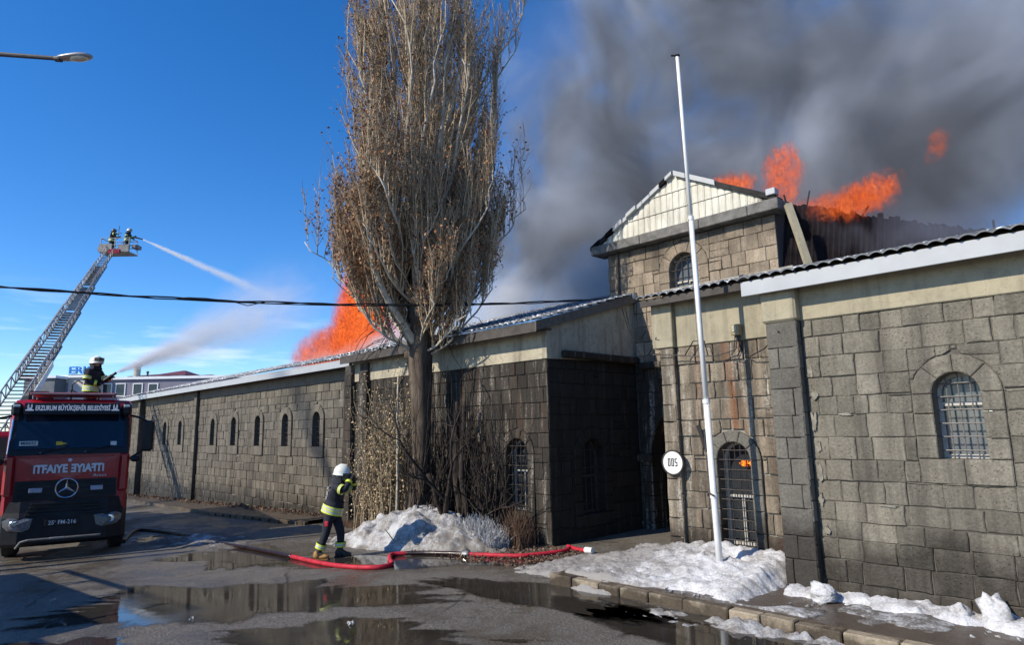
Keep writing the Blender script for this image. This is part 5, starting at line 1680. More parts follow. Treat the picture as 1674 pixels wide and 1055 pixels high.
for wx_ in (-1.4, -6.2, -7.6):
    for s in (-1, 1):
        mb = MB(); mb.lathe([(0.001, -0.15), (0.46, -0.16), (0.53, -0.1), (0.53, 0.1), (0.46, 0.16), (0.001, 0.15)], 26, Matrix.Translation((wx_, s * 0.98, 0.53)) @ Matrix.Rotation(PI / 2, 4, 'X')); mb.build("wheel", M['rubber'], **L)
W2T = Matrix.Rotation(-T2R, 4, 'Z') @ Matrix.Translation((-T2X, -T2Y, -T2Z))
LP0 = W2T @ Vector((-33.4, 3.10, 2.25)); LP1 = W2T @ Vector((-51.75, 10.42, 15.05))
ax = (LP1 - LP0); LEN = ax.length; ax.normalize()
sd = ax.cross(Vector((0, 0, 1))).normalized(); nm = sd.cross(ax)
mb = MB(); mb.lathe([(0.001, 1.70), (0.85, 1.70), (0.85, 2.0), (0.6, 2.02), (0.55, 2.75), (0.001, 2.75)], 24, Matrix.Translation((LP0.x - 0.1, LP0.y - 0.2, 0)))
ladder = mb.build("aerial_ladder", M['alu_dark'], **L)
LO = ladder.location.copy()
NS = 5
bounds = [(-0.03, 0.36), (0.20, 0.54), (0.38, 0.70), (0.54, 0.86), (0.70, 1.0)]
for k, (a, b) in enumerate(bounds):
    hw = 0.45 - 0.05 * k; hh = 0.55 - 0.055 * k; base = 0.075 * k
    def Q_(t, s, h): return LP0 + ax * (t * LEN) + sd * (s * hw) + nm * (base + h * hh) - LO
    mb = MB(); rr_ = 0.045 - 0.004 * k
    for s in (-1, 1):
        mb.tube([Q_(a, s, 0), Q_(b, s, 0)], rr_, 5); mb.tube([Q_(a, s, 1), Q_(b, s, 1)], rr_ * 0.85, 5)
        nb = int((b - a) * LEN / 0.62)
        for i in range(nb):
            t0 = a + (b - a) * i / nb; t1 = a + (b - a) * (i + 1) / nb
            mb.tube([Q_(t0, s, 0), Q_((t0 + t1) / 2, s, 1), Q_(t1, s, 0)], rr_ * 0.62, 4)
    mk("ladder_section", mb.v, mb.f, M['alu'], ladder, world=False, center=False)
    mb = MB(); nr_ = int((b - a) * LEN / 0.33)
    for i in range(nr_):
        t = a + (b - a) * (i + 0.5) / nr_
        mb.tube([Q_(t, -1, 0), Q_(t, 1, 0)], 0.032, 5)
    mk("rungs", mb.v, mb.f, M['alu_dark'], ladder, world=False, center=False)
mb = MB()
def Q0(t, s, h): return LP0 + ax * (t * LEN) + sd * s + nm * h - LO
V = [Q0(-0.02, 0.56, -0.06), Q0(0.27, 0.56, -0.06), Q0(0.27, 0.56, 0.26), Q0(-0.02, 0.56, 0.26), Q0(-0.02, 0.60, -0.06), Q0(0.27, 0.60, -0.06), Q0(0.27, 0.60, 0.26), Q0(-0.02, 0.60, 0.26)]
mk("side_board", V, [(0, 1, 2, 3), (7, 6, 5, 4), (0, 4, 5, 1), (1, 5, 6, 2), (2, 6, 7, 3), (3, 7, 4, 0)], M['whitepaint'], ladder, world=False, center=False)
# rescue basket, its long side seen from the camera
BC = Vector((-51.35, 10.75, 15.0))
bx_ = Vector((R_.x, R_.y, 0)).normalized(); by_ = Vector((-bx_.y, bx_.x, 0))
MBK = W2T @ Matrix(((bx_.x, by_.x, 0, BC.x), (bx_.y, by_.y, 0, BC.y), (0, 0, 1, BC.z), (0, 0, 0, 1)))
mb = MB()
mb.bbox(-1.05, 1.05, -0.55, 0.55, -0.02, 0.06, 0.01, MBK)
for (xa, ya) in ((-1.0, -0.5), (1.0, -0.5), (-1.0, 0.5), (1.0, 0.5), (0, -0.5), (0, 0.5)):
    mb.tube([MBK @ Vector((xa, ya, 0.05)), MBK @ Vector((xa, ya, 1.05))], 0.03, 6)
for z in (0.55, 1.05):
    for p, q in (((-1, -0.5), (1, -0.5)), ((-1, 0.5), (1, 0.5)), ((-1, -0.5), (-1, 0.5)), ((1, -0.5), (1, 0.5))):
        mb.tube([MBK @ Vector((*p, z)), MBK @ Vector((*q, z))], 0.025, 6)
mb.tube([MBK @ Vector((0, -0.5, 0.1)), MBK @ Vector((0.8, -0.5, 1.0))], 0.02, 5)
mk("rescue_basket", [Vector(v) - LO for v in mb.v], mb.f, M['alu'], ladder, world=False, center=False)
mb = MB(); mb.bbox(-1.05, -0.15, -0.60, -0.56, 0.02, 0.62, 0.01, MBK); mb.bbox(0.3, 1.05, -0.60, -0.56, 0.02, 0.5, 0.01, MBK); mb.bbox(1.06, 1.45, -0.3, 0.3, 0.35, 0.62, 0.03, MBK); mb.bbox(-1.35, -1.06, -0.3, 0.1, 0.2, 0.5, 0.03, MBK)
mk("basket_panel", [Vector(v) - LO for v in mb.v], mb.f, M['alu_dark'], ladder, world=False, center=False)["kind"] = "stuff"
mb = MB(); mb.bbox(-0.35, 0.45, -0.66, -0.57, -0.12, 0.2, 0.02, MBK); mk("basket_mount", [Vector(v) - LO for v in mb.v], mb.f, M['red'], ladder, world=False, center=False)
mb = MB(); mb.tube([MBK @ Vector((0.15, -0.45, 1.0)), MBK @ Vector((0.17, -0.45, 1.6)), MBK @ Vector((0.2, -0.45, 1.95))], 0.018, 5); mk("basket_aerial", [Vector(v) - LO for v in mb.v], mb.f, M['blackplastic'], ladder, world=False, center=False)


# ------------------------------------------------------------------ firefighters
def skin_body(J, E, root):
    """one continuous body from joints {name: (x, y, z, r)} and edges"""
    names = list(J)
    me = bpy.data.meshes.new("tmp")
    me.from_pydata([J[k][:3] for k in names], [(names.index(a), names.index(b)) for a, b in E], [])
    o = bpy.data.objects.new("tmp", me); COL.objects.link(o)
    m = o.modifiers.new("s", 'SKIN'); m.use_smooth_shade = True
    s = o.modifiers.new("d", 'SUBSURF'); s.levels = 2; s.render_levels = 2
    d = me.skin_vertices[0].data
    for i, k in enumerate(names):
        rr = J[k][3]
        d[i].radius = rr if isinstance(rr, tuple) else (rr, rr); d[i].use_root = (k == root)
    dg = bpy.context.evaluated_depsgraph_get(); dg.update()
    out = bpy.data.meshes.new_from_object(o.evaluated_get(dg))
    bpy.data.objects.remove(o)
    return out


def band(mb, p0, p1, t0, t1, r0, r1, squash=1.0):
    """a reflective band round a limb between fractions t0 and t1 of p0->p1"""
    p0, p1 = Vector(p0), Vector(p1)
    a = p0.lerp(p1, t0); b = p0.lerp(p1, t1)
    mb.tube([a, a.lerp(b, 0.06), a.lerp(b, 0.94), b], [r0 * 0.97, r0, r1, r1 * 0.97], 16, cap=False)


def hand(mb, wrist, d, side, curl=0.9):
    """palm, four curled fingers of different length and a thumb"""
    d = Vector(d).normalized(); up = Vector(side).normalized(); ac = d.cross(up).normalized()
    w = Vector(wrist)
    Mp = Matrix((d, ac, up)).transposed()
    mb.ellipsoid(w + d * 0.05, (0.055, 0.045, 0.026), 10, 8, Mp)
    for i, (o, L) in enumerate(((-0.033, 0.070), (-0.011, 0.082), (0.012, 0.077), (0.034, 0.060))):
        p = w + d * 0.085 + ac * o
        pts = [p]; q = d.copy()
        for k in range(3):
            q = (q - up * curl * (0.35 + 0.25 * k)).normalized(); pts.append(pts[-1] + q * L * (0.42, 0.33, 0.25)[k])
        mb.tube(pts, [0.0115, 0.011, 0.010, 0.007], 7)
    p = w + d * 0.03 - ac * 0.04
    mb.tube([p, p - ac * 0.03 + d * 0.025, p - ac * 0.028 + d * 0.055 - up * 0.02], [0.014, 0.012, 0.008], 7)


def person(label, loc, rotz, J, look=(1, 0, 0), helmet='helmet', visor_down=False, group=None, patches=True, hold=True, bands=True):
    p = thing("person", label, "firefighter", loc, rotz, group)
    K = dict(parent=p, world=False)
    E = [("pelvis", "waist"), ("waist", "chest"), ("chest", "neck"), ("neck", "skull"), ("skull", "crown"),
         ("chest", "shl"), ("shl", "ell"), ("ell", "wrl"), ("chest", "shr"), ("shr", "elr"), ("elr", "wrr"),
         ("pelvis", "hil"), ("hil", "knl"), ("knl", "anl"), ("anl", "tol"), ("pelvis", "hir"), ("hir", "knr"), ("knr", "anr"), ("anr", "tor")]
    me = skin_body(J, E, "pelvis")
    me.materials.clear()
    for m in ('cloth', 'skin', 'boot'): me.materials.append(M[m])
    V = lambda k: Vector(J[k][:3])
    sk = V("skull")
    for f in me.polygons:
        c = f.center
        if (c - sk).length < 0.20 and c.z > V("neck").z + 0.015: f.material_index = 1
        elif min((c - V("tol")).length, (c - V("tor")).length, (c - V("anl")).length, (c - V("anr")).length) < 0.15 : f.material_index = 2
    body = bpy.data.objects.new("body", me); link(body, p)
    lk = Vector(look).normalized(); rt = lk.cross(Vector((0, 0, 1))).normalized(); u = rt.cross(lk)
    H = Matrix((lk, -rt, u)).transposed().to_4x4(); H.translation = sk + u * 0.035
    # face: nose, eyes, ears and mouth set on the head
    fm = MB()
    fm.ellipsoid(H @ Vector((0.108, 0, -0.015)), (0.022, 0.016, 0.03), 8, 6)
    for s in (-1, 1): fm.ellipsoid(H @ Vector((-0.005, s * 0.096, -0.01)), (0.022, 0.012, 0.034), 8, 6)
    fm.build("nose_and_ears", M['skin'], smooth=True, **K)
    em = MB()
    for s in (-1, 1): em.ellipsoid(H @ Vector((0.092, s * 0.034, 0.018)), (0.012, 0.015, 0.009), 8, 6)
    em.ellipsoid(H @ Vector((0.093, 0, -0.06)), (0.012, 0.026, 0.006), 8, 6)
    em.build("eyes_and_mouth", M['glove'], smooth=True, **K)
    # helmet
    hm = MB()
    prof = [(0.001, 0.185), (0.06, 0.178), (0.11, 0.150), (0.140, 0.10), (0.150, 0.045), (0.150, 0.0), (0.165, -0.012), (0.165, -0.02), (0.14, -0.015)]
    hm.lathe(prof, 22, H @ Matrix.Scale(1.12, 4, (1, 0, 0)))
    for k in range(6):
        pass
    hm.tube([H @ Vector((-0.13, 0, 0.12)), H @ Vector((-0.05, 0, 0.182)), H @ Vector((0.05, 0, 0.182)), H @ Vector((0.13, 0, 0.12))], 0.016, 8)
    ho = hm.build("helmet", M[helmet], smooth=True, **K)
    vm = MB(); z0, z1 = ((-0.10, 0.03) if visor_down else (0.03, 0.12))
    vv = []; vf = []
    for i in range(11):
        t = -1.15 + 2.3 * i / 10
        for z, rr in ((z0, 0.17), (z1, 0.178)): vv.append(H @ Vector((rr * 1.1 * math.cos(t), rr * math.sin(t), z)))
    for i in range(10): vf.append((2 * i, 2 * i + 2, 2 * i + 3, 2 * i + 1))
    vm.add(vv, vf); vm.build("visor", M['visor'], smooth=True, **K)
    nm_ = MB(); nv = []; nf = []
    for i in range(13):
        t = 1.25 + (2 * PI - 2.5) * i / 12
        for z, rr in ((0.0, 0.145), (-0.10, 0.135), (-0.17, 0.165)): nv.append(H @ Vector((rr * 1.1 * math.cos(t), rr * math.sin(t), z)))
    for i in range(12):
        for k in range(2): nf.append((3 * i + k, 3 * i + 3 + k, 3 * i + 4 + k, 3 * i + 1 + k))
    nm_.add(nv, nf); nm_.build("neck_cloth", M['cloth'], smooth=True, **K)
    col = MB(); nk = V("neck"); col.lathe([(0.12, -0.03), (0.115, 0.05), (0.10, 0.07)], 16, Matrix.Translation(nk)); col.build("collar", M['cloth'], smooth=True, **K)
    # jacket skirt below the waist
    pe, wa = V("pelvis"), V("waist")
    jk = MB(); axj = (wa - pe).normalized()
    jk.tube([wa + axj * 0.05, pe + axj * 0.05, pe - axj * 0.05], [0.178, 0.205, 0.212], 18, cap=False); jk.build("jacket_hem", M['cloth'], smooth=True, **K)
    if bands:
        yb = MB(); sb = MB()
        b0 = pe - axj * 0.045
        for k, (a, b) in enumerate(((0.0, 0.03), (0.065, 0.095))): yb.tube([b0 + axj * a, b0 + axj * b], [0.2145, 0.2145], 18, cap=False)
        yb.tube([b0 + axj * 0.13, b0 + axj * 0.155], [0.2145, 0.213], 18, cap=False)
        sb.tube([b0 + axj * 0.03, b0 + axj * 0.065], [0.2135, 0.2135], 18, cap=False); sb.tube([b0 + axj * 0.095, b0 + axj * 0.13], [0.2135, 0.2135], 18, cap=False)
        for a in ("l", "r"):
            r1 = J["el" + a][3] + 0.024
            band(yb, V("sh" + a), V("el" + a), 0.50, 0.60, r1 + 0.012, r1 + 0.010); band(sb, V("sh" + a), V("el" + a), 0.60, 0.70, r1 + 0.011, r1 + 0.009); band(yb, V("sh" + a), V("el" + a), 0.70, 0.80, r1 + 0.010, r1 + 0.008)
            r2 = J["wr" + a][3] + 0.020
            band(yb, V("el" + a), V("wr" + a), 0.66, 0.88, r2 + 0.008, r2 + 0.002)
            r3 = J["an" + a][3] + 0.035
            band(yb, V("kn" + a), V("an" + a), 0.50, 0.58, r3 + 0.012, r3 + 0.010); band(sb, V("kn" + a), V("an" + a), 0.58, 0.68, r3 + 0.010, r3 + 0.009); band(yb, V("kn" + a), V("an" + a), 0.68, 0.76, r3 + 0.009, r3 + 0.007)
        yb.build("yellow_bands", M['hivis'], smooth=True, **K)["kind"] = "stuff"; sb.build("silver_bands", M['silver'], smooth=True, **K)["kind"] = "stuff"
    if patches:
        ch = V("chest"); wb = V("waist"); axc = (ch - wb).normalized()
        pm = MB()
        for (h0, h1, w) in ((0.02, 0.07, 0.07), (-0.10, -0.03, 0.05), (-0.20, -0.13, 0.045)):
            c = ch + axc * (h0 + h1) / 2 + Vector((-0.178, 0, 0)) + axc * 0.0
            pm.bbox(-0.012, 0.012, -w, w, (h0 - h1) / 2, (h1 - h0) / 2, 0.004, Matrix.Translation(c))
        pm.build("back_patch", M['silver'], **K)
    gl = MB()
    for a, sgn in (("l", 1), ("r", -1)):
        d = (V("wr" + a) - V("el" + a)); hand(gl, V("wr" + a) + d.normalized() * 0.01, d, Vector((0, sgn * 0.3, 0.9)), 0.9)
    gl.build("gloves", M['glove'], smooth=True, **K)
    for a in ("l", "r"):
        bm_ = MB(); t = V("to" + a); an = V("an" + a); d = (t - an); d.z = 0; d.normalize(); lt = Vector((-d.y, d.x, 0))
        Mf = Matrix((d, lt, Vector((0, 0, 1)))).transposed().to_4x4(); Mf.translation = Vector((an.x, an.y, t.z - 0.055))
        bm_.bbox(-0.10, 0.22, -0.058, 0.058, 0.0, 0.03, 0.008, Mf); bm_.ellipsoid(Mf @ Vector((0.12, 0, 0.055)), (0.11, 0.056, 0.05), 12, 8, Mf.to_3x3()); bm_.ellipsoid(Mf @ Vector((-0.03, 0, 0.075)), (0.075, 0.058, 0.09), 12, 8, Mf.to_3x3())
        bm_.build("boot", M['boot'], smooth=True, **K)
    return p


JW = dict(pelvis=(-0.05, 0, 0.90, 0.165), waist=(0.0, 0, 1.06, 0.165), chest=(0.05, 0, 1.30, (0.175, 0.155)), neck=(0.09, 0, 1.46, 0.075), skull=(0.13, 0, 1.575, 0.092), crown=(0.135, 0, 1.66, 0.085),
          shl=(0.10, 0.19, 1.36, 0.082), ell=(0.30, 0.27, 1.30, 0.066), wrl=(0.335, 0.12, 1.47, 0.044), shr=(0.10, -0.19, 1.36, 0.082), elr=(0.30, -0.26, 1.31, 0.066), wrr=(0.335, -0.09, 1.50, 0.044),
          hil=(-0.03, 0.10, 0.84, 0.115), knl=(0.10, 0.11, 0.47, 0.085), anl=(0.09, 0.12, 0.11, 0.062), tol=(0.23, 0.13, 0.055, 0.045),
          hir=(-0.06, -0.10, 0.84, 0.115), knr=(-0.12, -0.12, 0.47, 0.085), anr=(-0.26, -0.12, 0.11, 0.062), tor=(-0.12, -0.13, 0.055, 0.045))
ffx, ffy = -12.05, 6.60
ff = person("firefighter walking past the snow heap with both hands raised to a white helmet", (ffx, ffy, float(gz(ffx, ffy))), math.radians(40), JW, look=(1, 0, -0.1), visor_down=True)
for o in list(ff.children):
    if o.name.startswith("boot") and o.location.x < 0: o.data.materials[0] = M['boot_tan']; o["label"] = "muddy tan boot of the rear leg"
mb = MB(); mb.bbox(-0.035, 0.035, -0.02, 0.02, -0.05, 0.05, 0.01); tg_ = mb.build("red_tag", M['hose'], ff, world=False); tg_.location = (-0.06, -0.235, 0.68)

JR = dict(pelvis=(0, 0, 0.94, 0.165), waist=(0.01, 0, 1.10, 0.165), chest=(0.03, 0, 1.33, (0.185, 0.16)), neck=(0.05, 0, 1.50, 0.08), skull=(0.08, 0, 1.615, 0.092), crown=(0.075, 0, 1.70, 0.085),
          shl=(0.05, 0.20, 1.42, 0.085), ell=(0.20, 0.24, 1.17, 0.066), wrl=(0.46, 0.10, 1.26, 0.044), shr=(0.05, -0.20, 1.42, 0.085), elr=(0.06, -0.27, 1.14, 0.066), wrr=(0.28, -0.10, 1.10, 0.044),
          hil=(0, 0.10, 0.88, 0.115), knl=(0.05, 0.13, 0.50, 0.085), anl=(0.0, 0.14, 0.11, 0.062), tol=(0.13, 0.16, 0.055, 0.045),
          hir=(0, -0.10, 0.88, 0.115), knr=(0.0, -0.13, 0.50, 0.085), anr=(-0.08, -0.14, 0.11, 0.062), tor=(0.06, -0.16, 0.055, 0.045))
DK = TRZ + 2.93
RFX, RFY = -20.18, 3.86
JRz = {k: (v[0], v[1], v[2] + 0.0, v[3]) for k, v in JR.items()}
person("firefighter in a white helmet standing behind the truck cab roof aiming a hose nozzle", (RFX, RFY, DK), math.radians(38), JRz, look=(1, 0, 0.08))
# deck nozzle and its hose
rf = Matrix.Translation((RFX, RFY, DK)) @ Matrix.Rotation(math.radians(38), 4, 'Z')
nz = thing("hose_nozzle", "black hose nozzle in the hands of the firefighter above the truck cab", "nozzle", tuple(rf @ Vector((0.3, 0, 1.15))))
mb = MB(); mb.tube([rf @ Vector((0.22, -0.04, 1.07)), rf @ Vector((0.40, 0.0, 1.20)), rf @ Vector((0.55, 0.02, 1.30))], [0.05, 0.05, 0.045], 10); mb.tube([rf @ Vector((0.55, 0.02, 1.30)), rf @ Vector((0.66, 0.03, 1.375))], [0.03, 0.036], 10); mb.build("barrel", M['blackplastic'], nz)
mb = MB(); mb.tube([rf @ Vector(q) for q in ((0.22, -0.04, 1.07), (0.34, -0.22, 0.98), (0.50, -0.30, 0.90), (0.52, -0.32, 0.70), (0.38, -0.34, 0.50))], 0.028, 8); mb.tube([rf @ Vector(q) for q in ((-0.22, -0.2, 0.85), (-0.34, -0.25, 0.92), (-0.36, -0.25, 1.08), (-0.24, -0.2, 1.18), (-0.1, -0.2, 1.10))], 0.018, 6); mb.build("hose", M['blackplastic'], nz)
NOZ1 = rf @ Vector((0.67, 0.032, 1.382))
# two in the basket
bz = math.atan2(bx_.y, bx_.x)
p1 = BC + bx_ * (-0.55); p2 = BC + bx_ * 0.55
person("firefighter in a dark helmet pointing from the left end of the ladder basket", (p1.x, p1.y, BC.z + 0.06), bz, {**JR, "wrr": (0.60, -0.16, 1.44, 0.044), "elr": (0.33, -0.24, 1.36, 0.066)}, helmet='helmet_dark')
person("firefighter in a white helmet working the water monitor at the ladder basket's right end", (p2.x, p2.y, BC.z + 0.06), bz, JR)
mb = MB(); q0 = BC + bx_ * 1.0 + Vector((0, 0, 1.25)); q1 = BC + bx_ * 1.62 + Vector((0, 0, 1.08))
mon = thing("water_monitor", "black water monitor on the right rail of the ladder basket", "nozzle", tuple(q0))
mb.tube([q0, q0.lerp(q1, 0.6), q1], [0.06, 0.05, 0.045], 8); mb.build("barrel", M['blackplastic'], mon)
mb = MB(); mb.tube([BC + bx_ * 1.0 + Vector((0, 0, 1.0)), q0], 0.04, 8); mb.build("mount", M['alu_dark'], mon)


# ------------------------------------------------------------------ street lamp, overhead cable, flagpole, sign, meter box
def gzf(x, y): return float(gz(x, y))


M['lampgrey'] = simple("grey_lamp_housing", (0.32, 0.33, 0.34), 0.35, 0.3, 0.1, 8)
M['pole_dark'] = simple("dark_galvanised_pole", (0.05, 0.05, 0.055), 0.6, 0.3, 0.2, 6)
M['lamp_lens'] = simple("frosted_lamp_lens", (0.55, 0.52, 0.42), 0.2, 0, 0.1, 8)
lampx, lampy = -18.05, -0.35
lamp = thing("street_lamp", "grey street lamp head on a long dark arm reaching in high over the ladder", "street lamp", (lampx, lampy, gzf(lampx, lampy)))
hd0 = Vector((-15.96, 1.94, 10.33)); hd1 = Vector((-15.46, 2.45, 10.36)); ad = (hd1 - hd0).normalized()
mb = MB(); mb.tube([(lampx, lampy, gzf(lampx, lampy) - 0.1), (lampx, lampy, 6.0), (lampx, lampy, 10.2)], [0.13, 0.10, 0.07], 12); mb.build("post", M['pole_dark'], lamp)
mb = MB(); mb.tube([(lampx, lampy, 10.2), (lampx + 0.25, lampy + 0.27, 10.44), (-16.84, 1.0, 10.45), tuple(hd0)], [0.06, 0.055, 0.05, 0.045], 10); mb.build("arm", M['pole_dark'], lamp)
mb = MB()
sdv = Vector((-ad.y, ad.x, 0)).normalized()
V = []; Fq = []
prof_ = [(-0.06, 0.05, 0.05), (0.02, 0.10, 0.075), (0.18, 0.125, 0.085), (0.40, 0.145, 0.10), (0.58, 0.12, 0.085), (0.69, 0.05, 0.035)]
for t_, w_, h_ in prof_:
    c = hd0 + ad * t_
    for k in range(12):
        w2 = 2 * PI * k / 12
        zz = math.sin(w2) * h_
        V.append(c + sdv * math.cos(w2) * w_ + Vector((0, 0, zz if zz > 0 else zz * 0.35)))
for i in range(len(prof_) - 1):
    for k in range(12): Fq.append((i * 12 + k, i * 12 + (k + 1) % 12, (i + 1) * 12 + (k + 1) % 12, (i + 1) * 12 + k))
Fq.append(tuple(range(12))[::-1]); Fq.append(tuple(range((len(prof_) - 1) * 12, len(prof_) * 12)))
lh = mk("lamp_head", V, Fq, M['lampgrey'], lamp, smooth=True)
mb = MB(); mb.ellipsoid(hd0 + ad * 0.42 + Vector((0, 0, -0.03)), (0.20, 0.11, 0.045), 14, 8, Matrix((ad, sdv, Vector((0, 0, 1)))).transposed()); o = mb.build("lens", M['lamp_lens'], lamp, smooth=True)
mb = MB(); mb.tube([hd0 + ad * -0.10, hd0 + ad * 0.02], [0.06, 0.075], 12); mb.build("clamp", M['pole_dark'], lamp)

cab_thing = thing("overhead_cable", "black overhead cable strung across the street to the corner of the gabled hall", "cable", (-15, 1.3, 5.0))
cL = Vector((-18.0, -2.6, 4.98)); cM = Vector((-15.0, 1.28, 5.03)); cR = Vector((-9.93, 12.99, 5.48))
def cable(off, sag, rad, name):
    mb = MB(); pts = []
    for i in range(41):
        t = i / 40
        p = cM.lerp(cR, t) + Vector((0, 0, -sag * 4 * t * (1 - t))) + Vector((0, 0, off * math.sin(t * 40 + off * 300)))
        pts.append(p)
    pts = [cL] + pts
    mb.tube(pts, rad, 6); return mb.build(name, M['blackplastic'], cab_thing)
cable(0.018, 0.24, 0.017, "conductor"); cable(-0.022, 0.25, 0.014, "conductor"); cable(0.0, 0.275, 0.009, "conductor")
p = cM.lerp(cR, 0.235) + Vector((0, 0, -0.17)); q = cM.lerp(cR, 0.285) + Vector((0, 0, -0.19))
mb = MB(); mb.tube([p, p.lerp(q, 0.25), p.lerp(q, 0.75), q], [0.02, 0.035, 0.035, 0.02], 8); mb.build("splice", M['blackplastic'], cab_thing)
mb = MB(); q2 = cM.lerp(cR, 0.36) + Vector((0, 0, -0.22)); mb.tube([q, q.lerp(q2, 0.3) + Vector((0, 0, -0.01)), q.lerp(q2, 0.65) + Vector((0, 0, -0.09)), q2], 0.010, 6); mb.build("slack_loop", M['blackplastic'], cab_thing)
wp = thing("utility_pole", "round timber utility pole at the near left roadside carrying the cable", "utility pole", (-18.0, -2.65, gzf(-18, -2.65)))
mb = MB(); mb.tube([(-18.0, -2.65, gzf(-18, -2.65) - 0.2), (-18.0, -2.65, 5.4)], [0.14, 0.11], 12); mb.build("shaft", M['bark'], wp)
# thin drop wires between hall corner and recess
for k, (a, b, s_) in enumerate((((-9.5, 12.85, 5.35), (-6.4, 9.35, 3.9), 0.5), ((-9.4, 12.85, 5.3), (-6.2, 9.35, 3.75), 0.75))):
    mb = MB(); A, B = Vector(a), Vector(b)
    mb.tube([A.lerp(B, i / 12) + Vector((0, 0, -s_ * 4 * (i / 12) * (1 - i / 12))) for i in range(13)], 0.008, 5)
    tag(mb.build("drop_wire", M['blackplastic']), ("upper thin wire drooping from the hall corner to the recessed wall", "lower thin wire drooping from the hall corner to the recessed wall")[k], "wire")

fp = thing("flagpole", "tall bare white flagpole leaning slightly and standing in the snow heap", "flagpole", (-4.92, 8.70, 0.0))
mb = MB(); mb.tube([(-4.92, 8.70, -0.1), (-4.955, 8.675, 2.6)], [0.048, 0.045], 14); mb.build("lower_tube", M['whitepaint'], fp, smooth=True)
mb = MB(); mb.tube([(-4.955, 8.675, 2.6), (-4.99, 8.64, 5.4)], [0.040, 0.037], 14); mb.build("middle_tube", M['whitepaint'], fp, smooth=True)
mb = MB(); mb.tube([(-4.99, 8.64, 5.4), (-5.02, 8.60, 8.10)], [0.032, 0.027], 14); mb.build("upper_tube", M['whitepaint'], fp, smooth=True)
for z, x, y in ((2.6, -4.955, 8.675), (5.4, -4.99, 8.64), (1.25, -4.94, 8.69)):
    mb = MB(); mb.tube([(x, y, z - 0.03), (x, y, z + 0.03)], 0.056 if z < 4 else 0.045, 14); mb.build("collar", M['whitepaint'], fp)
mb = MB(); mb.ellipsoid((-5.02, 8.60, 8.12), (0.045, 0.045, 0.02), 10, 6); mb.tube([(-5.02, 8.60, 8.12), (-5.10, 8.55, 8.14)], 0.014, 6); mb.build("truck_pulley", M['blackplastic'], fp)
mb = MB(); mb.tube([(-5.0, 8.63, 1.25), (-4.99, 8.63, 1.3), (-4.90, 8.62, 1.26)], 0.014, 6); mb.build("cleat", M['iron'], fp)
mb = MB(); mb.tube([(-5.05, 8.58, 8.1), (-5.0, 8.60, 4.5), (-4.985, 8.63, 1.28)], 0.004, 4); mb.build("halyard", M['iron_pale'], fp)
# round sign
sg = thing("round_sign", "round white sign with black characters DDS on the left pilaster of the recess", "sign", (-6.05, 9.43, 1.66))
Ms = Matrix.Translation((-6.05, 9.43, 1.66)) @ Matrix.Rotation(PI / 2, 4, 'X')
mb = MB(); mb.lathe([(0.001, 0.030), (0.182, 0.030), (0.182, 0.0), (0.001, 0.0)], 40, Ms); mb.build("sign_face", M['whitepaint'], sg)
mb = MB(); mb.lathe([(0.183, 0.0), (0.205, 0.0), (0.205, 0.036), (0.183, 0.036), (0.183, 0.0)], 40, Ms); mb.build("sign_rim", M['iron'], sg)
WFRONT = (Vector((1, 0, 0)), Vector((0, 0, 1)), Vector((0, -1, 0)))
def seg_char(mb, cx, w, h, segs, th=0.012):
    """tall narrow stencil strokes"""
    y0, y1 = 9.392, 9.399
    S = dict(l=(-w, -h, -w + th, h), r=(w - th, -h, w, h), t=(-w, h - th, w, h), b=(-w, -h, w, -h + th), m=(-w, -th / 2, w, th / 2), lu=(-w, 0, -w + th, h), rd=(w - th, -h, w, 0))
    for s in segs:
        a, b, c, d = S[s]; mb.box(cx + a, cx + c, y0, y1, 1.665 + b, 1.665 + d)
for cx, sg_ in ((-6.115, "l r t b".split()), (-6.05, "l r t b".split()), (-5.985, "t lu m rd b".split())):
    mb = MB(); seg_char(mb, cx, 0.022, 0.062, sg_); mb.build("character", M['blackplastic'], sg)
bx = thing("meter_box", "small tan electrical box with grille fixed to the plaster above the wires", "electrical box", (-4.80, 9.45, 3.70))
mb = MB(); mb.bbox(-4.87, -4.73, 9.40, 9.515, 3.63, 3.80, 0.008); mb.build("case", simple("tan_box_paint", (0.26, 0.21, 0.12), 0.6, 0, 0.2, 10), bx)
mb = MB(); mb.bbox(-4.845, -4.765, 9.388, 9.399, 3.68, 3.78, 0.004); mb.build("cover", simple("pale_box_cover", (0.38, 0.33, 0.22), 0.6, 0, 0.2, 30), bx)
for k, pts in enumerate((((-4.80, 9.46, 3.63), (-4.82, 9.44, 3.42), (-4.90, 9.42, 3.33), (-4.80, 9.42, 3.30), (-4.74, 9.43, 3.40), (-4.78, 9.45, 3.62)),
                         ((-4.83, 9.46, 3.63), (-4.86, 9.44, 3.40), (-5.15, 9.43, 3.34), (-5.5, 9.43, 3.36), (-5.9, 9.40, 3.42), (-6.3, 9.36, 3.46)),
                         ((-5.72, 9.43, 3.40), (-5.55, 9.43, 3.62), (-5.35, 9.43, 3.60), (-5.3, 9.43, 3.36)),
                         ((-4.76, 9.46, 3.63), (-4.72, 9.43, 3.36), (-4.6, 9.43, 3.28), (-4.3, 9.3, 3.36), (-3.8, 8.68, 3.50)))):
    mb = MB(); mb.tube(pts, 0.009, 6)
    tag(mb.build("wall_wire", M['blackplastic']), ("looped black wire hanging right under the electrical box", "long black wire running left from the electrical box along the plaster edge", "short arched black wire left of the electrical box", "black wire running right from the electrical box round the pilaster")[k], "wire")
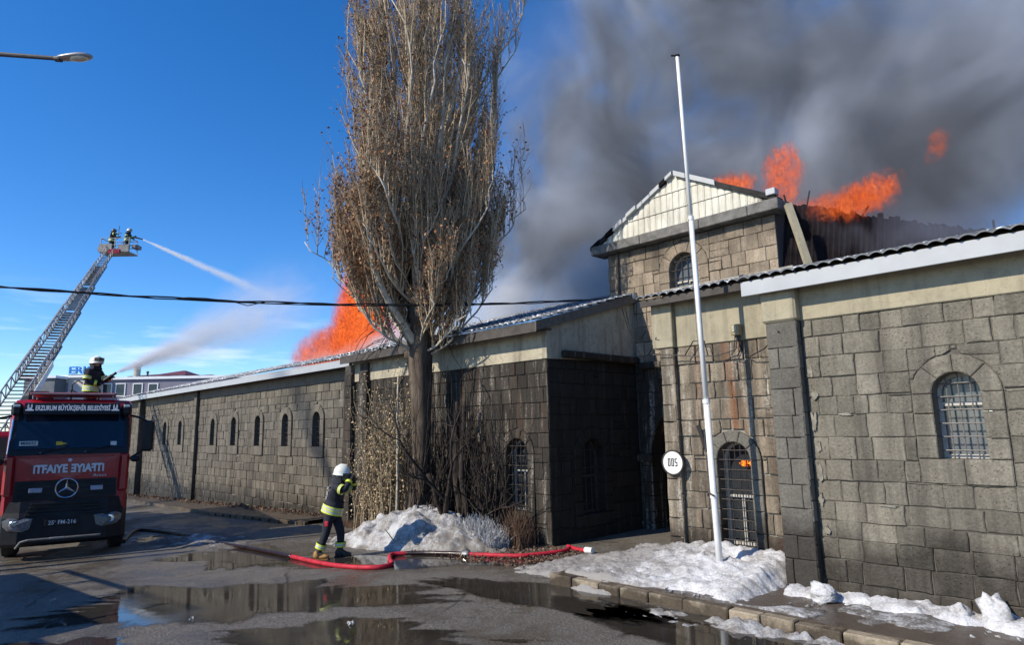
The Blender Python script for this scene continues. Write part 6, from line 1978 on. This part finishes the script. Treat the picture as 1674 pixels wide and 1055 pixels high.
# bent dark metal strip hanging beside the low window
mb = MB(); mb.bbox(-0.035, 0.035, -0.015, 0.015, -0.22, 0.22, 0.006, Matrix.Translation((-5.50, 9.44, 2.05)) @ Matrix.Rotation(math.radians(-18), 4, 'Y'))
tag(mb.build("shutter_strip", M['char']), "charred strip of wood leaning from the arch beside the low window", "wood strip")

# ------------------------------------------------------------------ hoses on the road
def hose_pts(pts, n=10):
    P = [Vector((x, y, gzf(x, y) + 0.04 + max(0.0, float(h_left(np.array(x), np.array(y))) - 0.05))) for x, y in pts]
    out = []
    for i in range(len(P) - 1):
        p0, p1, p2, p3 = P[max(i - 1, 0)], P[i], P[i + 1], P[min(i + 2, len(P) - 1)]
        for k in range(n):
            t = k / n
            out.append(0.5 * ((2 * p1) + (-p0 + p2) * t + (2 * p0 - 5 * p1 + 4 * p2 - p3) * t * t + (-p0 + 3 * p1 - 3 * p2 + p3) * t ** 3))
    out.append(P[-1]); return out


h1 = thing("fire_hose", "long fire hose from the truck, soaked dark then bright red, looping before the snow heap", "hose", (-12.7, 6.0, gzf(-12.7, 6.0)))
mb = MB(); mb.tube(hose_pts([(-19.0, 4.6), (-21.5, 5.6), (-18.6, 6.0), (-16.2, 5.95), (-14.4, 6.05), (-12.75, 6.08)]), 0.042, 10); mb.build("soaked_length", M['hose_wet'], h1, smooth=True)
mb = MB(); mb.tube(hose_pts([(-12.75, 6.08), (-11.6, 6.06), (-10.8, 6.15), (-10.25, 6.42), (-10.25, 6.75), (-10.75, 7.05), (-11.15, 7.35), (-11.05, 7.62)]), 0.042, 10); mb.build("red_length", M['hose'], h1, smooth=True)
mb = MB(); mb.tube(hose_pts([(-11.05, 7.62), (-10.75, 7.85), (-10.35, 8.05), (-9.98, 8.2)]), 0.042, 10); mb.build("soaked_length", M['hose_wet'], h1, smooth=True)
h2 = thing("fire_hose", "second red fire hose from the coupling to the annex corner by the snow", "hose", (-9.4, 8.4, gzf(-9.4, 8.4)))
mb = MB(); mb.tube(hose_pts([(-9.9, 8.22), (-9.4, 8.42), (-8.9, 8.68), (-8.65, 9.2), (-8.60, 9.55), (-8.72, 9.8)]), 0.04, 10); mb.build("red_length", M['hose'], h2, smooth=True)
mb = MB(); c1, c2 = Vector((-10.02, 8.18, gzf(-10, 8.2) + 0.045)), Vector((-9.86, 8.24, gzf(-9.9, 8.2) + 0.045)); mb.tube([c1, c1.lerp(c2, 0.2), c1.lerp(c2, 0.8), c2], [0.055, 0.07, 0.07, 0.055], 12); mb.build("coupling", M['brass'], h2)
h3 = thing("fire_hose", "short red hose end with a pale nozzle beside the dirty snow edge", "hose", (-8.5, 9.7, gzf(-8.5, 9.7)))
mb = MB(); mb.tube(hose_pts([(-8.9, 9.95), (-8.55, 9.78), (-8.25, 9.74)]), 0.04, 10); mb.build("red_length", M['hose'], h3, smooth=True)
mb = MB(); mb.tube([(-8.26, 9.74, gzf(-8.3, 9.7) + 0.05), (-8.08, 9.72, gzf(-8.1, 9.7) + 0.06)], [0.06, 0.05], 12); mb.build("nozzle", M['whitepaint'], h3)

# ------------------------------------------------------------------ unseen lorry added across the street to cast a shadow on the road
LR = thing("shadow_lorry", "unseen flatbed lorry with a ladder rack, added to cast its shadow on the road", "lorry", (-13.3, -2.2, gzf(-13.3, -2.2)), math.radians(8))
K = dict(parent=LR, world=False)
mb = MB(); mb.bbox(-3.6, 0.9, -1.1, 1.1, 0.9, 2.75, 0.05); mb.build("box_body", M['whitepaint'], **K)
mb = MB(); mb.bbox(0.95, 2.6, -1.05, 1.05, 0.6, 2.45, 0.15); mb.build("cab", M['red'], **K)
mb = MB()
for y in (-0.9, 0.9):
    mb.tube([(-3.4, y, 3.25), (2.4, y, 3.25)], 0.05, 8)
for x in (-3.2, -1.6, 0.2, 1.6): mb.tube([(x, -0.9, 2.75), (x, -0.9, 3.25), (x, 0.9, 3.25), (x, 0.9, 2.75)], 0.04, 8)
mb.build("rack", M['pole_dark'], **K)
for x in (-2.8, 1.8):
    for y in (-0.95, 0.95):
        mb = MB(); mb.lathe([(0.001, -0.14), (0.44, -0.14), (0.48, -0.1), (0.48, 0.1), (0.44, 0.14), (0.001, 0.14)], 24, Matrix.Translation((x, y, 0.48)) @ Matrix.Rotation(PI / 2, 4, 'X')); mb.build("wheel", M['rubber'], **K)

# ------------------------------------------------------------------ far buildings at the street's end
def at(px, py, D):
    d = F_ * 1060 + R_ * (px - 837) - U_ * (py - 527.5)
    return Vector((0, 0, CAMZ)) + d * (D / 1060)


RH = Vector((R_.x, R_.y, 0)).normalized(); FH = Vector((-RH.y, RH.x, 0))
M['grey_wall'] = simple("grey_violet_render", (0.20, 0.19, 0.24), 0.9, 0, 0.12, 0.6)
M['cream_wall'] = simple("cream_render", (0.58, 0.53, 0.50), 0.9, 0, 0.1, 0.5)
M['shed'] = simple("dark_shed_cladding", (0.13, 0.14, 0.15), 0.8, 0, 0.2, 1)
M['redroof'] = simple("dark_red_roof_sheet", (0.16, 0.035, 0.035), 0.6, 0, 0.15, 1)
M['bluesign'] = simple("bright_blue_letters", (0.02, 0.20, 0.62), 0.4, 0, 0.05, 2)
M['chimney'] = simple("stained_chimney_metal", (0.34, 0.32, 0.26), 0.6, 0.2, 0.3, 3)
M['snowroof'] = simple("snow_on_roof_edge", (0.8, 0.82, 0.85), 0.8, 0, 0.05, 2)


def far_block(name, label, pxa, pxb, pytop, D, deep, mat, zb=-2.0, cat="building", rot=0.0):
    a = at(pxa, pytop, D); b = at(pxb, pytop, D)
    w = (b - a).dot(RH); top = (a.z + b.z) / 2
    t = thing(name, label, cat, (a.x, a.y, zb), math.atan2(RH.y, RH.x) + rot)
    mb = MB(); mb.box(0, w, 0, deep, 0, top - zb); mb.build("wall", mat, t, world=False)
    mb = MB(); mb.box(-0.25, w + 0.25, -0.25, deep + 0.25, top - zb, top - zb + 0.3); mb.build("roof_edge", M['snowroof'], t, world=False)
    return t, w, top - zb, a


def far_windows(t, w, spec, D, a, zb=-2.0):
    for (px, py, ww, hh) in spec:
        p = at(px, py, D); u = (p - a).dot(RH); v = p.z - zb
        mb = MB()
        for q in ((u - ww / 2 - 0.12, u - ww / 2, v - hh / 2, v + hh / 2), (u + ww / 2, u + ww / 2 + 0.12, v - hh / 2, v + hh / 2), (u - ww / 2 - 0.12, u + ww / 2 + 0.12, v + hh / 2, v + hh / 2 + 0.12), (u - ww / 2 - 0.12, u + ww / 2 + 0.12, v - hh / 2 - 0.12, v - hh / 2)):
            mb.box(q[0], q[1], -0.08, 0.02, q[2], q[3])
        wn_ = mb.build("window", M['whitepaint'], t, world=False)
        mb = MB(); mb.box(u - ww / 2, u + ww / 2, -0.03, 0.02, v - hh / 2, v + hh / 2); pn = mb.build("pane", M['glass'], None); pn.parent = wn_; pn.location = pn.location - wn_.location


DG = 80
t, w, h_, a = far_block("office_building", "long grey violet building with white framed windows behind the stone wing", 160, 470, 619, DG, 14, M['grey_wall'])
far_windows(t, w, [(177, 638, 1.0, 1.4), (199, 638, 1.0, 1.4), (227, 638, 1.0, 1.4), (252, 638, 1.0, 1.4)], DG, a)
t, w, h_, a = far_block("sign_building", "cream flat roofed building carrying blue sign letters", 86, 160, 618, DG - 1, 12, M['cream_wall'])
mb = MB(); mb.box(0, 2.0, -0.06, -0.01, 0, h_ - 0.6); mb.build("grey_bay", M['grey_wall'], t, world=False)
sgn = thing("roof_sign", "blue block letters ERK standing on the cream building's roof edge", "sign", tuple(a + RH * 1.9 + Vector((0, 0, 0.3))), math.atan2(RH.y, RH.x))
text("sign_letters", "ERK", 1.25, Vector((1.35, 0, 0.52)), (Vector((1, 0, 0)), Vector((0, 0, 1)), Vector((0, -1, 0))), M['bluesign'], sgn, 0.10, width=2.7, bold=0.012)
mb = MB(); mb.tube([(-0.1, 0.15, 0.02), (2.9, 0.15, 0.02)], 0.05, 6); mb.tube([(0, 0.15, 0.5), (2.8, 0.15, 0.5)], 0.04, 6); mb.build("sign_rail", M['pole_dark'], sgn, world=False)
t, w, h_, a = far_block("shed", "dark low shed left of the cream building", 40, 90, 619, DG - 3, 8, M['shed'])
# red roofed buildings beyond
def hip(name, label, pxa, pxb, pye, pyr, D, deep, ext=0.5):
    t, w, h_, a = far_block(name, label, pxa, pxb, pye, D, deep, M['cream_wall'])
    zr = h_ + (at((pxa + pxb) / 2, pyr, D).z - at((pxa + pxb) / 2, pye, D).z) + 0.3
    V = [(-ext, -ext, h_ + 0.31), (w + ext, -ext, h_ + 0.31), (w + ext, deep + ext, h_ + 0.31), (-ext, deep + ext, h_ + 0.31), (w * 0.45, deep / 2, zr), (w * 0.55, deep / 2, zr)]
    mk("roof", V, [(0, 1, 5, 4), (1, 2, 5), (2, 3, 4, 5), (3, 0, 4), (0, 3, 2, 1)], M['redroof'], t, world=False)
    return t
hip("red_roofed_house", "house with a peaked dark red roof behind the grey violet building", 256, 300, 617, 605, 105, 9)
hip("red_roofed_hall", "low hall with a long dark red roof behind the grey violet building", 214, 262, 619, 611, 100, 9)
hip("red_roofed_annex", "small dark red roofed annex right of the peaked red roof", 302, 345, 619, 612, 104, 9)
c = at(223.5, 616, 92); ctop = at(223.5, 597, 92)
ch = thing("chimney_stack", "short fat stained metal chimney with a pale rim", "chimney", (c.x, c.y, c.z - 3))
mb = MB(); mb.lathe([(0.48, -3.5), (0.45, ctop.z - c.z - 0.25)], 18, Matrix.Translation(c)); mb.build("shaft", M['chimney'], ch, smooth=True)
mb = MB(); mb.lathe([(0.45, ctop.z - c.z - 0.25), (0.56, ctop.z - c.z - 0.2), (0.56, ctop.z - c.z), (0.4, ctop.z - c.z)], 18, Matrix.Translation(c)); mb.build("rim", M['snowroof'], ch)
c = at(241, 617, 92); pf = thing("flue_pipe", "thin dark flue pipe right of the fat chimney", "flue pipe", (c.x, c.y, c.z - 3))
mb = MB(); mb.lathe([(0.13, -3.2), (0.13, 0.6)], 10, Matrix.Translation(c)); mb.build("pipe", M['pole_dark'], pf); mb = MB(); mb.lathe([(0.2, 0.6), (0.2, 0.75), (0.001, 0.9)], 10, Matrix.Translation(c)); mb.build("cowl", M['pole_dark'], pf)


# ------------------------------------------------------------------ smoke, steam, flames
def volume_mat(name, build):
    t = NT(name); build(t); return t.m


def smoke_shader(t, blobs, albedo, dens, nscale, thr, wide, zsq=0.8, seedoff=(0, 0, 0), base=0.0, detail=5.0, dist=0.6, dark=1.0, veil=0.0):
    P = t.n("ShaderNodeNewGeometry").outputs["Position"]
    P2 = t.n("ShaderNodeVectorMath", {'operation': 'ADD'}, i0=P, i1=seedoff).outputs[0]
    n1 = t.n("ShaderNodeTexNoise", None, Vector=t.n("ShaderNodeVectorMath", {'operation': 'MULTIPLY'}, i0=P2, i1=(1, 1, zsq)).outputs[0], Scale=nscale, Detail=detail, Roughness=0.64, Distortion=dist).outputs[0]
    env = None
    for (c, rad, amp) in blobs:
        d = t.n("ShaderNodeVectorMath", {'operation': 'SUBTRACT'}, i0=P, i1=c).outputs[0]
        d = t.n("ShaderNodeVectorMath", {'operation': 'DIVIDE'}, i0=d, i1=rad).outputs[0]
        l = t.n("ShaderNodeVectorMath", {'operation': 'DOT_PRODUCT'}, i0=d, i1=d).outputs["Value"]
        g = t.math('MULTIPLY', t.math('EXPONENT', t.math('MULTIPLY', l, -1.0)), amp)
        env = g if env is None else t.math('ADD', env, g)
    m = t.math('ADD', n1, t.math('MULTIPLY', t.math('SUBTRACT', t.math('MINIMUM', env, 1.5), 1.0), 0.20))
    f = t.ramp(m, thr, thr + wide)
    den = t.math('MULTIPLY', t.math('MULTIPLY', t.math('ADD', f, veil), t.math('MULTIPLY', t.math('MINIMUM', env, 1.6), t.ramp(env, 0.08, 0.3))), dens)
    n2 = t.n("ShaderNodeTexNoise", None, Vector=P2, Scale=nscale * 0.8, Detail=4.0, Roughness=0.55, Distortion=0.8).outputs[0]
    v = t.n("ShaderNodeVolumePrincipled", None, Color=t.mix(t.ramp(n2, 0.40, 0.60), tuple(x * dark for x in albedo[:3]), albedo[:3]), Density=den)
    t.t.links.new(v.outputs[0], t.out.inputs[1])


def hull(name, blobs, mat, k=1.75, zmin=-99, ymin=-99, **tg):
    """the convex skin round all the puffs of one smoke body"""
    import bmesh
    bm = bmesh.new()
    for (c, rad, amp) in blobs:
        for a in range(14):
            for b in range(-3, 4):
                th, ph = 2 * PI * a / 14, b * PI / 7
                p = Vector((c[0] + rad[0] * k * math.cos(th) * math.cos(ph), c[1] + rad[1] * k * math.sin(th) * math.cos(ph), c[2] + rad[2] * k * math.sin(ph)))
                p.z = max(p.z, zmin); p.y = max(p.y, ymin)
                bm.verts.new(p)
    res = bmesh.ops.convex_hull(bm, input=bm.verts)
    bmesh.ops.delete(bm, geom=[v for v in bm.verts if not v.link_faces], context='VERTS')
    me = bpy.data.meshes.new(name); bm.to_mesh(me); bm.free()
    me.materials.append(mat)
    o = bpy.data.objects.new(name, me); COL.objects.link(o)
    return tag(o, **tg)


# main plume: rises behind the hall and spreads over the whole right of the sky
main_blobs = [((-17.8, 20, 15.0), (3.2, 4, 3.6), 1.2), ((-15.0, 20, 10.0), (4.0, 4, 2.6), 1.1), ((-11.5, 20, 14.5), (4.5, 4, 6), 0.95), ((-12.0, 20, 20.5), (4.2, 4, 4.5), 0.80),
              ((-7.5, 20, 13.5), (5, 4, 4.5), 0.74), ((-4.6, 20, 8.8), (3.0, 4, 2.6), 1.45), ((-3.0, 20, 12), (4, 4, 4), 0.75), ((1.5, 20, 9.5), (4, 4, 4.5), 0.6), ((7.5, 20, 12.0), (5, 4, 5), 0.75), ((13, 20, 14.0), (5, 4, 5), 0.6), ((-8.0, 19, 8.0), (4, 4, 1.8), 0.6), ((-18.6, 20, 8.8), (4.2, 5, 2.3), 1.05)]
sm = volume_mat("dark_fire_smoke", lambda t: smoke_shader(t, main_blobs, (0.66, 0.71, 0.80, 1), 0.80, 0.30, 0.455, 0.17, dist=1.0, detail=8.0, dark=0.36, veil=0.07))
hull("smoke", main_blobs, sm, 1.6, 3.0, 15.6, kind="stuff")
# smoke hugging the burnt slope right of the hall
low_blobs = [((-4.0, 14.3, 5.9), (2.2, 1.0, 1.1), 1.15), ((-1.5, 15.0, 5.5), (2.6, 1.2, 1.1), 1.05), ((-4.8, 13.6, 7.7), (2.0, 0.7, 1.1), 0.75)]
sm2 = volume_mat("low_dark_smoke", lambda t: smoke_shader(t, low_blobs, (0.32, 0.34, 0.42, 1), 0.9, 0.6, 0.42, 0.3))
hull("smoke", low_blobs, sm2, 1.6, 4.6, 12.8, kind="stuff")
# pale steam along the wing's roof and a thin dark wisp above the left flames
steam_blobs = [((-26, 15.2, 5.6), (5.5, 1.2, 0.55), 1.25), ((-20.5, 14.8, 5.7), (3.2, 1.2, 0.7), 1.2), ((-15.0, 14.6, 6.3), (3.5, 1.3, 1.0), 1.1), ((-11.2, 14.8, 6.6), (1.8, 1.2, 1.2), 1.0)]
steam = volume_mat("white_steam", lambda t: smoke_shader(t, steam_blobs, (0.92, 0.93, 0.95, 1), 1.5, 0.5, 0.38, 0.28, 1.0, (3, 1, 2)))
hull("steam", steam_blobs, steam, 1.7, 4.2, 13.3, kind="stuff")
wisp_blobs = [((-27.0, 17.0, 9.2), (2.2, 1.5, 2.4), 1.1), ((-24.0, 17.0, 11.5), (2.2, 1.5, 2.6), 0.8), ((-29, 17, 7.4), (2, 1.5, 1.2), 0.9)]
wisp = volume_mat("grey_wisp", lambda t: smoke_shader(t, wisp_blobs, (0.42, 0.44, 0.48, 1), 0.42, 0.4, 0.42, 0.3, 0.8, (5, 9, 1)))
hull("smoke", wisp_blobs, wisp, 1.7, 5.0, 15.4, kind="stuff")


def flame_mat(name, c, rad, strength, scale=1.6, thr=0.40, wide=0.22, lean=(0.0, 0.0), off=(0, 0, 0), soot=1.2):
    t = NT(name)
    P = t.n("ShaderNodeNewGeometry").outputs["Position"]
    q = t.n("ShaderNodeVectorMath", {'operation': 'SUBTRACT'}, i0=P, i1=c).outputs[0]
    s = t.n("ShaderNodeSeparateXYZ", None, i0=q)
    zc = s.outputs[2]
    x = t.math('SUBTRACT', s.outputs[0], t.math('MULTIPLY', zc, lean[0])); y = t.math('SUBTRACT', s.outputs[1], t.math('MULTIPLY', zc, lean[1]))
    d2 = t.math('ADD', t.math('ADD', t.math('POWER', t.math('ABSOLUTE', t.math('DIVIDE', x, rad[0])), 2.0), t.math('POWER', t.math('ABSOLUTE', t.math('DIVIDE', y, rad[1])), 2.0)), t.math('POWER', t.math('ABSOLUTE', t.math('DIVIDE', zc, rad[2])), 2.0))
    env = t.math('SUBTRACT', 1.0, d2)
    P3 = t.n("ShaderNodeVectorMath", {'operation': 'MULTIPLY'}, i0=t.n("ShaderNodeVectorMath", {'operation': 'ADD'}, i0=P, i1=off).outputs[0], i1=(1, 1, 0.62)).outputs[0]
    n = t.n("ShaderNodeTexNoise", None, Vector=P3, Scale=scale, Detail=6.0, Roughness=0.62, Distortion=1.5).outputs[0]
    m = t.math('ADD', n, t.math('MULTIPLY', t.math('SUBTRACT', env, 0.55), 0.30))
    f = t.ramp(m, thr, thr + wide)
    n2 = t.n("ShaderNodeTexNoise", None, Vector=P3, Scale=scale * 3.1, Detail=5.0, Roughness=0.65, Distortion=2.2).outputs[0]
    f = t.math('MULTIPLY', t.math('MULTIPLY', f, t.ramp(env, 0.0, 0.55)), t.ramp(n2, 0.40, 0.62, 0.03, 1.0))
    sig = t.math('MULTIPLY', f, soot)
    n3 = t.n("ShaderNodeTexNoise", None, Vector=t.n("ShaderNodeVectorMath", {'operation': 'ADD'}, i0=P3, i1=(11.0, 4.0, 7.0)).outputs[0], Scale=scale * 2.2, Detail=6.0, Roughness=0.68, Distortion=2.5).outputs[0]
    heat = t.math('MULTIPLY', t.ramp(n3, 0.40, 0.68, 0.0, 1.3), t.ramp(f, 0.02, 0.30, 0.45, 1.0))
    col = t.mix(t.ramp(heat, 0.0, 0.55), (0.10, 0.012, 0.008), (0.95, 0.135, 0.03))
    col = t.mix(t.ramp(heat, 0.55, 1.25), col, (1.35, 0.42, 0.07))
    em = t.n("ShaderNodeEmission", None, Color=col, Strength=t.math('MULTIPLY', sig, strength))
    ab = t.n("ShaderNodeVolumeAbsorption", None, Color=(0, 0, 0, 1), Density=sig)
    ad_ = t.n("ShaderNodeAddShader", None, i0=em.outputs[0], i1=ab.outputs[0])
    t.t.links.new(ad_.outputs[0], t.out.inputs[1])
    return t.m


def flame(label, c, rad, strength, lean=(0, 0), **kw):
    m = flame_mat("flame_glow", c, rad, strength, lean=lean, **kw)
    lx, ly = abs(lean[0]) * rad[2], abs(lean[1]) * rad[2]
    mb = MB(); mb.ellipsoid(c, (rad[0] * 1.05 + lx, rad[1] * 1.05 + ly, rad[2] * 1.05), 20, 12)
    return tag(mb.build("flame", m), label, "flame")


flame("tall orange flames behind the wing roof left of the poplar", (-25.0, 14.7, 7.3), (2.4, 1.0, 3.3), 1.05, (0.25, 0), scale=1.5, thr=0.36, wide=0.24, soot=7.0)
flame("low pink red flames trailing left along the wing roof", (-28.4, 15.0, 6.2), (4.4, 0.8, 1.5), 0.9, (0.5, 0), scale=1.7, thr=0.38, wide=0.28, off=(4, 2, 1), soot=4.0)
flame("faint red flames on the wing roof right behind the poplar trunk", (-22.2, 14.8, 6.3), (1.8, 0.7, 1.0), 0.9, scale=1.9, thr=0.39, wide=0.30, off=(1, 7, 3), soot=2.5)
flame("small orange flame on the gable's right edge nearest its peak", (-6.72, 13.35, 7.55), (0.85, 0.35, 0.5), 1.0, (0.1, 0), scale=3.6, thr=0.44, wide=0.30, off=(2, 2, 2), soot=13)
flame("largest orange flame standing over the hall's front right corner", (-5.70, 13.9, 7.75), (0.62, 0.45, 0.95), 1.0, (0.05, 0), scale=3.0, thr=0.43, wide=0.30, off=(6, 1, 4), soot=11)
flame("orange flame on the dark roof edge right of the corner flame", (-4.30, 14.9, 7.15), (0.85, 0.4, 0.58), 1.0, (0.5, 0), scale=3.0, thr=0.45, wide=0.30, off=(3, 8, 1), soot=10)
flame("dull red flames licking along the top of the burnt slope", (-4.9, 14.1, 6.75), (1.9, 0.5, 0.5), 0.85, (0.2, 0), scale=3.0, thr=0.45, wide=0.24, off=(9, 3, 7), soot=8)
flame("faint red wisp of flame high in the right smoke", (-3.0, 15.2, 7.9), (0.32, 0.3, 0.55), 0.6, (0.3, 0), scale=2.6, thr=0.46, wide=0.25, off=(5, 5, 5), soot=4)

# ------------------------------------------------------------------ water: thousands of drops, each a tiny solid
def mist(name, label, A, B, r0, r1, k, mat_name, albedo, nscale, fade=1.0, step=0.25):
    """a spray cone of fine drops: density thins with the square of the cone's radius and breaks up with distance"""
    A = Vector(A); B = Vector(B); ax_ = B - A; Ln = ax_.length; ax_.normalize()
    t = NT(mat_name)
    P = t.n("ShaderNodeNewGeometry").outputs["Position"]
    q = t.n("ShaderNodeVectorMath", {'operation': 'SUBTRACT'}, i0=P, i1=A).outputs[0]
    u = t.n("ShaderNodeVectorMath", {'operation': 'DOT_PRODUCT'}, i0=q, i1=ax_).outputs["Value"]
    l2 = t.n("ShaderNodeVectorMath", {'operation': 'DOT_PRODUCT'}, i0=q, i1=q).outputs["Value"]
    d2 = t.math('SUBTRACT', l2, t.math('MULTIPLY', u, u))
    tt = t.math('DIVIDE', u, Ln)
    rr = t.math('ADD', r0, t.math('MULTIPLY', tt, r1 - r0))
    g = t.math('EXPONENT', t.math('MULTIPLY', t.math('DIVIDE', d2, t.math('MULTIPLY', rr, rr)), -2.2))
    al = t.n("ShaderNodeVectorMath", {'operation': 'SCALE'}, i0=ax_)
    t.set(al.inputs["Scale"], t.math('MULTIPLY', u, -0.72))
    P2 = t.n("ShaderNodeVectorMath", {'operation': 'ADD'}, i0=q, i1=al.outputs[0]).outputs[0]
    n = t.n("ShaderNodeTexNoise", None, Vector=P2, Scale=nscale, Detail=6.0, Roughness=0.7, Distortion=0.6).outputs[0]
    br = t.ramp(n, 0.36, 0.66, 0.05, 1.6)
    end = t.math('MULTIPLY', t.ramp(tt, 1.0, 1.0 - 0.75 * fade), t.ramp(tt, 0.0, 0.01))
    den = t.math('MULTIPLY', t.math('MULTIPLY', t.math('MULTIPLY', g, br), end), t.math('DIVIDE', k, rr))
    v = t.n("ShaderNodeVolumePrincipled", None, Color=(*albedo, 1), Density=den)
    t.t.links.new(v.outputs[0], t.out.inputs[1])
    try: t.m.cycles.volume_step_rate = step
    except Exception: pass
    mb = MB(); mb.tube([A, A.lerp(B, 0.25), A.lerp(B, 0.5), B], [r0 * 1.4, (r0 + (r1 - r0) * 0.25) * 1.3, (r0 + (r1 - r0) * 0.5) * 1.3, r1 * 1.3], 16)
    return tag(mb.build(name, t.m), label, "water jet")


JB = Vector((-33.5, 15.3, 9.2))
mist("water_jet", "thin white water jet falling from the ladder basket towards the wing roof", q1, JB, 0.05, 0.42, 0.85, "white_jet_water", (0.97, 0.98, 1.0), 2.2, 0.75, 0.06)
mist("water_spray", "widening fan of fine water spray from the firefighter above the cab", NOZ1, (-27.5, 13.5, 8.6), 0.03, 2.2, 1.0, "grey_spray_mist", (0.93, 0.94, 0.97), 1.6, 1.0, 0.12)
cone = [o for o in SC.objects if o.name == "water_spray"][0]
core = mist("spray_core", None, NOZ1, NOZ1.lerp(Vector((-27.5, 13.5, 8.6)), 0.27), 0.03, 0.50, 0.9, "dense_spray_mist", (0.88, 0.89, 0.94), 5.0, 1.0, 0.05)
del core["category"]
core.parent = cone; core.location = core.location - cone.location
# burning shelf and orange glow behind the low barred window
mb = MB(); mb.ellipsoid((-4.93, 9.70, 1.66), (0.11, 0.03, 0.05), 12, 6)
M['ember'] = None
te = NT("ember_glow"); em = te.n("ShaderNodeEmission", None, Color=(1.0, 0.20, 0.02, 1), Strength=te.math('MULTIPLY', te.ramp(te.noise(30, 4), 0.4, 0.62), 2.2)); te.t.links.new(em.outputs[0], te.out.inputs[0])
tag(mb.build("flame", te.m, smooth=True), "small orange fire glowing behind the bars of the low window", "flame")

# bare vines climbing the annex wall beside the trunk
r = np.random.default_rng(61)
vn = thing("bare_vine", "tangle of dark bare vines on the annex wall right behind the poplar trunk", "vine", (-12.2, 9.7, 0.0))
P = []
for k in range(190):
    x0 = r.uniform(-13.0, -10.4) if k % 3 else r.uniform(-13.1, -12.3)
    t = np.linspace(0, 1, 9)[:, None]
    H = r.uniform(1.0, 3.9) * (1.0 if x0 < -11.6 else 0.75)
    P.append(np.array([x0, r.uniform(9.45, 9.78) if k % 3 else r.uniform(8.78, 9.3), -0.2]) + np.array([r.normal(0, 0.35), 0, H + 0.2]) * t + wob(9, 0.30, r) * t * np.array([1, 0.25, 1]))
P = np.array(P); P[:, :, 1] = np.minimum(P[:, :, 1], 9.83)
V, Q = tubes_np(P, np.broadcast_to(np.linspace(0.016, 0.005, 9), (len(P), 9)), 4)
o = mk_np("vine_stems", V, Q, M['darkbark'], vn); o["kind"] = "stuff"
for x0 in (-11.85, -11.6):
    q = [(x0 + 0.10 * math.sin(z * 2.1 + x0), 9.55 + 0.05 * math.cos(z * 3), z) for z in np.linspace(-0.2, 2.9, 12)]
    mb = MB(); mb.tube(q, [0.085 - 0.004 * i for i in range(12)], 9); mb.build("vine_trunk", M['darkbark'], vn, smooth=True)
